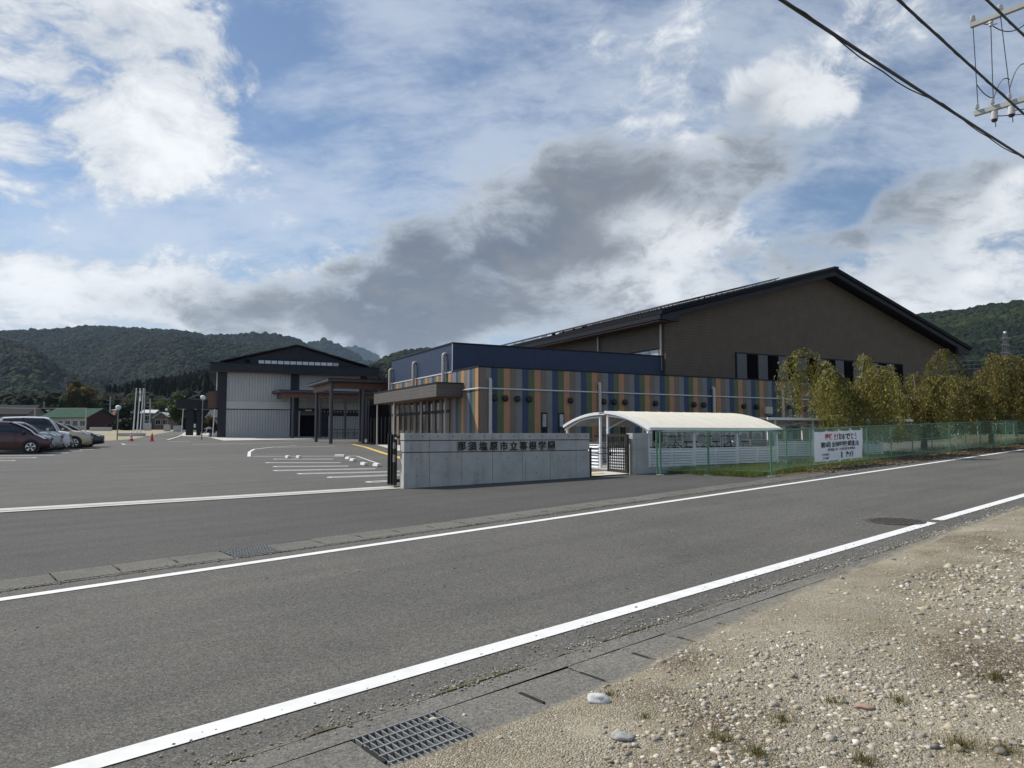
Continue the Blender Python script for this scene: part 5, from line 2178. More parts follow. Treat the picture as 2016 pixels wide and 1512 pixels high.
# white pipe rack beyond the trees
PR = tree_at(1925, 52.0)
t = thing('pipe_rack', 'white pipe frame beyond the weeping trees at the far right', 'rack', PR, BA)
for z in (1.6, 0.95):
    MB().tube([(-2.5, 0, z), (7.0, 0, z)], 0.045, 6).build('rail', MT['white_steel'], t)
for i in range(5):
    MB().tube([(-2.5 + i * 2.35, 0, 0), (-2.5 + i * 2.35, 0, 1.64)], 0.04, 6).build('post', MT['white_steel'], t)

# ================================================================== UTILITY POLE AND CABLES
def utility_pole():
    s0, t0 = 15.0, 2.78
    x, y = xy(s0, t0)
    base = Vector((x, y, H(x, y)))
    t = thing('utility_pole', 'concrete utility pole with crossarms and insulators at the right edge of the road', 'utility pole', base)
    MB().tube([(0, 0, -0.3), (0, 0, 10.6)], [0.17, 0.10], 14).build('pole', MT['conc'], t, smooth=0.9)
    v = Vector((VX, VY, 0))
    u = Vector((UX, UY, 0))
    arm = plain('galvanised_crossarm', (0.42, 0.42, 0.40), 0.55, 0.3)
    porc = plain('grey_porcelain', (0.55, 0.54, 0.52), 0.35)
    wire = plain('black_cable', (0.012, 0.013, 0.018), 0.5)
    thinw = plain('slate_wire', (0.035, 0.045, 0.075), 0.5)
    zu, zl = D(1925, 35, 12.85).z - base.z, D(1928, 212, 12.85).z - base.z

    def sq(p, q, r):
        d = (q - p).normalized()
        a = d.cross(Vector((0, 0, 1))).normalized() * r
        b_ = Vector((0, 0, r))
        return MB().prism([p - a - b_, p + a - b_, p + a + b_, p - a + b_], q - p)
    for z in (zu, zl):
        sq(v * -0.75 + Vector((0, 0, z)) + u * 0.16, v * 1.62 + Vector((0, 0, z)) + u * 0.16, 0.042).build('crossarm', arm, t)

    def pin(at, up, scale=1.0):
        b = MB()
        sgn = 1 if up else -1
        b.lathe([(0.025 * scale, 0), (0.07 * scale, 0.05 * sgn * scale), (0.075 * scale, 0.09 * sgn * scale), (0.045 * scale, 0.11 * sgn * scale),
                 (0.065 * scale, 0.14 * sgn * scale), (0.06 * scale, 0.18 * sgn * scale), (0.03 * scale, 0.20 * sgn * scale)], 14, at)
        return b.build('insulator', porc, t, smooth=0.8)

    def cutout(at):
        b = MB()
        b.lathe([(0.055, 0.0), (0.062, -0.03), (0.060, -0.16), (0.05, -0.165)], 14, at)
        c = b.build('cutout_switch', porc, t, smooth=0.7)
        MB().lathe([(0.052, -0.162), (0.045, -0.20)], 12, at).build('mouth', wire, c)
        MB().tube([Vector(at) + Vector((0, 0, -0.19)), Vector(at) + Vector((0.02, 0, -0.25)), Vector(at) + Vector((0.03, 0.02, -0.30))], 0.008, 5).build('tail', thinw, c)
    pu = [v * k + Vector((0, 0, zu)) + u * 0.16 for k in (1.58, 1.29, 1.13, 0.75, -0.6)]
    plo = [v * k + Vector((0, 0, zl)) + u * 0.16 for k in (1.56, 1.31, 1.04, 0.62)]
    pin(pu[0] + Vector((0, 0, 0.045)), True, 0.7)
    pin(pu[2] + Vector((0, 0, 0.045)), True, 0.7)
    pin(pu[1] - Vector((0, 0, 0.045)), False, 0.6)
    pin(pu[4] + Vector((0, 0, 0.045)), True, 0.8)
    for p in plo[:3]:
        pin(p + Vector((0, 0, 0.045)) - u * 0.06, True, 0.55)
    for p in plo[1:3]:
        cutout(p - Vector((0, 0, 0.045)) + u * 0.02)
    b = MB().lathe([(0.05, 0.0), (0.055, 0.03), (0.04, 0.06), (0.055, 0.08), (0.04, 0.11), (0.055, 0.13), (0.04, 0.16), (0.05, 0.18), (0.025, 0.24)], 12, plo[3] + Vector((0, 0, 0.045)))
    b.build('arrester', porc, t, smooth=0.7)
    cutout(plo[3] - Vector((0, 0, 0.02)) - u * 0.06)
    for (a, q) in ((pu[0], plo[0]), (pu[1], plo[1]), (pu[2], plo[2])):
        MB().tube([a - Vector((0, 0, 0.05)), q + Vector((0, 0, 0.15))], 0.008, 5).build('drop_wire', thinw, t)

    def loop(a, q, dip, n=12):
        P = []
        for i in range(n + 1):
            k = i / n
            P.append(a.lerp(q, k) + Vector((0, 0, dip * 4 * k * (1 - k))))
        MB().tube(P, 0.010, 5).build('jumper_wire', thinw, t)
    loop(plo[1] + Vector((0, 0, 0.16)), plo[2] + Vector((0, 0, 0.45)), 0.16)
    loop(plo[2] + Vector((0, 0, 0.30)), plo[3] + Vector((0, 0, 0.26)), 0.38)
    loop(plo[0] + Vector((0, 0, 0.55)), plo[1] + Vector((0, 0, 0.2)), -0.06)
    loop(plo[1] - Vector((0, 0, 0.15)), plo[1] - Vector((0, 0, 0.3)) - v * 1.4, -0.08)
    loop(plo[2] - Vector((0, 0, 0.14)), plo[2] - Vector((0, 0, 0.14)) - v * 0.9, -0.06)
    loop(pu[1] - Vector((0, 0, 0.12)), pu[3] + Vector((0, 0, 0.0)) + u * 0.5, -0.22)
    loop(pu[0] + Vector((0, 0, 0.1)), pu[2] + u * 1.3 + v * 0.4 + Vector((0, 0, 0.5)), -0.05)

    # overhead cables running along the road
    def cable(label, tc, zfn, r, twin):
        P = []
        for i in range(61):
            s = -30 + i * 1.2
            xx, yy = xy(s, tc)
            P.append(Vector((xx, yy, zfn(s))))
        o = thing('overhead_cable', label, 'cable', P[0], 0, 'cables strung along the road')
        P = [p - P[0] for p in P]
        MB().tube(P, r, 8).build('cable', wire, o, smooth=0.9)
        if twin:
            Q = []
            for i in range(1, 60):
                for j in range(4):
                    p = P[i].lerp(P[i + 1], j / 4)
                    a = (i * 4 + j) * 0.55
                    wob = r + 0.012 + 0.05 * max(0, noise.noise((i * 0.33 + j * 0.08, 4.0, 1.0)))
                    Q.append(p + Vector((VX, VY, 0)) * wob * math.cos(a) * 0.8 + Vector((0, 0, -abs(wob * math.sin(a)))))
            MB().tube(Q, 0.007, 5).build('twisted_wire', wire, o, smooth=0.9)
        else:
            Q = []
            for i in range(0, 60):
                for j in range(8):
                    p = P[i].lerp(P[i + 1], j / 8)
                    a = (i * 8 + j) * 0.8
                    Q.append(p + Vector((VX, VY, 0)) * r * 0.9 * math.cos(a) + Vector((0, 0, r * 0.9 * math.sin(a))))
            MB().tube(Q, 0.006, 5).build('lashing_wire', wire, o, smooth=0.9)
    cable('lowest black overhead cable with a twisted wire, crossing the upper right sky', 3.05, lambda s: 5.32 + 0.054 * (s - 5.64) + 0.0009 * (s - 5.64) * (s - 12.6), 0.017, True)
    cable('second black overhead cable, above the lowest, in the upper right sky', 3.05, lambda s: 6.35 + 0.012 * (s - 8.15) + 0.0009 * (s - 8.15) * (s - 12.76), 0.016, False)
    cable('topmost short stretch of black cable at the upper right corner', 3.05, lambda s: 7.6 + 0.072 * (s - 11.2) + 0.0009 * (s - 11.2) * (s - 13), 0.018, False)


utility_pole()

# ================================================================== CAR PARK
STOPS = [(567, 902, 'white wheel stop at the far left of the row'), (588.5, 902, 'white wheel stop, second from the left of the row'),
         (670, 899.5, 'white wheel stop at the corner of the painted lines'), (686, 904.5, 'white wheel stop just right of the corner one'),
         (695, 908, 'white wheel stop, fifth from the left'), (717, 916, 'white wheel stop, third from the gate wall'),
         (742, 918.5, 'white wheel stop, second from the gate wall'), (774, 921, 'white wheel stop nearest the gate wall')]
MT['stop'] = plain('white_concrete_stop', (0.66, 0.65, 0.60), 0.7, 0, 0.12, 8)
sm_ = MB().prism([(-0.09, -0.3, 0), (0.09, -0.3, 0), (0.06, -0.3, 0.11), (-0.06, -0.3, 0.11)], (0, 0.6, 0)).mesh('wheel_stop', MT['stop'], bevel=0.012)
for i, (px, py, lab) in enumerate(STOPS):
    p = G(px, py)
    o = put('wheel_stop', sm_, None, p + Vector((0, 0, 0.004)), BA + (0.0 if i != 2 else 0.6))
    tag(o, lab, 'wheel stop', 'white wheel stops in the car park')

MT['cone_red'] = plain('red_cone_plastic', (0.62, 0.040, 0.045), 0.5, 0, 0.1, 6)


def cone(px, py, label, banded):
    p = G(px, py)
    t = thing('traffic_cone', label, 'traffic cone', p, 0.3, 'red traffic cones across the path')
    MB().box(-0.19, 0.19, -0.19, 0.19, 0, 0.04).build('foot', MT['cone_red'], t, bevel=0.01)
    MB().lathe([(0.14, 0.041), (0.03, 0.70), (0.02, 0.71)], 16).build('body', MT['cone_red'], t, smooth=0.6)
    if banded:
        r = lambda z: 0.14 - 0.11 * (z - 0.04) / 0.66
        for (a, b_) in ((0.22, 0.34), (0.46, 0.58)):
            MB().lathe([(r(a) + 0.004, a), (r(b_) + 0.004, b_)], 16).build('white_band', MT['white_steel'], t)


cone(258.5, 868.5, 'left red traffic cone with white bands by the sand yard', True)
cone(299, 868.8, 'right plain red traffic cone on the path', False)


def lamp(px, base_y, top_y, label):
    p = G(px, base_y)
    h = D(px, top_y, p.y).z - p.z
    t = thing('street_lamp', label, 'street lamp', p, 0, 'globe lamps round the school yard')
    MB().tube([(0, 0, 0), (0, 0, h - 0.5)], [0.055, 0.045], 8).build('pole', MT['steel'], t, smooth=0.8)
    MB().lathe([(0.05, h - 0.52), (0.11, h - 0.5), (0.13, h - 0.42), (0.06, h - 0.40)], 12).build('collar', MT['steel'], t)
    MB().lathe([(0.08, h - 0.40), (0.21, h - 0.30), (0.24, h - 0.18), (0.20, h - 0.06), (0.10, h), (0.02, h + 0.01)], 16).build('globe', MT['white_steel'], t, smooth=True)


lamp(230.5, 866.5, 798, 'globe lamp post left of the flagpoles')
lamp(397, 866, 778.5, 'globe lamp post in front of the dark passage')
lamp(326.5, 849.5, 804.5, 'small distant globe lamp post beside the path')

# flagpoles on a low plinth
fp = G(262, 859)
pl = MB().box(-1.6, 1.3, -0.5, 1.2, 0, 0.38).build('flagpole_plinth', MT['conc_pale'], None, bevel=0.02)
pl.location = fp
pl.rotation_euler = (0, 0, BA)
tag(pl, 'low pale concrete plinth under the three flagpoles', 'plinth')
fh = D(262, 766, fp.y).z - fp.z
for k, (dx, lab) in enumerate(((0.0, 'left of three white flagpoles'), (0.36, 'middle white flagpole carrying the flag'), (0.66, 'right of three white flagpoles'))):
    q = fp + Vector((dx, 0.15 * k, 0.38))
    t = thing('flagpole', lab, 'flagpole', q, 0, 'white flagpoles')
    h = fh - 0.38
    MB().tube([(0, 0, 0), (0.18, 0, h)], [0.075, 0.045], 10).build('pole', MT['white_steel'], t, smooth=0.8)
    MB().lathe([(0.05, 0), (0.09, 0.05), (0.05, 0.10)], 10, (0.18, 0, h)).build('finial', MT['white_steel'], t)
    if k == 1:
        fq = thing('flag', 'white flag with red disc hanging limp from the middle flagpole', 'flag', q + Vector((0.18, -0.06, h)))
        b = MB()
        n = 10
        prof = [(0.0, 0), (0.10, -0.04), (0.03, -0.07), (0.16, -0.03), (0.08, -0.10)]
        for j in range(n):
            for i in range(len(prof) - 1):
                (xa, ya), (xb, yb) = prof[i], prof[i + 1]
                za, zb = -0.15 - 1.25 * j / n, -0.15 - 1.25 * (j + 1) / n
                s1, s2 = 1 + 0.25 * j / n, 1 + 0.25 * (j + 1) / n
                b.prism([(xa * s1, ya, za), (xb * s1, yb, za), (xb * s2, yb, zb), (xa * s2, ya, zb)], (0, 0.006, 0))
        b.build('cloth', MT['cloth'], fq)
        MB().prism([(0.02, -0.115, -0.95), (0.10, -0.115, -0.80), (0.15, -0.115, -0.65), (0.09, -0.115, -0.5), (0.03, -0.115, -0.7)], (0, 0.004, 0)).build('red_disc', plain('flag_red', (0.55, 0.03, 0.03), 0.7), fq)


# ---- cars
def car_paint(name, col, metal=0.3):
    k = NT(name)
    k.base(col)
    return k.set(0.32, metal, 0.5, 0.9)


MT['car_glass'] = glassy('car_window_glass', (0.020, 0.024, 0.028), 0.04)
MT['chrome'] = plain('chrome_trim', (0.62, 0.63, 0.65), 0.2, 0.9, 0.05)
MT['lamp_glass'] = glassy('headlight_glass', (0.50, 0.53, 0.56), 0.08)
MT['plate'] = plain('white_number_plate', (0.72, 0.73, 0.72), 0.5)
MT['plate_y'] = plain('yellow_number_plate', (0.70, 0.55, 0.08), 0.5)
MT['plastic'] = plain('black_car_plastic', (0.016, 0.016, 0.017), 0.55)


def loft(rings, mat, parent, name, smooth=0.7, close=True):
    b = MB()
    n = len(rings[0])
    for r in rings:
        b.v += [tuple(p) for p in r]
    for i in range(len(rings) - 1):
        for j in range(n - 1 if not close else n):
            j2 = (j + 1) % n
            b.f.append((i * n + j, i * n + j2, (i + 1) * n + j2, (i + 1) * n + j))
            b.mi.append(0)
    if close:
        b.f.append(tuple(range(n)))
        b.f.append(tuple((len(rings) - 1) * n + j for j in range(n)))
        b.mi += [0, 0]
    return b.build(name, mat, parent, smooth=smooth)


def make_car(label, pos, rot, sp, paint_mat, roof_mat=None, plate='plate'):
    t = thing('parked_car', label, 'car', pos, rot, 'cars parked in a row')
    L_, W, Hh, gc = sp['L'], sp['W'] / 2, sp['H'], sp.get('clear', 0.17)
    # local x forward, nose at x = 0
    hood = sp['hood']                          # (x, z) along the upper body line from nose to tail
    rings = []
    xs = sorted({x for x, _ in hood} | {-0.02, -0.06, -0.25, -L_ + 0.25, -L_ + 0.06, -L_ + 0.02, -0.9, -L_ * 0.5, -L_ + 0.8}, reverse=True)

    def hz(x):
        for (xa, za), (xb, zb) in zip(hood[:-1], hood[1:]):
            if xb <= x <= xa:
                k = (xa - x) / (xa - xb + 1e-9)
                k = k * k * (3 - 2 * k) * 0.3 + k * 0.7
                return za + (zb - za) * k
        return hood[-1][1]
    for x in xs:
        e = min(-x, L_ + x)                    # distance from the nearer end
        k = min(1.0, (e / 0.75)) ** 0.45 if e > 0 else 0
        w = W * (0.74 + 0.26 * k)
        zb = gc + 0.07 * max(0, 1 - e / 0.5)
        zt = hz(x)
        d = zt - zb
        half = [(w * 0.84, zb), (w * 0.965, zb + 0.07), (w, zb + 0.34 * d), (w * 0.985, zb + 0.70 * d), (w * 0.945, zt - 0.05), (w * 0.86, zt - 0.008), (w * 0.45, zt + 0.012), (0.0, zt + 0.016)]
        ring = [(x, -y, z) for (y, z) in half] + [(x, y, z) for (y, z) in half[-2::-1]]
        rings.append(ring)
    loft(rings, paint_mat, t, 'body')
    cx, rf, rr, rb = sp['cabin']               # cowl x, roof front x, roof rear x, rear glass base x
    cab = []
    for i in range(13):
        k = i / 12
        x = cx + (rb - cx) * k
        zb = hz(x) - 0.03
        if x > rf:
            u = (cx - x) / (cx - rf)
            zr = zb + (Hh - zb) * (1 - (1 - u) ** 1.35)
        elif x < rr:
            u = (x - rb) / (rr - rb)
            zr = zb + (sp.get('Hr', Hh - 0.04) - zb) * (1 - (1 - u) ** 1.8)
        else:
            u = (rf - x) / (rf - rr)
            zr = Hh + (sp.get('Hr', Hh - 0.04) - Hh) * u + 0.03 * math.sin(u * math.pi)
        wb_, wr = W * 0.90, W * 0.90 - 0.24 * W * max(0.02, (zr - zb)) / max(0.3, Hh - zb)
        cab.append((x, zb, zr, wb_, wr))
    rings = [[(x, -wb_, zb), (x, -wr, max(zb + 0.004, zr - 0.05)), (x, -wr * 0.88, zr), (x, 0, zr + 0.015), (x, wr * 0.88, zr), (x, wr, max(zb + 0.004, zr - 0.05)), (x, wb_, zb)] for (x, zb, zr, wb_, wr) in cab]
    loft(rings, MT['car_glass'], t, 'windows')
    rm = roof_mat or paint_mat
    roof = [[(x, -wr - 0.004, zr - 0.075), (x, -wr - 0.006, zr - 0.045), (x, -wr * 0.88, zr + 0.012), (x, 0, zr + 0.028), (x, wr * 0.88, zr + 0.012), (x, wr + 0.006, zr - 0.045), (x, wr + 0.004, zr - 0.075)]
            for (x, zb, zr, wb_, wr) in cab if rr - 0.15 <= x <= rf + 0.10]
    loft(roof, rm, t, 'roof', close=False)
    for s in (-1, 1):
        P = [(x, s * (wr + 0.008), zr - 0.035) for (x, zb, zr, wb_, wr) in cab if x >= rf - 0.02]
        MB().tube(P, 0.035, 6).build('front_pillar', rm, t)
        P = [(x, s * (wr + 0.006), zr - 0.04) for (x, zb, zr, wb_, wr) in cab if x <= rr + 0.05]
        MB().tube(P, 0.07, 6).build('rear_pillar', rm, t)
        xm = (rf + rr) / 2
        c = min(cab, key=lambda q: abs(q[0] - xm))
        MB().tube([(c[0], s * c[3], c[1]), (c[0], s * c[4], c[2] - 0.05)], 0.035, 6).build('door_pillar', MT['plastic'], t)
        m = MB()
        m.prism([(cx - 0.42, s * (W * 0.93), hz(cx) + 0.02), (cx - 0.42, s * (W + 0.14), hz(cx) + 0.03), (cx - 0.42, s * (W + 0.15), hz(cx) + 0.15), (cx - 0.42, s * W * 0.94, hz(cx) + 0.14)], (-0.13, 0, 0))
        m.build('mirror', sp.get('mirror', paint_mat), t, bevel=0.02)
        # head lamps wrap the corner
        zl = sp['lamp']
        b = MB()
        b.prism([(-0.06, s * W * 0.60, zl - 0.05), (-0.10, s * W * 0.50, zl + 0.06), (-0.62, s * W * 0.955, zl + 0.17), (-0.30, s * W * 0.955, zl - 0.02)], (0.035, s * 0.03, 0.008))
        b.build('headlight', MT['lamp_glass'], t)
        b = MB()
        b.lathe([(0.05, 0.0), (0.05, 0.02)], 10, (-0.02, s * W * 0.72, gc + 0.22), 'x')
        b.build('fog_lamp', MT['lamp_glass'], t)
        # door seams and handle
        for xd in sp['seams']:
            MB().box(xd, xd + 0.012, s * W - 0.02, s * W + 0.004, gc + 0.22, hz(xd) - 0.06).build('door_seam', MT['plastic'], t)
        MB().box(sp['seams'][1] + 0.1, sp['seams'][1] + 0.30, s * W - 0.02, s * W + 0.022, hz(-2) - 0.20, hz(-2) - 0.17).build('door_handle', MT['chrome'], t)
        MB().box(-L_ + 1.05, -1.05, s * W * 0.95 - 0.03, s * W * 0.95 + 0.035, gc - 0.01, gc + 0.08).build('sill', MT['plastic'], t)
        r = sp.get('tyre', 0.305)
        for xw in sp['wheels']:
            y = s * (W - 0.10)
            a = MB().lathe([(r + 0.065, s * -0.13), (r + 0.07, s * 0.108), (r + 0.02, s * 0.112)], 28, (xw, y, r + 0.015), 'y')
            a.build('wheel_arch', MT['plastic'], t)
            w = MB().lathe([(r - 0.10, s * -0.09), (r - 0.015, s * -0.095), (r, s * -0.06), (r, s * 0.08), (r - 0.015, s * 0.118), (r * 0.70, s * 0.124)], 28, (xw, y, r), 'y').build('wheel', MT['tyre'], t, smooth=0.6)
            rim = MB().lathe([(r * 0.68, s * 0.120), (r * 0.68, s * 0.130), (r * 0.62, s * 0.132)], 24, (xw, y, r), 'y', False)
            nsp = sp.get('spokes', 5)
            for q in range(nsp):
                a0 = 2 * math.pi * q / nsp + 0.3
                hw = math.pi / nsp * 0.42
                pts = []
                for (rr_, aa_) in ((r * 0.12, a0 - hw * 1.6), (r * 0.66, a0 - hw), (r * 0.66, a0 + hw), (r * 0.12, a0 + hw * 1.6)):
                    pts.append((xw + rr_ * math.cos(aa_), y + s * 0.131, r + rr_ * math.sin(aa_)))
                rim.prism(pts, (0, s * 0.012, 0))
            rim.build('rim', MT['chrome'], w)
    zl = sp['lamp']
    MB().box(-0.10, 0.006, -W * 0.56, W * 0.56, zl - 0.12, zl + 0.02).build('grille', MT['plastic'], t, bevel=0.01)
    MB().box(-0.10, 0.012, -W * 0.60, W * 0.60, gc + 0.06, gc + 0.24).build('lower_grille', MT['plastic'], t, bevel=0.01)
    MB().box(0.012, 0.028, -0.165, 0.165, zl - 0.27, zl - 0.105).build('number_plate', MT[plate], t)
    MB().box(0.006, 0.02, -W * 0.5, W * 0.5, zl - 0.035, zl - 0.015).build('grille_bar', MT['chrome'], t)
    return t


FIT = dict(L=3.95, W=1.69, H=1.52, hood=[(0, 0.60), (-0.10, 0.74), (-0.45, 0.86), (-1.0, 1.00), (-1.6, 1.03), (-3.2, 1.09), (-3.8, 1.05), (-3.95, 0.75)],
           cabin=(-0.62, -1.75, -3.45, -3.86), lamp=0.72, wheels=(-0.80, -3.32), seams=(-1.45, -2.45, -3.3), mirror=MT['plastic'])
COMPACT = dict(L=3.9, W=1.69, H=1.50, hood=[(0, 0.66), (-0.08, 0.84), (-0.45, 0.94), (-1.0, 1.00), (-1.6, 1.02), (-3.2, 1.06), (-3.75, 1.02), (-3.9, 0.75)],
               cabin=(-0.95, -1.75, -3.4, -3.8), lamp=0.80, wheels=(-0.78, -3.25), seams=(-1.4, -2.4, -3.2))
WAGON = dict(L=3.40, W=1.475, H=1.78, Hr=1.76, hood=[(0, 0.70), (-0.06, 0.92), (-0.30, 1.00), (-0.75, 1.05), (-1.6, 1.06), (-3.2, 1.06), (-3.36, 0.98), (-3.4, 0.75)],
             cabin=(-0.55, -1.10, -3.15, -3.36), lamp=0.82, wheels=(-0.60, -2.95), seams=(-1.0, -1.9, -2.7), tyre=0.275)
SUV = dict(L=4.2, W=1.77, H=1.56, clear=0.20, hood=[(0, 0.66), (-0.10, 0.86), (-0.5, 0.98), (-1.1, 1.05), (-1.7, 1.06), (-3.2, 1.12), (-3.9, 1.10), (-4.2, 0.8)],
           cabin=(-0.95, -1.95, -3.4, -4.05), lamp=0.86, wheels=(-0.86, -3.42), seams=(-1.5, -2.5, -3.4), tyre=0.33, spokes=6)
SEDAN = dict(L=4.55, W=1.78, H=1.43, clear=0.15, hood=[(0, 0.55), (-0.10, 0.70), (-0.6, 0.82), (-1.2, 0.92), (-1.8, 0.94), (-3.5, 0.98), (-4.3, 0.96), (-4.55, 0.7)],
             cabin=(-1.10, -2.1, -3.3, -4.2), lamp=0.68, wheels=(-0.9, -3.55), seams=(-1.6, -2.6, -3.5), tyre=0.32)
c0 = CAR0 + LV * 0.745 + RV * 0.80


def slot(i, px):
    """nose point of the car in slot i so that its nose is seen near column px"""
    p = c0 + LV * 2.5 * i
    r = (px - CX) / F
    off = (r * p.y - p.x) / (RV.x - r * RV.y)
    q = p + RV * off
    q.z = H(q.x, q.y) + 0.004
    return q


maroon = car_paint('maroon_metallic_paint', (0.060, 0.011, 0.016), 0.4)
silver = car_paint('pearl_silver_paint', (0.36, 0.35, 0.36), 0.5)
white = car_paint('white_car_paint', (0.74, 0.75, 0.76), 0.0)
cream = car_paint('cream_beige_paint', (0.55, 0.48, 0.33), 0.2)
black = car_paint('black_car_paint', (0.008, 0.009, 0.012), 0.3)
make_car('dark maroon hatchback, nearest and leftmost of the parked cars', slot(0, 106), BA, FIT, maroon)
make_car('silver hatchback parked just behind the maroon car', slot(1, 126), BA, COMPACT, silver)
make_car('boxy white tall wagon with yellow number plate, third in the row', slot(2, 142), BA, WAGON, white, None, 'plate_y')
make_car('cream beige crossover parked fourth, beyond the white wagon', slot(3, 184), BA, SUV, cream)
make_car('low black car at the far end of the parked row', slot(4, 207), BA, SEDAN, black)


# ---- person bending over by the hall corner
def person():
    p = G(416, 861.5)
    V = [(0, 0, 0.92), (-0.22, 0, 1.06), (-0.45, 0, 1.02), (-0.56, 0, 0.96), (-0.70, 0, 0.90), (-0.78, 0, 0.86),
         (0.02, 0.11, 0.84), (0.05, 0.12, 0.46), (0.04, 0.13, 0.08), (-0.12, 0.14, 0.03),
         (0.02, -0.11, 0.84), (-0.12, -0.12, 0.48), (-0.02, -0.13, 0.08), (-0.18, -0.14, 0.03),
         (-0.45, 0.19, 0.98), (-0.50, 0.23, 0.70), (-0.62, 0.20, 0.46), (-0.66, 0.19, 0.36),
         (-0.45, -0.19, 0.98), (-0.52, -0.23, 0.70), (-0.66, -0.20, 0.47), (-0.70, -0.19, 0.37)]
    E_ = [(0, 1), (1, 2), (2, 3), (3, 4), (4, 5), (0, 6), (6, 7), (7, 8), (8, 9), (0, 10), (10, 11), (11, 12), (12, 13), (2, 14), (14, 15), (15, 16), (16, 17), (2, 18), (18, 19), (19, 20), (20, 21)]
    Rr = [0.16, 0.16, 0.17, 0.06, 0.10, 0.08, 0.10, 0.075, 0.05, 0.045, 0.10, 0.075, 0.05, 0.045, 0.075, 0.05, 0.04, 0.035, 0.075, 0.05, 0.04, 0.035]
    me = bpy.data.meshes.new('person')
    me.from_pydata(V, E_, [])
    tmp = bpy.data.objects.new('person', me)
    COL.objects.link(tmp)
    m = tmp.modifiers.new('skin', 'SKIN')
    for i, sv in enumerate(me.skin_vertices[0].data):
        sv.radius = (Rr[i], Rr[i])
        sv.use_root = (i == 0)
    tmp.modifiers.new('sub', 'SUBSURF').levels = 2
    dg = bpy.context.evaluated_depsgraph_get()
    dg.update()
    out = bpy.data.meshes.new_from_object(tmp.evaluated_get(dg))
    bpy.data.objects.remove(tmp)
    mats = [plain('lilac_grey_shirt', (0.42, 0.40, 0.46), 0.8), plain('navy_trousers', (0.030, 0.036, 0.085), 0.8), plain('skin', (0.45, 0.28, 0.20), 0.6),
            plain('dark_hair', (0.02, 0.016, 0.014), 0.6), plain('dark_shoe', (0.03, 0.03, 0.03), 0.6)]
    out.materials.clear()
    for q in mats:
        out.materials.append(q)
    for f in out.polygons:
        c = f.center
        k = 0
        if c.z < 0.07:
            k = 4
        elif c.x > -0.22 and c.z < 0.90:
            k = 1
        elif c.x < -0.56 and c.z > 0.75:
            k = 3 if c.z > 0.90 or c.x < -0.72 else 2
        elif c.x < -0.44 and c.z < 0.62:
            k = 2
        f.material_index = k
        f.use_smooth = True
    o = put('person', out, None, p + Vector((0, 0, 0.03)), 0.35)
    tag(o, 'person in pale top and navy trousers bending down by the hall corner', 'person')


person()


# ================================================================== VILLAGE
def wall_mat(c):
    return plain('house_wall', c, 0.8, 0, 0.1, 1.2)


def roof_mat(c):
    m = ribbed('house_roof', c, 2.2, 'X', 0.03, 0.9, 0.1, 0.3)
    m.node_tree.nodes['Principled BSDF'].inputs['Specular IOR Level'].default_value = 0.08
    return m


def house(label, px0, px1, Y, ybase, yeave, yridge, depth, rot, wall, roof, windows=3, gable_wall=None, ridge_x=True, door=True):
    a, b_ = D(px0, ybase, Y), D(px1, ybase, Y)
    w = b_.x - a.x
    z0 = min(a.z, H(a.x, Y)) - 0.6
    he, hr = D(px0, yeave, Y).z - z0, D(px0, yridge, Y).z - z0
    t = thing('house', label, 'house', (a.x, Y, z0), rad(rot), 'houses beyond the school yard')
    wm, rm = wall_mat(wall), roof_mat(roof)
    gm = wall_mat(gable_wall) if gable_wall else wm
    MB().box(0, w, 0, depth, 0, he).build('wall', wm, t)
    o_ = 0.5
    if ridge_x:
        for x in (0.02, w - 0.22):
            MB().prism([(x, 0.02, he), (x, depth - 0.02, he), (x, depth / 2, hr - 0.2)], (0.2, 0, 0)).build('gable', gm, t)
        if gable_wall:
            MB().box(w, w + 0.06, -0.01, depth, 0, he).build('end_wall', gm, t)
        sl = (hr - he) / (depth / 2)
        for s in (0, 1):
            ye = -o_ if s == 0 else depth + o_
            ze = he - sl * o_
            MB().prism([(-o_, depth / 2, hr), (-o_, ye, ze), (-o_, ye, ze + 0.16), (-o_, depth / 2, hr + 0.16)], (w + 2 * o_, 0, 0)).build('roof', rm, t)
    else:
        for y in (0.02, depth - 0.22):
            MB().prism([(0.02, y, he), (w - 0.02, y, he), (w / 2, y, hr - 0.2)], (0, 0.2, 0)).build('gable', gm, t)
        sl = (hr - he) / (w / 2)
        for s in (0, 1):
            xe = -o_ if s == 0 else w + o_
            ze = he - sl * o_
            MB().prism([(w / 2, -o_, hr), (xe, -o_, ze), (xe, -o_, ze + 0.16), (w / 2, -o_, hr + 0.16)], (0, depth + 2 * o_, 0)).build('roof', rm, t)
    zc = he - 1.0
    for i in range(windows):
        x = w * (i + 0.5) / windows
        f = MB().box(x - 0.65, x + 0.65, -0.06, 0.02, zc - 0.9, zc + 0.35).build('window', MT['flash'], t)
        MB().box(x - 0.58, x - 0.02, -0.075, -0.062, zc - 0.83, zc + 0.28).build('pane', MT['glass'], f)
        MB().box(x + 0.02, x + 0.58, -0.075, -0.062, zc - 0.83, zc + 0.28).build('pane', MT['glass'], f)
    return t


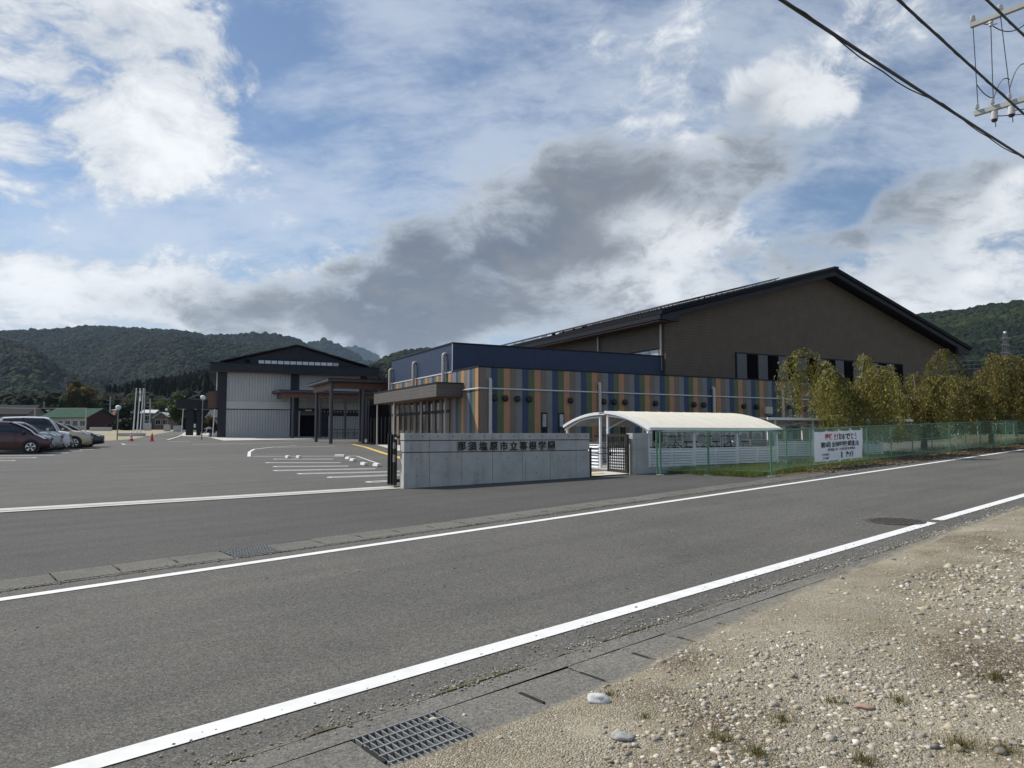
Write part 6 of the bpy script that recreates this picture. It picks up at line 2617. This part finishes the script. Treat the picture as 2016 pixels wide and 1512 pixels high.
house('grey-roofed low house at the far left beyond the cars', -35, 44, 150, 843, 815, 797, 9, 8, (0.20, 0.18, 0.16), (0.045, 0.045, 0.047), 3)
house('small beige house with pale grey roof left of the green-roofed clubhouse', 46, 76, 185, 841, 816, 807, 8, 5, (0.50, 0.46, 0.40), (0.13, 0.135, 0.135), 2)
house('clubhouse with green metal roof and dark red gable end', 82, 176, 150, 846, 821.5, 804, 9, -6, (0.42, 0.40, 0.36), (0.045, 0.098, 0.070), 6, (0.050, 0.014, 0.014))
house('pinkish house with red-brown roof right of the clubhouse', 203, 232, 190, 842, 821, 812, 8, 10, (0.46, 0.35, 0.32), (0.24, 0.085, 0.065), 2)
house('white flat house peeking above the pinkish house', 221, 238, 215, 838, 808, 805.5, 6, 0, (0.72, 0.70, 0.67), (0.45, 0.45, 0.45), 1)
house('dark-walled house with white upper front right of the flagpoles', 279, 299, 180, 842, 813, 807, 7, 15, (0.10, 0.105, 0.11), (0.62, 0.62, 0.62), 1)
house('brown house with white gable roof near the path end', 304, 330, 175, 842, 821, 812.5, 8, 8, (0.16, 0.115, 0.09), (0.60, 0.60, 0.60), 2, None, False)
house('grey house seen between the passage and the hall', 408, 432, 150, 846, 822, 806, 9, 10, (0.22, 0.23, 0.23), (0.10, 0.105, 0.11), 1)
for i, (px, yb, yt, Y, lab) in enumerate(((130, 805, 764, 260, 'thin pylon-like pole left of the round tree'), (86, 812, 790, 240, 'short distant pole above the green roof'),
                                          (215, 846, 781, 165, 'wooden utility pole in front of the pinkish house'), (282.5, 846, 765, 160, 'tall pale utility pole right of the flagpoles'),
                                          (294, 846, 786, 170, 'utility pole by the dark-walled house'), (67, 848, 803, 120, 'slim net post left of the clubhouse'),
                                          (168, 848, 803, 120, 'slim net post before the clubhouse gable'))):
    p = D(px, yb, Y)
    h = D(px, yt, Y).z - p.z
    t = thing('distant_pole', lab, 'pole', (p.x, Y, p.z - 0.6), 0, 'poles among the houses')
    r = 0.16 if i < 5 else 0.10
    MB().tube([(0, 0, 0), (0, 0, h + 0.6)], [r, r * 0.75], 7).build('shaft', MT['conc'], t, smooth=0.8)
    if i < 5:
        for z in (h - 0.3, h - 1.2):
            MB().box(-0.9, 0.9, -0.05, 0.05, z, z + 0.1).build('crossarm', MT['steel'], t)
a, b_ = D(-60, 802, 121), D(170, 803.5, 121)
tag(MB().tube([a, a.lerp(b_, 0.5) - Vector((0, 0, 0.1)), b_], 0.035, 5).build('net_wire', MT['steel']), 'thin wire strung between the net posts before the houses', 'wire')
a, b_ = D(180, 786, 165), D(420, 786.5, 150)
tag(MB().tube([a, D(282, 786, 160), b_], 0.03, 5).build('power_line', MT['trim_dark']), 'faint power line between the village utility poles', 'wire')
# low wall blocks
for (px0, px1, yb, yt, Y, lab) in ((283, 296, 847, 833, 150, 'grey block wall under the tall pale pole'), (322, 334, 848, 836, 140, 'small grey wall by the distant lamp post'), (341, 358, 848, 838, 135, 'pale low wall left of the dark passage'), (176, 218, 848, 841, 135, 'pale low ledge before the clubhouse gable')):
    p, q = D(px0, yb, Y), D(px1, yt, Y)
    z0 = H(p.x, Y) - 0.3
    o = MB().box(0, q.x - p.x, 0, 0.5, 0, q.z - z0).build('block_wall', MT['conc'], None, bevel=0.02)
    o.location = (p.x, Y, z0)
    tag(o, lab, 'wall')


def round_tree(label, px, Y, ybase, ytop, wpx, col, n, leaf, seed, dark=0.5, orange=0.0, name='tree', cat='tree', bare=0.3):
    rg = np.random.default_rng(seed)
    p = D(px, ybase, Y)
    top = D(px, ytop, Y).z
    z0 = H(p.x, Y) - 0.2
    h = top - z0
    rx = wpx / F * Y / 2
    t = thing(name, label, cat, (p.x, Y, z0), 0, 'trees and shrubs round the village')
    tr = MB()
    fk = h * bare
    tr.tube([(0, 0, -0.5), (0.05, 0, fk)], [0.04 * h, 0.025 * h], 8)
    cz = (h + fk) / 2 + 0.05 * h
    rz = (h - fk) / 2
    cents = []
    for k in range(26):
        d = rg.normal(0, 1, 3)
        d /= np.linalg.norm(d)
        r = rg.uniform(0.35, 0.92)
        c = np.array([d[0] * rx * r, d[1] * rx * r, cz + d[2] * rz * r])
        cents.append((c, rg.uniform(0.22, 0.42) * min(rx, rz), rg.uniform(0.6, 1.25)))
        if k % 3 == 0:
            tr.tube([(0.05, 0, fk * 0.9), (c[0] * 0.4, c[1] * 0.4, fk + (c[2] - fk) * 0.55), tuple(c)], [0.016 * h, 0.009 * h, 0.004 * h], 5)
    pos, cl = [], []
    for (c, r, br) in cents:
        m = n // 26
        d = rg.normal(0, 1, (m, 3))
        d /= np.linalg.norm(d, axis=1, keepdims=True)
        q = c + d * (r * rg.uniform(0.5, 1.05, (m, 1)))
        pos.append(q)
        cc = np.array(col) * br * rg.uniform(0.65, 1.35, (m, 1))
        if orange:
            o_ = rg.random(m) < orange * np.clip((q[:, 2] - cz) / rz + 0.6, 0, 1)
            cc[o_] = np.array((0.17, 0.095, 0.03)) * rg.uniform(0.6, 1.2, (o_.sum(), 1))
        cl.append(cc)
    pos, cl = np.concatenate(pos), np.concatenate(cl)
    tr.build('trunk', MT['bark'], t, smooth=0.9)
    put('crown', leaf_cards(pos, rg.normal(0, 1, pos.shape), leaf, leaf * 0.42, cl, 'crown', MT['leaf']), t)


round_tree('round tree with orange-tinged crown and bare lower limbs left of the flagpoles', 158, 230, 815, 752, 62, (0.060, 0.070, 0.022), 6000, 0.65, 1, orange=0.4, bare=0.25)
round_tree('dark clipped garden pine before the pinkish house', 245, 160, 847, 797, 34, (0.022, 0.040, 0.016), 3000, 0.42, 2, bare=0.3)
round_tree('dark shrub at the foot of the garden pine', 252, 150, 848, 826, 40, (0.018, 0.030, 0.012), 2500, 0.35, 3, bare=0.05, name='shrub', cat='shrub')
round_tree('bright green tree left of the dark passage', 350, 140, 850, 778, 40, (0.060, 0.085, 0.022), 4000, 0.40, 4, bare=0.2)
round_tree('yellow-green tree behind the brown house', 322, 240, 845, 793, 60, (0.075, 0.095, 0.025), 3500, 0.6, 5, bare=0.1)
round_tree('green tree behind the flagpoles', 262, 250, 845, 784, 60, (0.045, 0.065, 0.02), 3500, 0.6, 6, bare=0.1)
round_tree('brownish garden shrub between the passage and the hall', 418, 118, 853, 822, 38, (0.065, 0.060, 0.020), 2600, 0.28, 7, orange=0.3, bare=0.05, name='shrub', cat='shrub')
round_tree('low dark shrub under the passage roof', 400, 112, 853, 830, 24, (0.045, 0.055, 0.018), 1800, 0.28, 8, bare=0.05, name='shrub', cat='shrub')
round_tree('dark hedge mass behind the clubhouse roof', 185, 235, 840, 788, 70, (0.028, 0.042, 0.016), 3500, 0.6, 9, bare=0.05, name='hedge', cat='hedge')
round_tree('dark hedge mass above the left end of the green roof', 100, 245, 840, 795, 90, (0.028, 0.042, 0.016), 3500, 0.6, 10, bare=0.05, name='hedge', cat='hedge')
round_tree('dark green hedge to the right of the flagpole bases', 226, 150, 848, 833, 40, (0.020, 0.032, 0.012), 2000, 0.3, 12, bare=0.05, name='hedge', cat='hedge')
round_tree('dark tree filling the gap right of the weeping trees', 2000, 60, 850, 775, 110, (0.035, 0.055, 0.018), 5000, 0.22, 11, bare=0.1)


# ================================================================== HILLS AND FORESTS
def tree_mat(name, a, b_, c_):
    k = NT(name)
    oi = k.n('ShaderNodeObjectInfo')
    p = k.geo()
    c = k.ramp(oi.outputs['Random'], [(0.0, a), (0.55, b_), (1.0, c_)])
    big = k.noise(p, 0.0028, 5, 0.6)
    c = k.mix(1.0, c, k.ramp(big, [(0.36, (0.36, 0.48, 0.56)), (0.64, (1.75, 1.55, 1.1))]), 'MULTIPLY')  # broad noise paints shadowed valleys and lit slopes into the canopy colour
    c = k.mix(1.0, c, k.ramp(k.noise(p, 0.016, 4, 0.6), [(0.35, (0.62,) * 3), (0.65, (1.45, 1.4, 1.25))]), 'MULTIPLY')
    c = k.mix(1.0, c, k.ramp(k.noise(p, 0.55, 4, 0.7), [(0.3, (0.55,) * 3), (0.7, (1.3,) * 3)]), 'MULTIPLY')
    k.base(c)
    k.bump(k.noise(p, 0.7, 4, 0.7), 1.0, 1.2)
    return k.set(0.9, spec=0.15)


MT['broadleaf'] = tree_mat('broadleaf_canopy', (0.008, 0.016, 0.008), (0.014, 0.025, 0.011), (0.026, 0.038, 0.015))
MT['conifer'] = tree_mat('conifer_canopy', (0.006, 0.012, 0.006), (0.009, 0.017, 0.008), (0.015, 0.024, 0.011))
MT['hill_soil'] = plain('forest_floor', (0.010, 0.017, 0.007), 0.95, 0, 0.4, 0.02)


def gn_forest(name, pts, scl, mat, conifer, label_kind='stuff'):
    me = bpy.data.meshes.new(name)
    me.from_pydata([tuple(p) for p in pts], [], [])
    at = me.attributes.new('scl', 'FLOAT_VECTOR', 'POINT')
    at.data.foreach_set('vector', np.asarray(scl, np.float32).ravel())
    o = put(name, me)
    o['kind'] = 'stuff'
    ng = bpy.data.node_groups.new(name, 'GeometryNodeTree')
    ng.interface.new_socket('Geometry', in_out='INPUT', socket_type='NodeSocketGeometry')
    ng.interface.new_socket('Geometry', in_out='OUTPUT', socket_type='NodeSocketGeometry')
    N, LK = ng.nodes.new, ng.links.new
    gi, go = N('NodeGroupInput'), N('NodeGroupOutput')
    if conifer:
        c = N('GeometryNodeMeshCone')
        c.inputs['Vertices'].default_value = 9
        c.inputs['Side Segments'].default_value = 7
        c.inputs['Radius Top'].default_value = 0.03
        c.inputs['Radius Bottom'].default_value = 0.5
        c.inputs['Depth'].default_value = 1.0
        geo = c.outputs['Mesh']
    else:
        c = N('GeometryNodeMeshIcoSphere')
        c.inputs['Radius'].default_value = 0.5
        c.inputs['Subdivisions'].default_value = 3
        geo = c.outputs['Mesh']
    sp = N('GeometryNodeSetPosition')
    tx = N('ShaderNodeTexNoise')
    tx.inputs['Scale'].default_value = 5.0 if not conifer else 9.0
    tx.inputs['Detail'].default_value = 3
    vm = N('ShaderNodeVectorMath')
    vm.operation = 'SUBTRACT'
    vm.inputs[1].default_value = (0.5, 0.5, 0.5)
    LK(tx.outputs['Color'], vm.inputs[0])
    vs = N('ShaderNodeVectorMath')
    vs.operation = 'SCALE'
    vs.inputs[3].default_value = 0.55 if not conifer else 0.30
    LK(vm.outputs[0], vs.inputs[0])
    LK(geo, sp.inputs['Geometry'])
    LK(vs.outputs[0], sp.inputs['Offset'])
    smt = N('GeometryNodeSetMaterial')
    smt.inputs['Material'].default_value = mat
    LK(sp.outputs[0], smt.inputs[0])
    ins = N('GeometryNodeInstanceOnPoints')
    LK(gi.outputs[0], ins.inputs['Points'])
    LK(smt.outputs[0], ins.inputs['Instance'])
    na = N('GeometryNodeInputNamedAttribute')
    na.data_type = 'FLOAT_VECTOR'
    na.inputs['Name'].default_value = 'scl'
    LK(na.outputs[0], ins.inputs['Scale'])
    rv = N('FunctionNodeRandomValue')
    rv.data_type = 'FLOAT_VECTOR'
    rv.inputs[0].default_value = (-0.25, -0.25, 0) if not conifer else (-0.04, -0.04, 0)
    rv.inputs[1].default_value = (0.25, 0.25, 6.283) if not conifer else (0.04, 0.04, 6.283)
    LK(rv.outputs[0], ins.inputs['Rotation'])
    LK(ins.outputs[0], go.inputs[0])
    md = o.modifiers.new('trees', 'NODES')
    md.node_group = ng
    me.materials.append(mat)
    return o


def interp(prof, x):
    for (xa, ya), (xb, yb) in zip(prof[:-1], prof[1:]):
        if xa <= x <= xb:
            k = (x - xa) / (xb - xa)
            k = k * k * (3 - 2 * k) * 0.5 + k * 0.5
            return ya + (yb - ya) * k
    return prof[0][1] if x < prof[0][0] else prof[-1][1]


def hill(prof, r0, rb, ntree, size, spur, sseed, mat='broadleaf', vis=None):
    x0, x1 = prof[0][0], prof[-1][0]

    def surf(px, k):
        py = interp(prof, px) + 1.2 * noise.noise((px * 0.05, sseed, 0)) + 0.6 * noise.noise((px * 0.2, sseed, 3))
        d = ray(px, py)
        hl = math.hypot(d[0], d[1])
        ux, uy = d[0] / hl, d[1] / hl
        zr = EYE + d[2] / hl * r0
        if k <= 1:
            r = rb + (r0 - rb) * k
            e = 0.10 * k + 0.90 * k ** 1.45
            w = 4 * k * (1 - k)
            azd = math.atan2(ux, uy) * r0
            n_ = noise.noise((azd / spur[0] + sseed, r / spur[1], 0.3)) + 0.5 * noise.noise((azd / spur[0] * 2.3, r / spur[1] * 1.5 + sseed, 1.3))
            z = 2.0 + (zr - 2.0) * e + w * n_ * spur[2]
        else:
            r = r0 + (k - 1) * (r0 - rb)
            z = 2.0 + (zr - 2.0) * (1 - (k - 1) * 0.9)
        return Vector((ux * r, uy * r, z))
    npx, nk = int((x1 - x0) / 8), 40
    v, f = [], []
    for i in range(npx + 1):
        for j in range(nk + 9):
            v.append(tuple(surf(x0 + (x1 - x0) * i / npx, j / nk if j <= nk else 1 + (j - nk) / 8)))
    m = nk + 9
    for i in range(npx):
        for j in range(m - 1):
            q = i * m + j
            f.append((q, q + m, q + m + 1, q + 1))
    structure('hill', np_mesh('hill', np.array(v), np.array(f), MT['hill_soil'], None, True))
    pts, scl = [], []
    va, vb = vis or (x0, x1)
    while len(pts) < ntree:
        px = RNG.uniform(va, vb)
        k = RNG.random() ** 0.75 * 1.02
        p = surf(px, k)
        s = size * RNG.uniform(0.6, 1.35)
        pts.append(p + Vector((0, 0, s * 0.25)))
        scl.append((s, s, s * RNG.uniform(0.75, 1.15)))
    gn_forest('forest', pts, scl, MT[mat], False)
    return surf


PA = [(-420, 700), (-200, 676), (-60, 660), (0, 656), (60, 654), (110, 652), (180, 646), (240, 650), (330, 653), (370, 657), (410, 664), (450, 662), (500, 658),
      (540, 660), (575, 667), (620, 690), (700, 722), (800, 765), (900, 810), (960, 845)]
PA = [(x, y + 3) for (x, y) in PA]
hill(PA, 2600, 620, 19000, 16, (330, 620, 80), 1.7, vis=(-120, 640))
hill([(480, 740), (560, 697), (600, 683), (640, 673), (660, 681), (690, 695), (720, 712), (760, 738), (820, 790)], 4300, 2600, 2500, 26, (500, 1200, 60), 4.1, vis=(540, 780))
hill([(600, 740), (645, 697), (690, 685), (715, 690), (735, 699), (757, 708), (785, 722), (830, 750), (900, 800)], 7600, 5000, 1500, 40, (900, 2000, 40), 7.7, vis=(640, 850))
PC = [(640, 800), (700, 752), (740, 722), (770, 708), (800, 699), (820, 696), (900, 690), (1100, 690), (1400, 665), (1700, 640), (1830, 629), (1880, 623), (1950, 611), (2016, 604), (2200, 600), (2400, 620)]
sC = hill(PC, 1500, 420, 3000, 13, (240, 420, 48), 9.3, vis=(660, 900))
pts, scl = [], []
for _ in range(5200):
    p = sC(RNG.uniform(1780, 2120), RNG.random() ** 0.75 * 1.02)
    s = 13 * RNG.uniform(0.6, 1.35)
    pts.append(p + Vector((0, 0, s * 0.25)))
    scl.append((s, s, s))
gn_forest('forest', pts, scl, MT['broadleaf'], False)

# dark conifer belt at the foot of the hills
pts, scl = [], []
for _ in range(2600):
    px = RNG.uniform(205, 900)
    Y = RNG.uniform(330, 640)
    yb = interp([(-60, 838), (120, 833), (220, 826), (300, 812), (430, 798), (600, 798), (900, 812)], px) - (Y - 330) / 310 * interp([(-60, 6), (200, 14), (300, 34), (430, 44), (900, 30)], px)
    p = D(px, yb, Y)
    h = RNG.uniform(7, 12)
    pts.append(p + Vector((0, 0, h * 0.42)))
    scl.append((h * 0.55, h * 0.55, h))
gn_forest('forest', pts, scl, MT['conifer'], True)
pts, scl = [], []
for _ in range(1500):
    px = RNG.uniform(-80, 460)
    Y = RNG.uniform(250, 330)
    p = D(px, RNG.uniform(806, 838), Y)
    s = RNG.uniform(4, 10)
    pts.append(p + Vector((0, 0, s * 0.2)))
    scl.append((s * 1.2, s, s))
gn_forest('forest', pts, scl, MT['broadleaf'], False)


# pylon, white tower on the right hill
def pylon():
    Y = 620.0
    p = D(1985, 790, Y)
    top = D(1985, 656, Y).z
    h = top - p.z
    t = thing('transmission_tower', 'lattice transmission tower in front of the wooded hill at right', 'pylon', p, 0.4)
    m = plain('pylon_steel', (0.30, 0.27, 0.25), 0.6, 0.4)

    def hw(k):
        return 5.2 * (1 - k) ** 1.3 + 1.1
    for sx in (-1, 1):
        for sy in (-1, 1):
            MB().tube([(sx * hw(k / 10), sy * hw(k / 10), h * k / 10) for k in range(11)], 0.15, 4).build('leg', m, t)
    b = MB()
    for k in range(10):
        a, c = k / 10, (k + 1) / 10
        for s in (-1, 1):
            b.tube([(-hw(a), s * hw(a), h * a), (hw(c), s * hw(c), h * c)], 0.07, 4).tube([(hw(a), s * hw(a), h * a), (-hw(c), s * hw(c), h * c)], 0.07, 4)
            b.tube([(s * hw(a), -hw(a), h * a), (s * hw(c), hw(c), h * c)], 0.07, 4)
    b.build('bracing', m, t)
    for k, w in ((0.92, 6), (0.82, 8), (0.70, 9), (0.60, 7.5)):
        MB().prism([(-w, -0.3, h * k), (w, -0.3, h * k), (1.0, -0.3, h * k + 1.4), (-1.0, -0.3, h * k + 1.4)], (0, 0.6, 0)).build('crossarm', m, t)
    MB().box(-0.9, 0.9, -0.9, 0.9, h, h + 1.6).build('top_cap', MT['white_steel'], t)
    for i, (ya, yb_) in enumerate(((706, 694), (714, 704), (722, 712), (668, 655))):
        a, c = D(1700, ya + 6, 640), D(1975, ya - 1, Y)
        e = D(2080, yb_ - 8, 600)
        nm = ('upper', 'middle', 'lower', 'topmost')[i]
        P = [a.lerp(c, k / 8) - Vector((0, 0, 2.2 * 4 * (k / 8) * (1 - k / 8))) for k in range(9)] + [c.lerp(e, k / 4) for k in range(1, 5)]
        tag(MB().tube(P, 0.10, 4).build('transmission_line', MT['steel']), '%s transmission wire running to the lattice tower at right' % nm, 'wire')
    q = D(1958, 660, 1150)
    hh = D(1958, 644, 1150).z - q.z
    o = thing('white_tower', 'small white tower on the wooded hillside at right', 'tower', q - Vector((0, 0, 2)))
    MB().lathe([(3.4, 0), (3.4, 2 + hh * 0.2), (2.0, 2 + hh * 0.3), (2.2, 2 + hh * 0.62), (1.0, 2 + hh * 0.75), (0.7, 2 + hh)], 12).build('body', MT['white_steel'], o, smooth=0.5)
    MB().lathe([(3.7, 1.8 + hh * 0.2), (3.7, 2.0 + hh * 0.22)], 12).build('balcony', MT['white_steel'], o)


pylon()

# ================================================================== HAZE
hz = MB().box(-9500, 9500, -9500, 9500, -3, 900).build('haze', [])
hz['kind'] = 'stuff'
hm = bpy.data.materials.new('haze_air')
hm.use_nodes = True
hm.node_tree.nodes.clear()
vo = hm.node_tree.nodes.new('ShaderNodeOutputMaterial')
pv = hm.node_tree.nodes.new('ShaderNodeVolumePrincipled')
pv.inputs['Color'].default_value = (0.55, 0.74, 1.0, 1)
pv.inputs['Density'].default_value = HAZE
pv.inputs['Anisotropy'].default_value = 0.2
hm.node_tree.links.new(pv.outputs[0], vo.inputs['Volume'])
hz.data.materials.clear()
hz.data.materials.append(hm)
hz.display_type = 'WIRE'
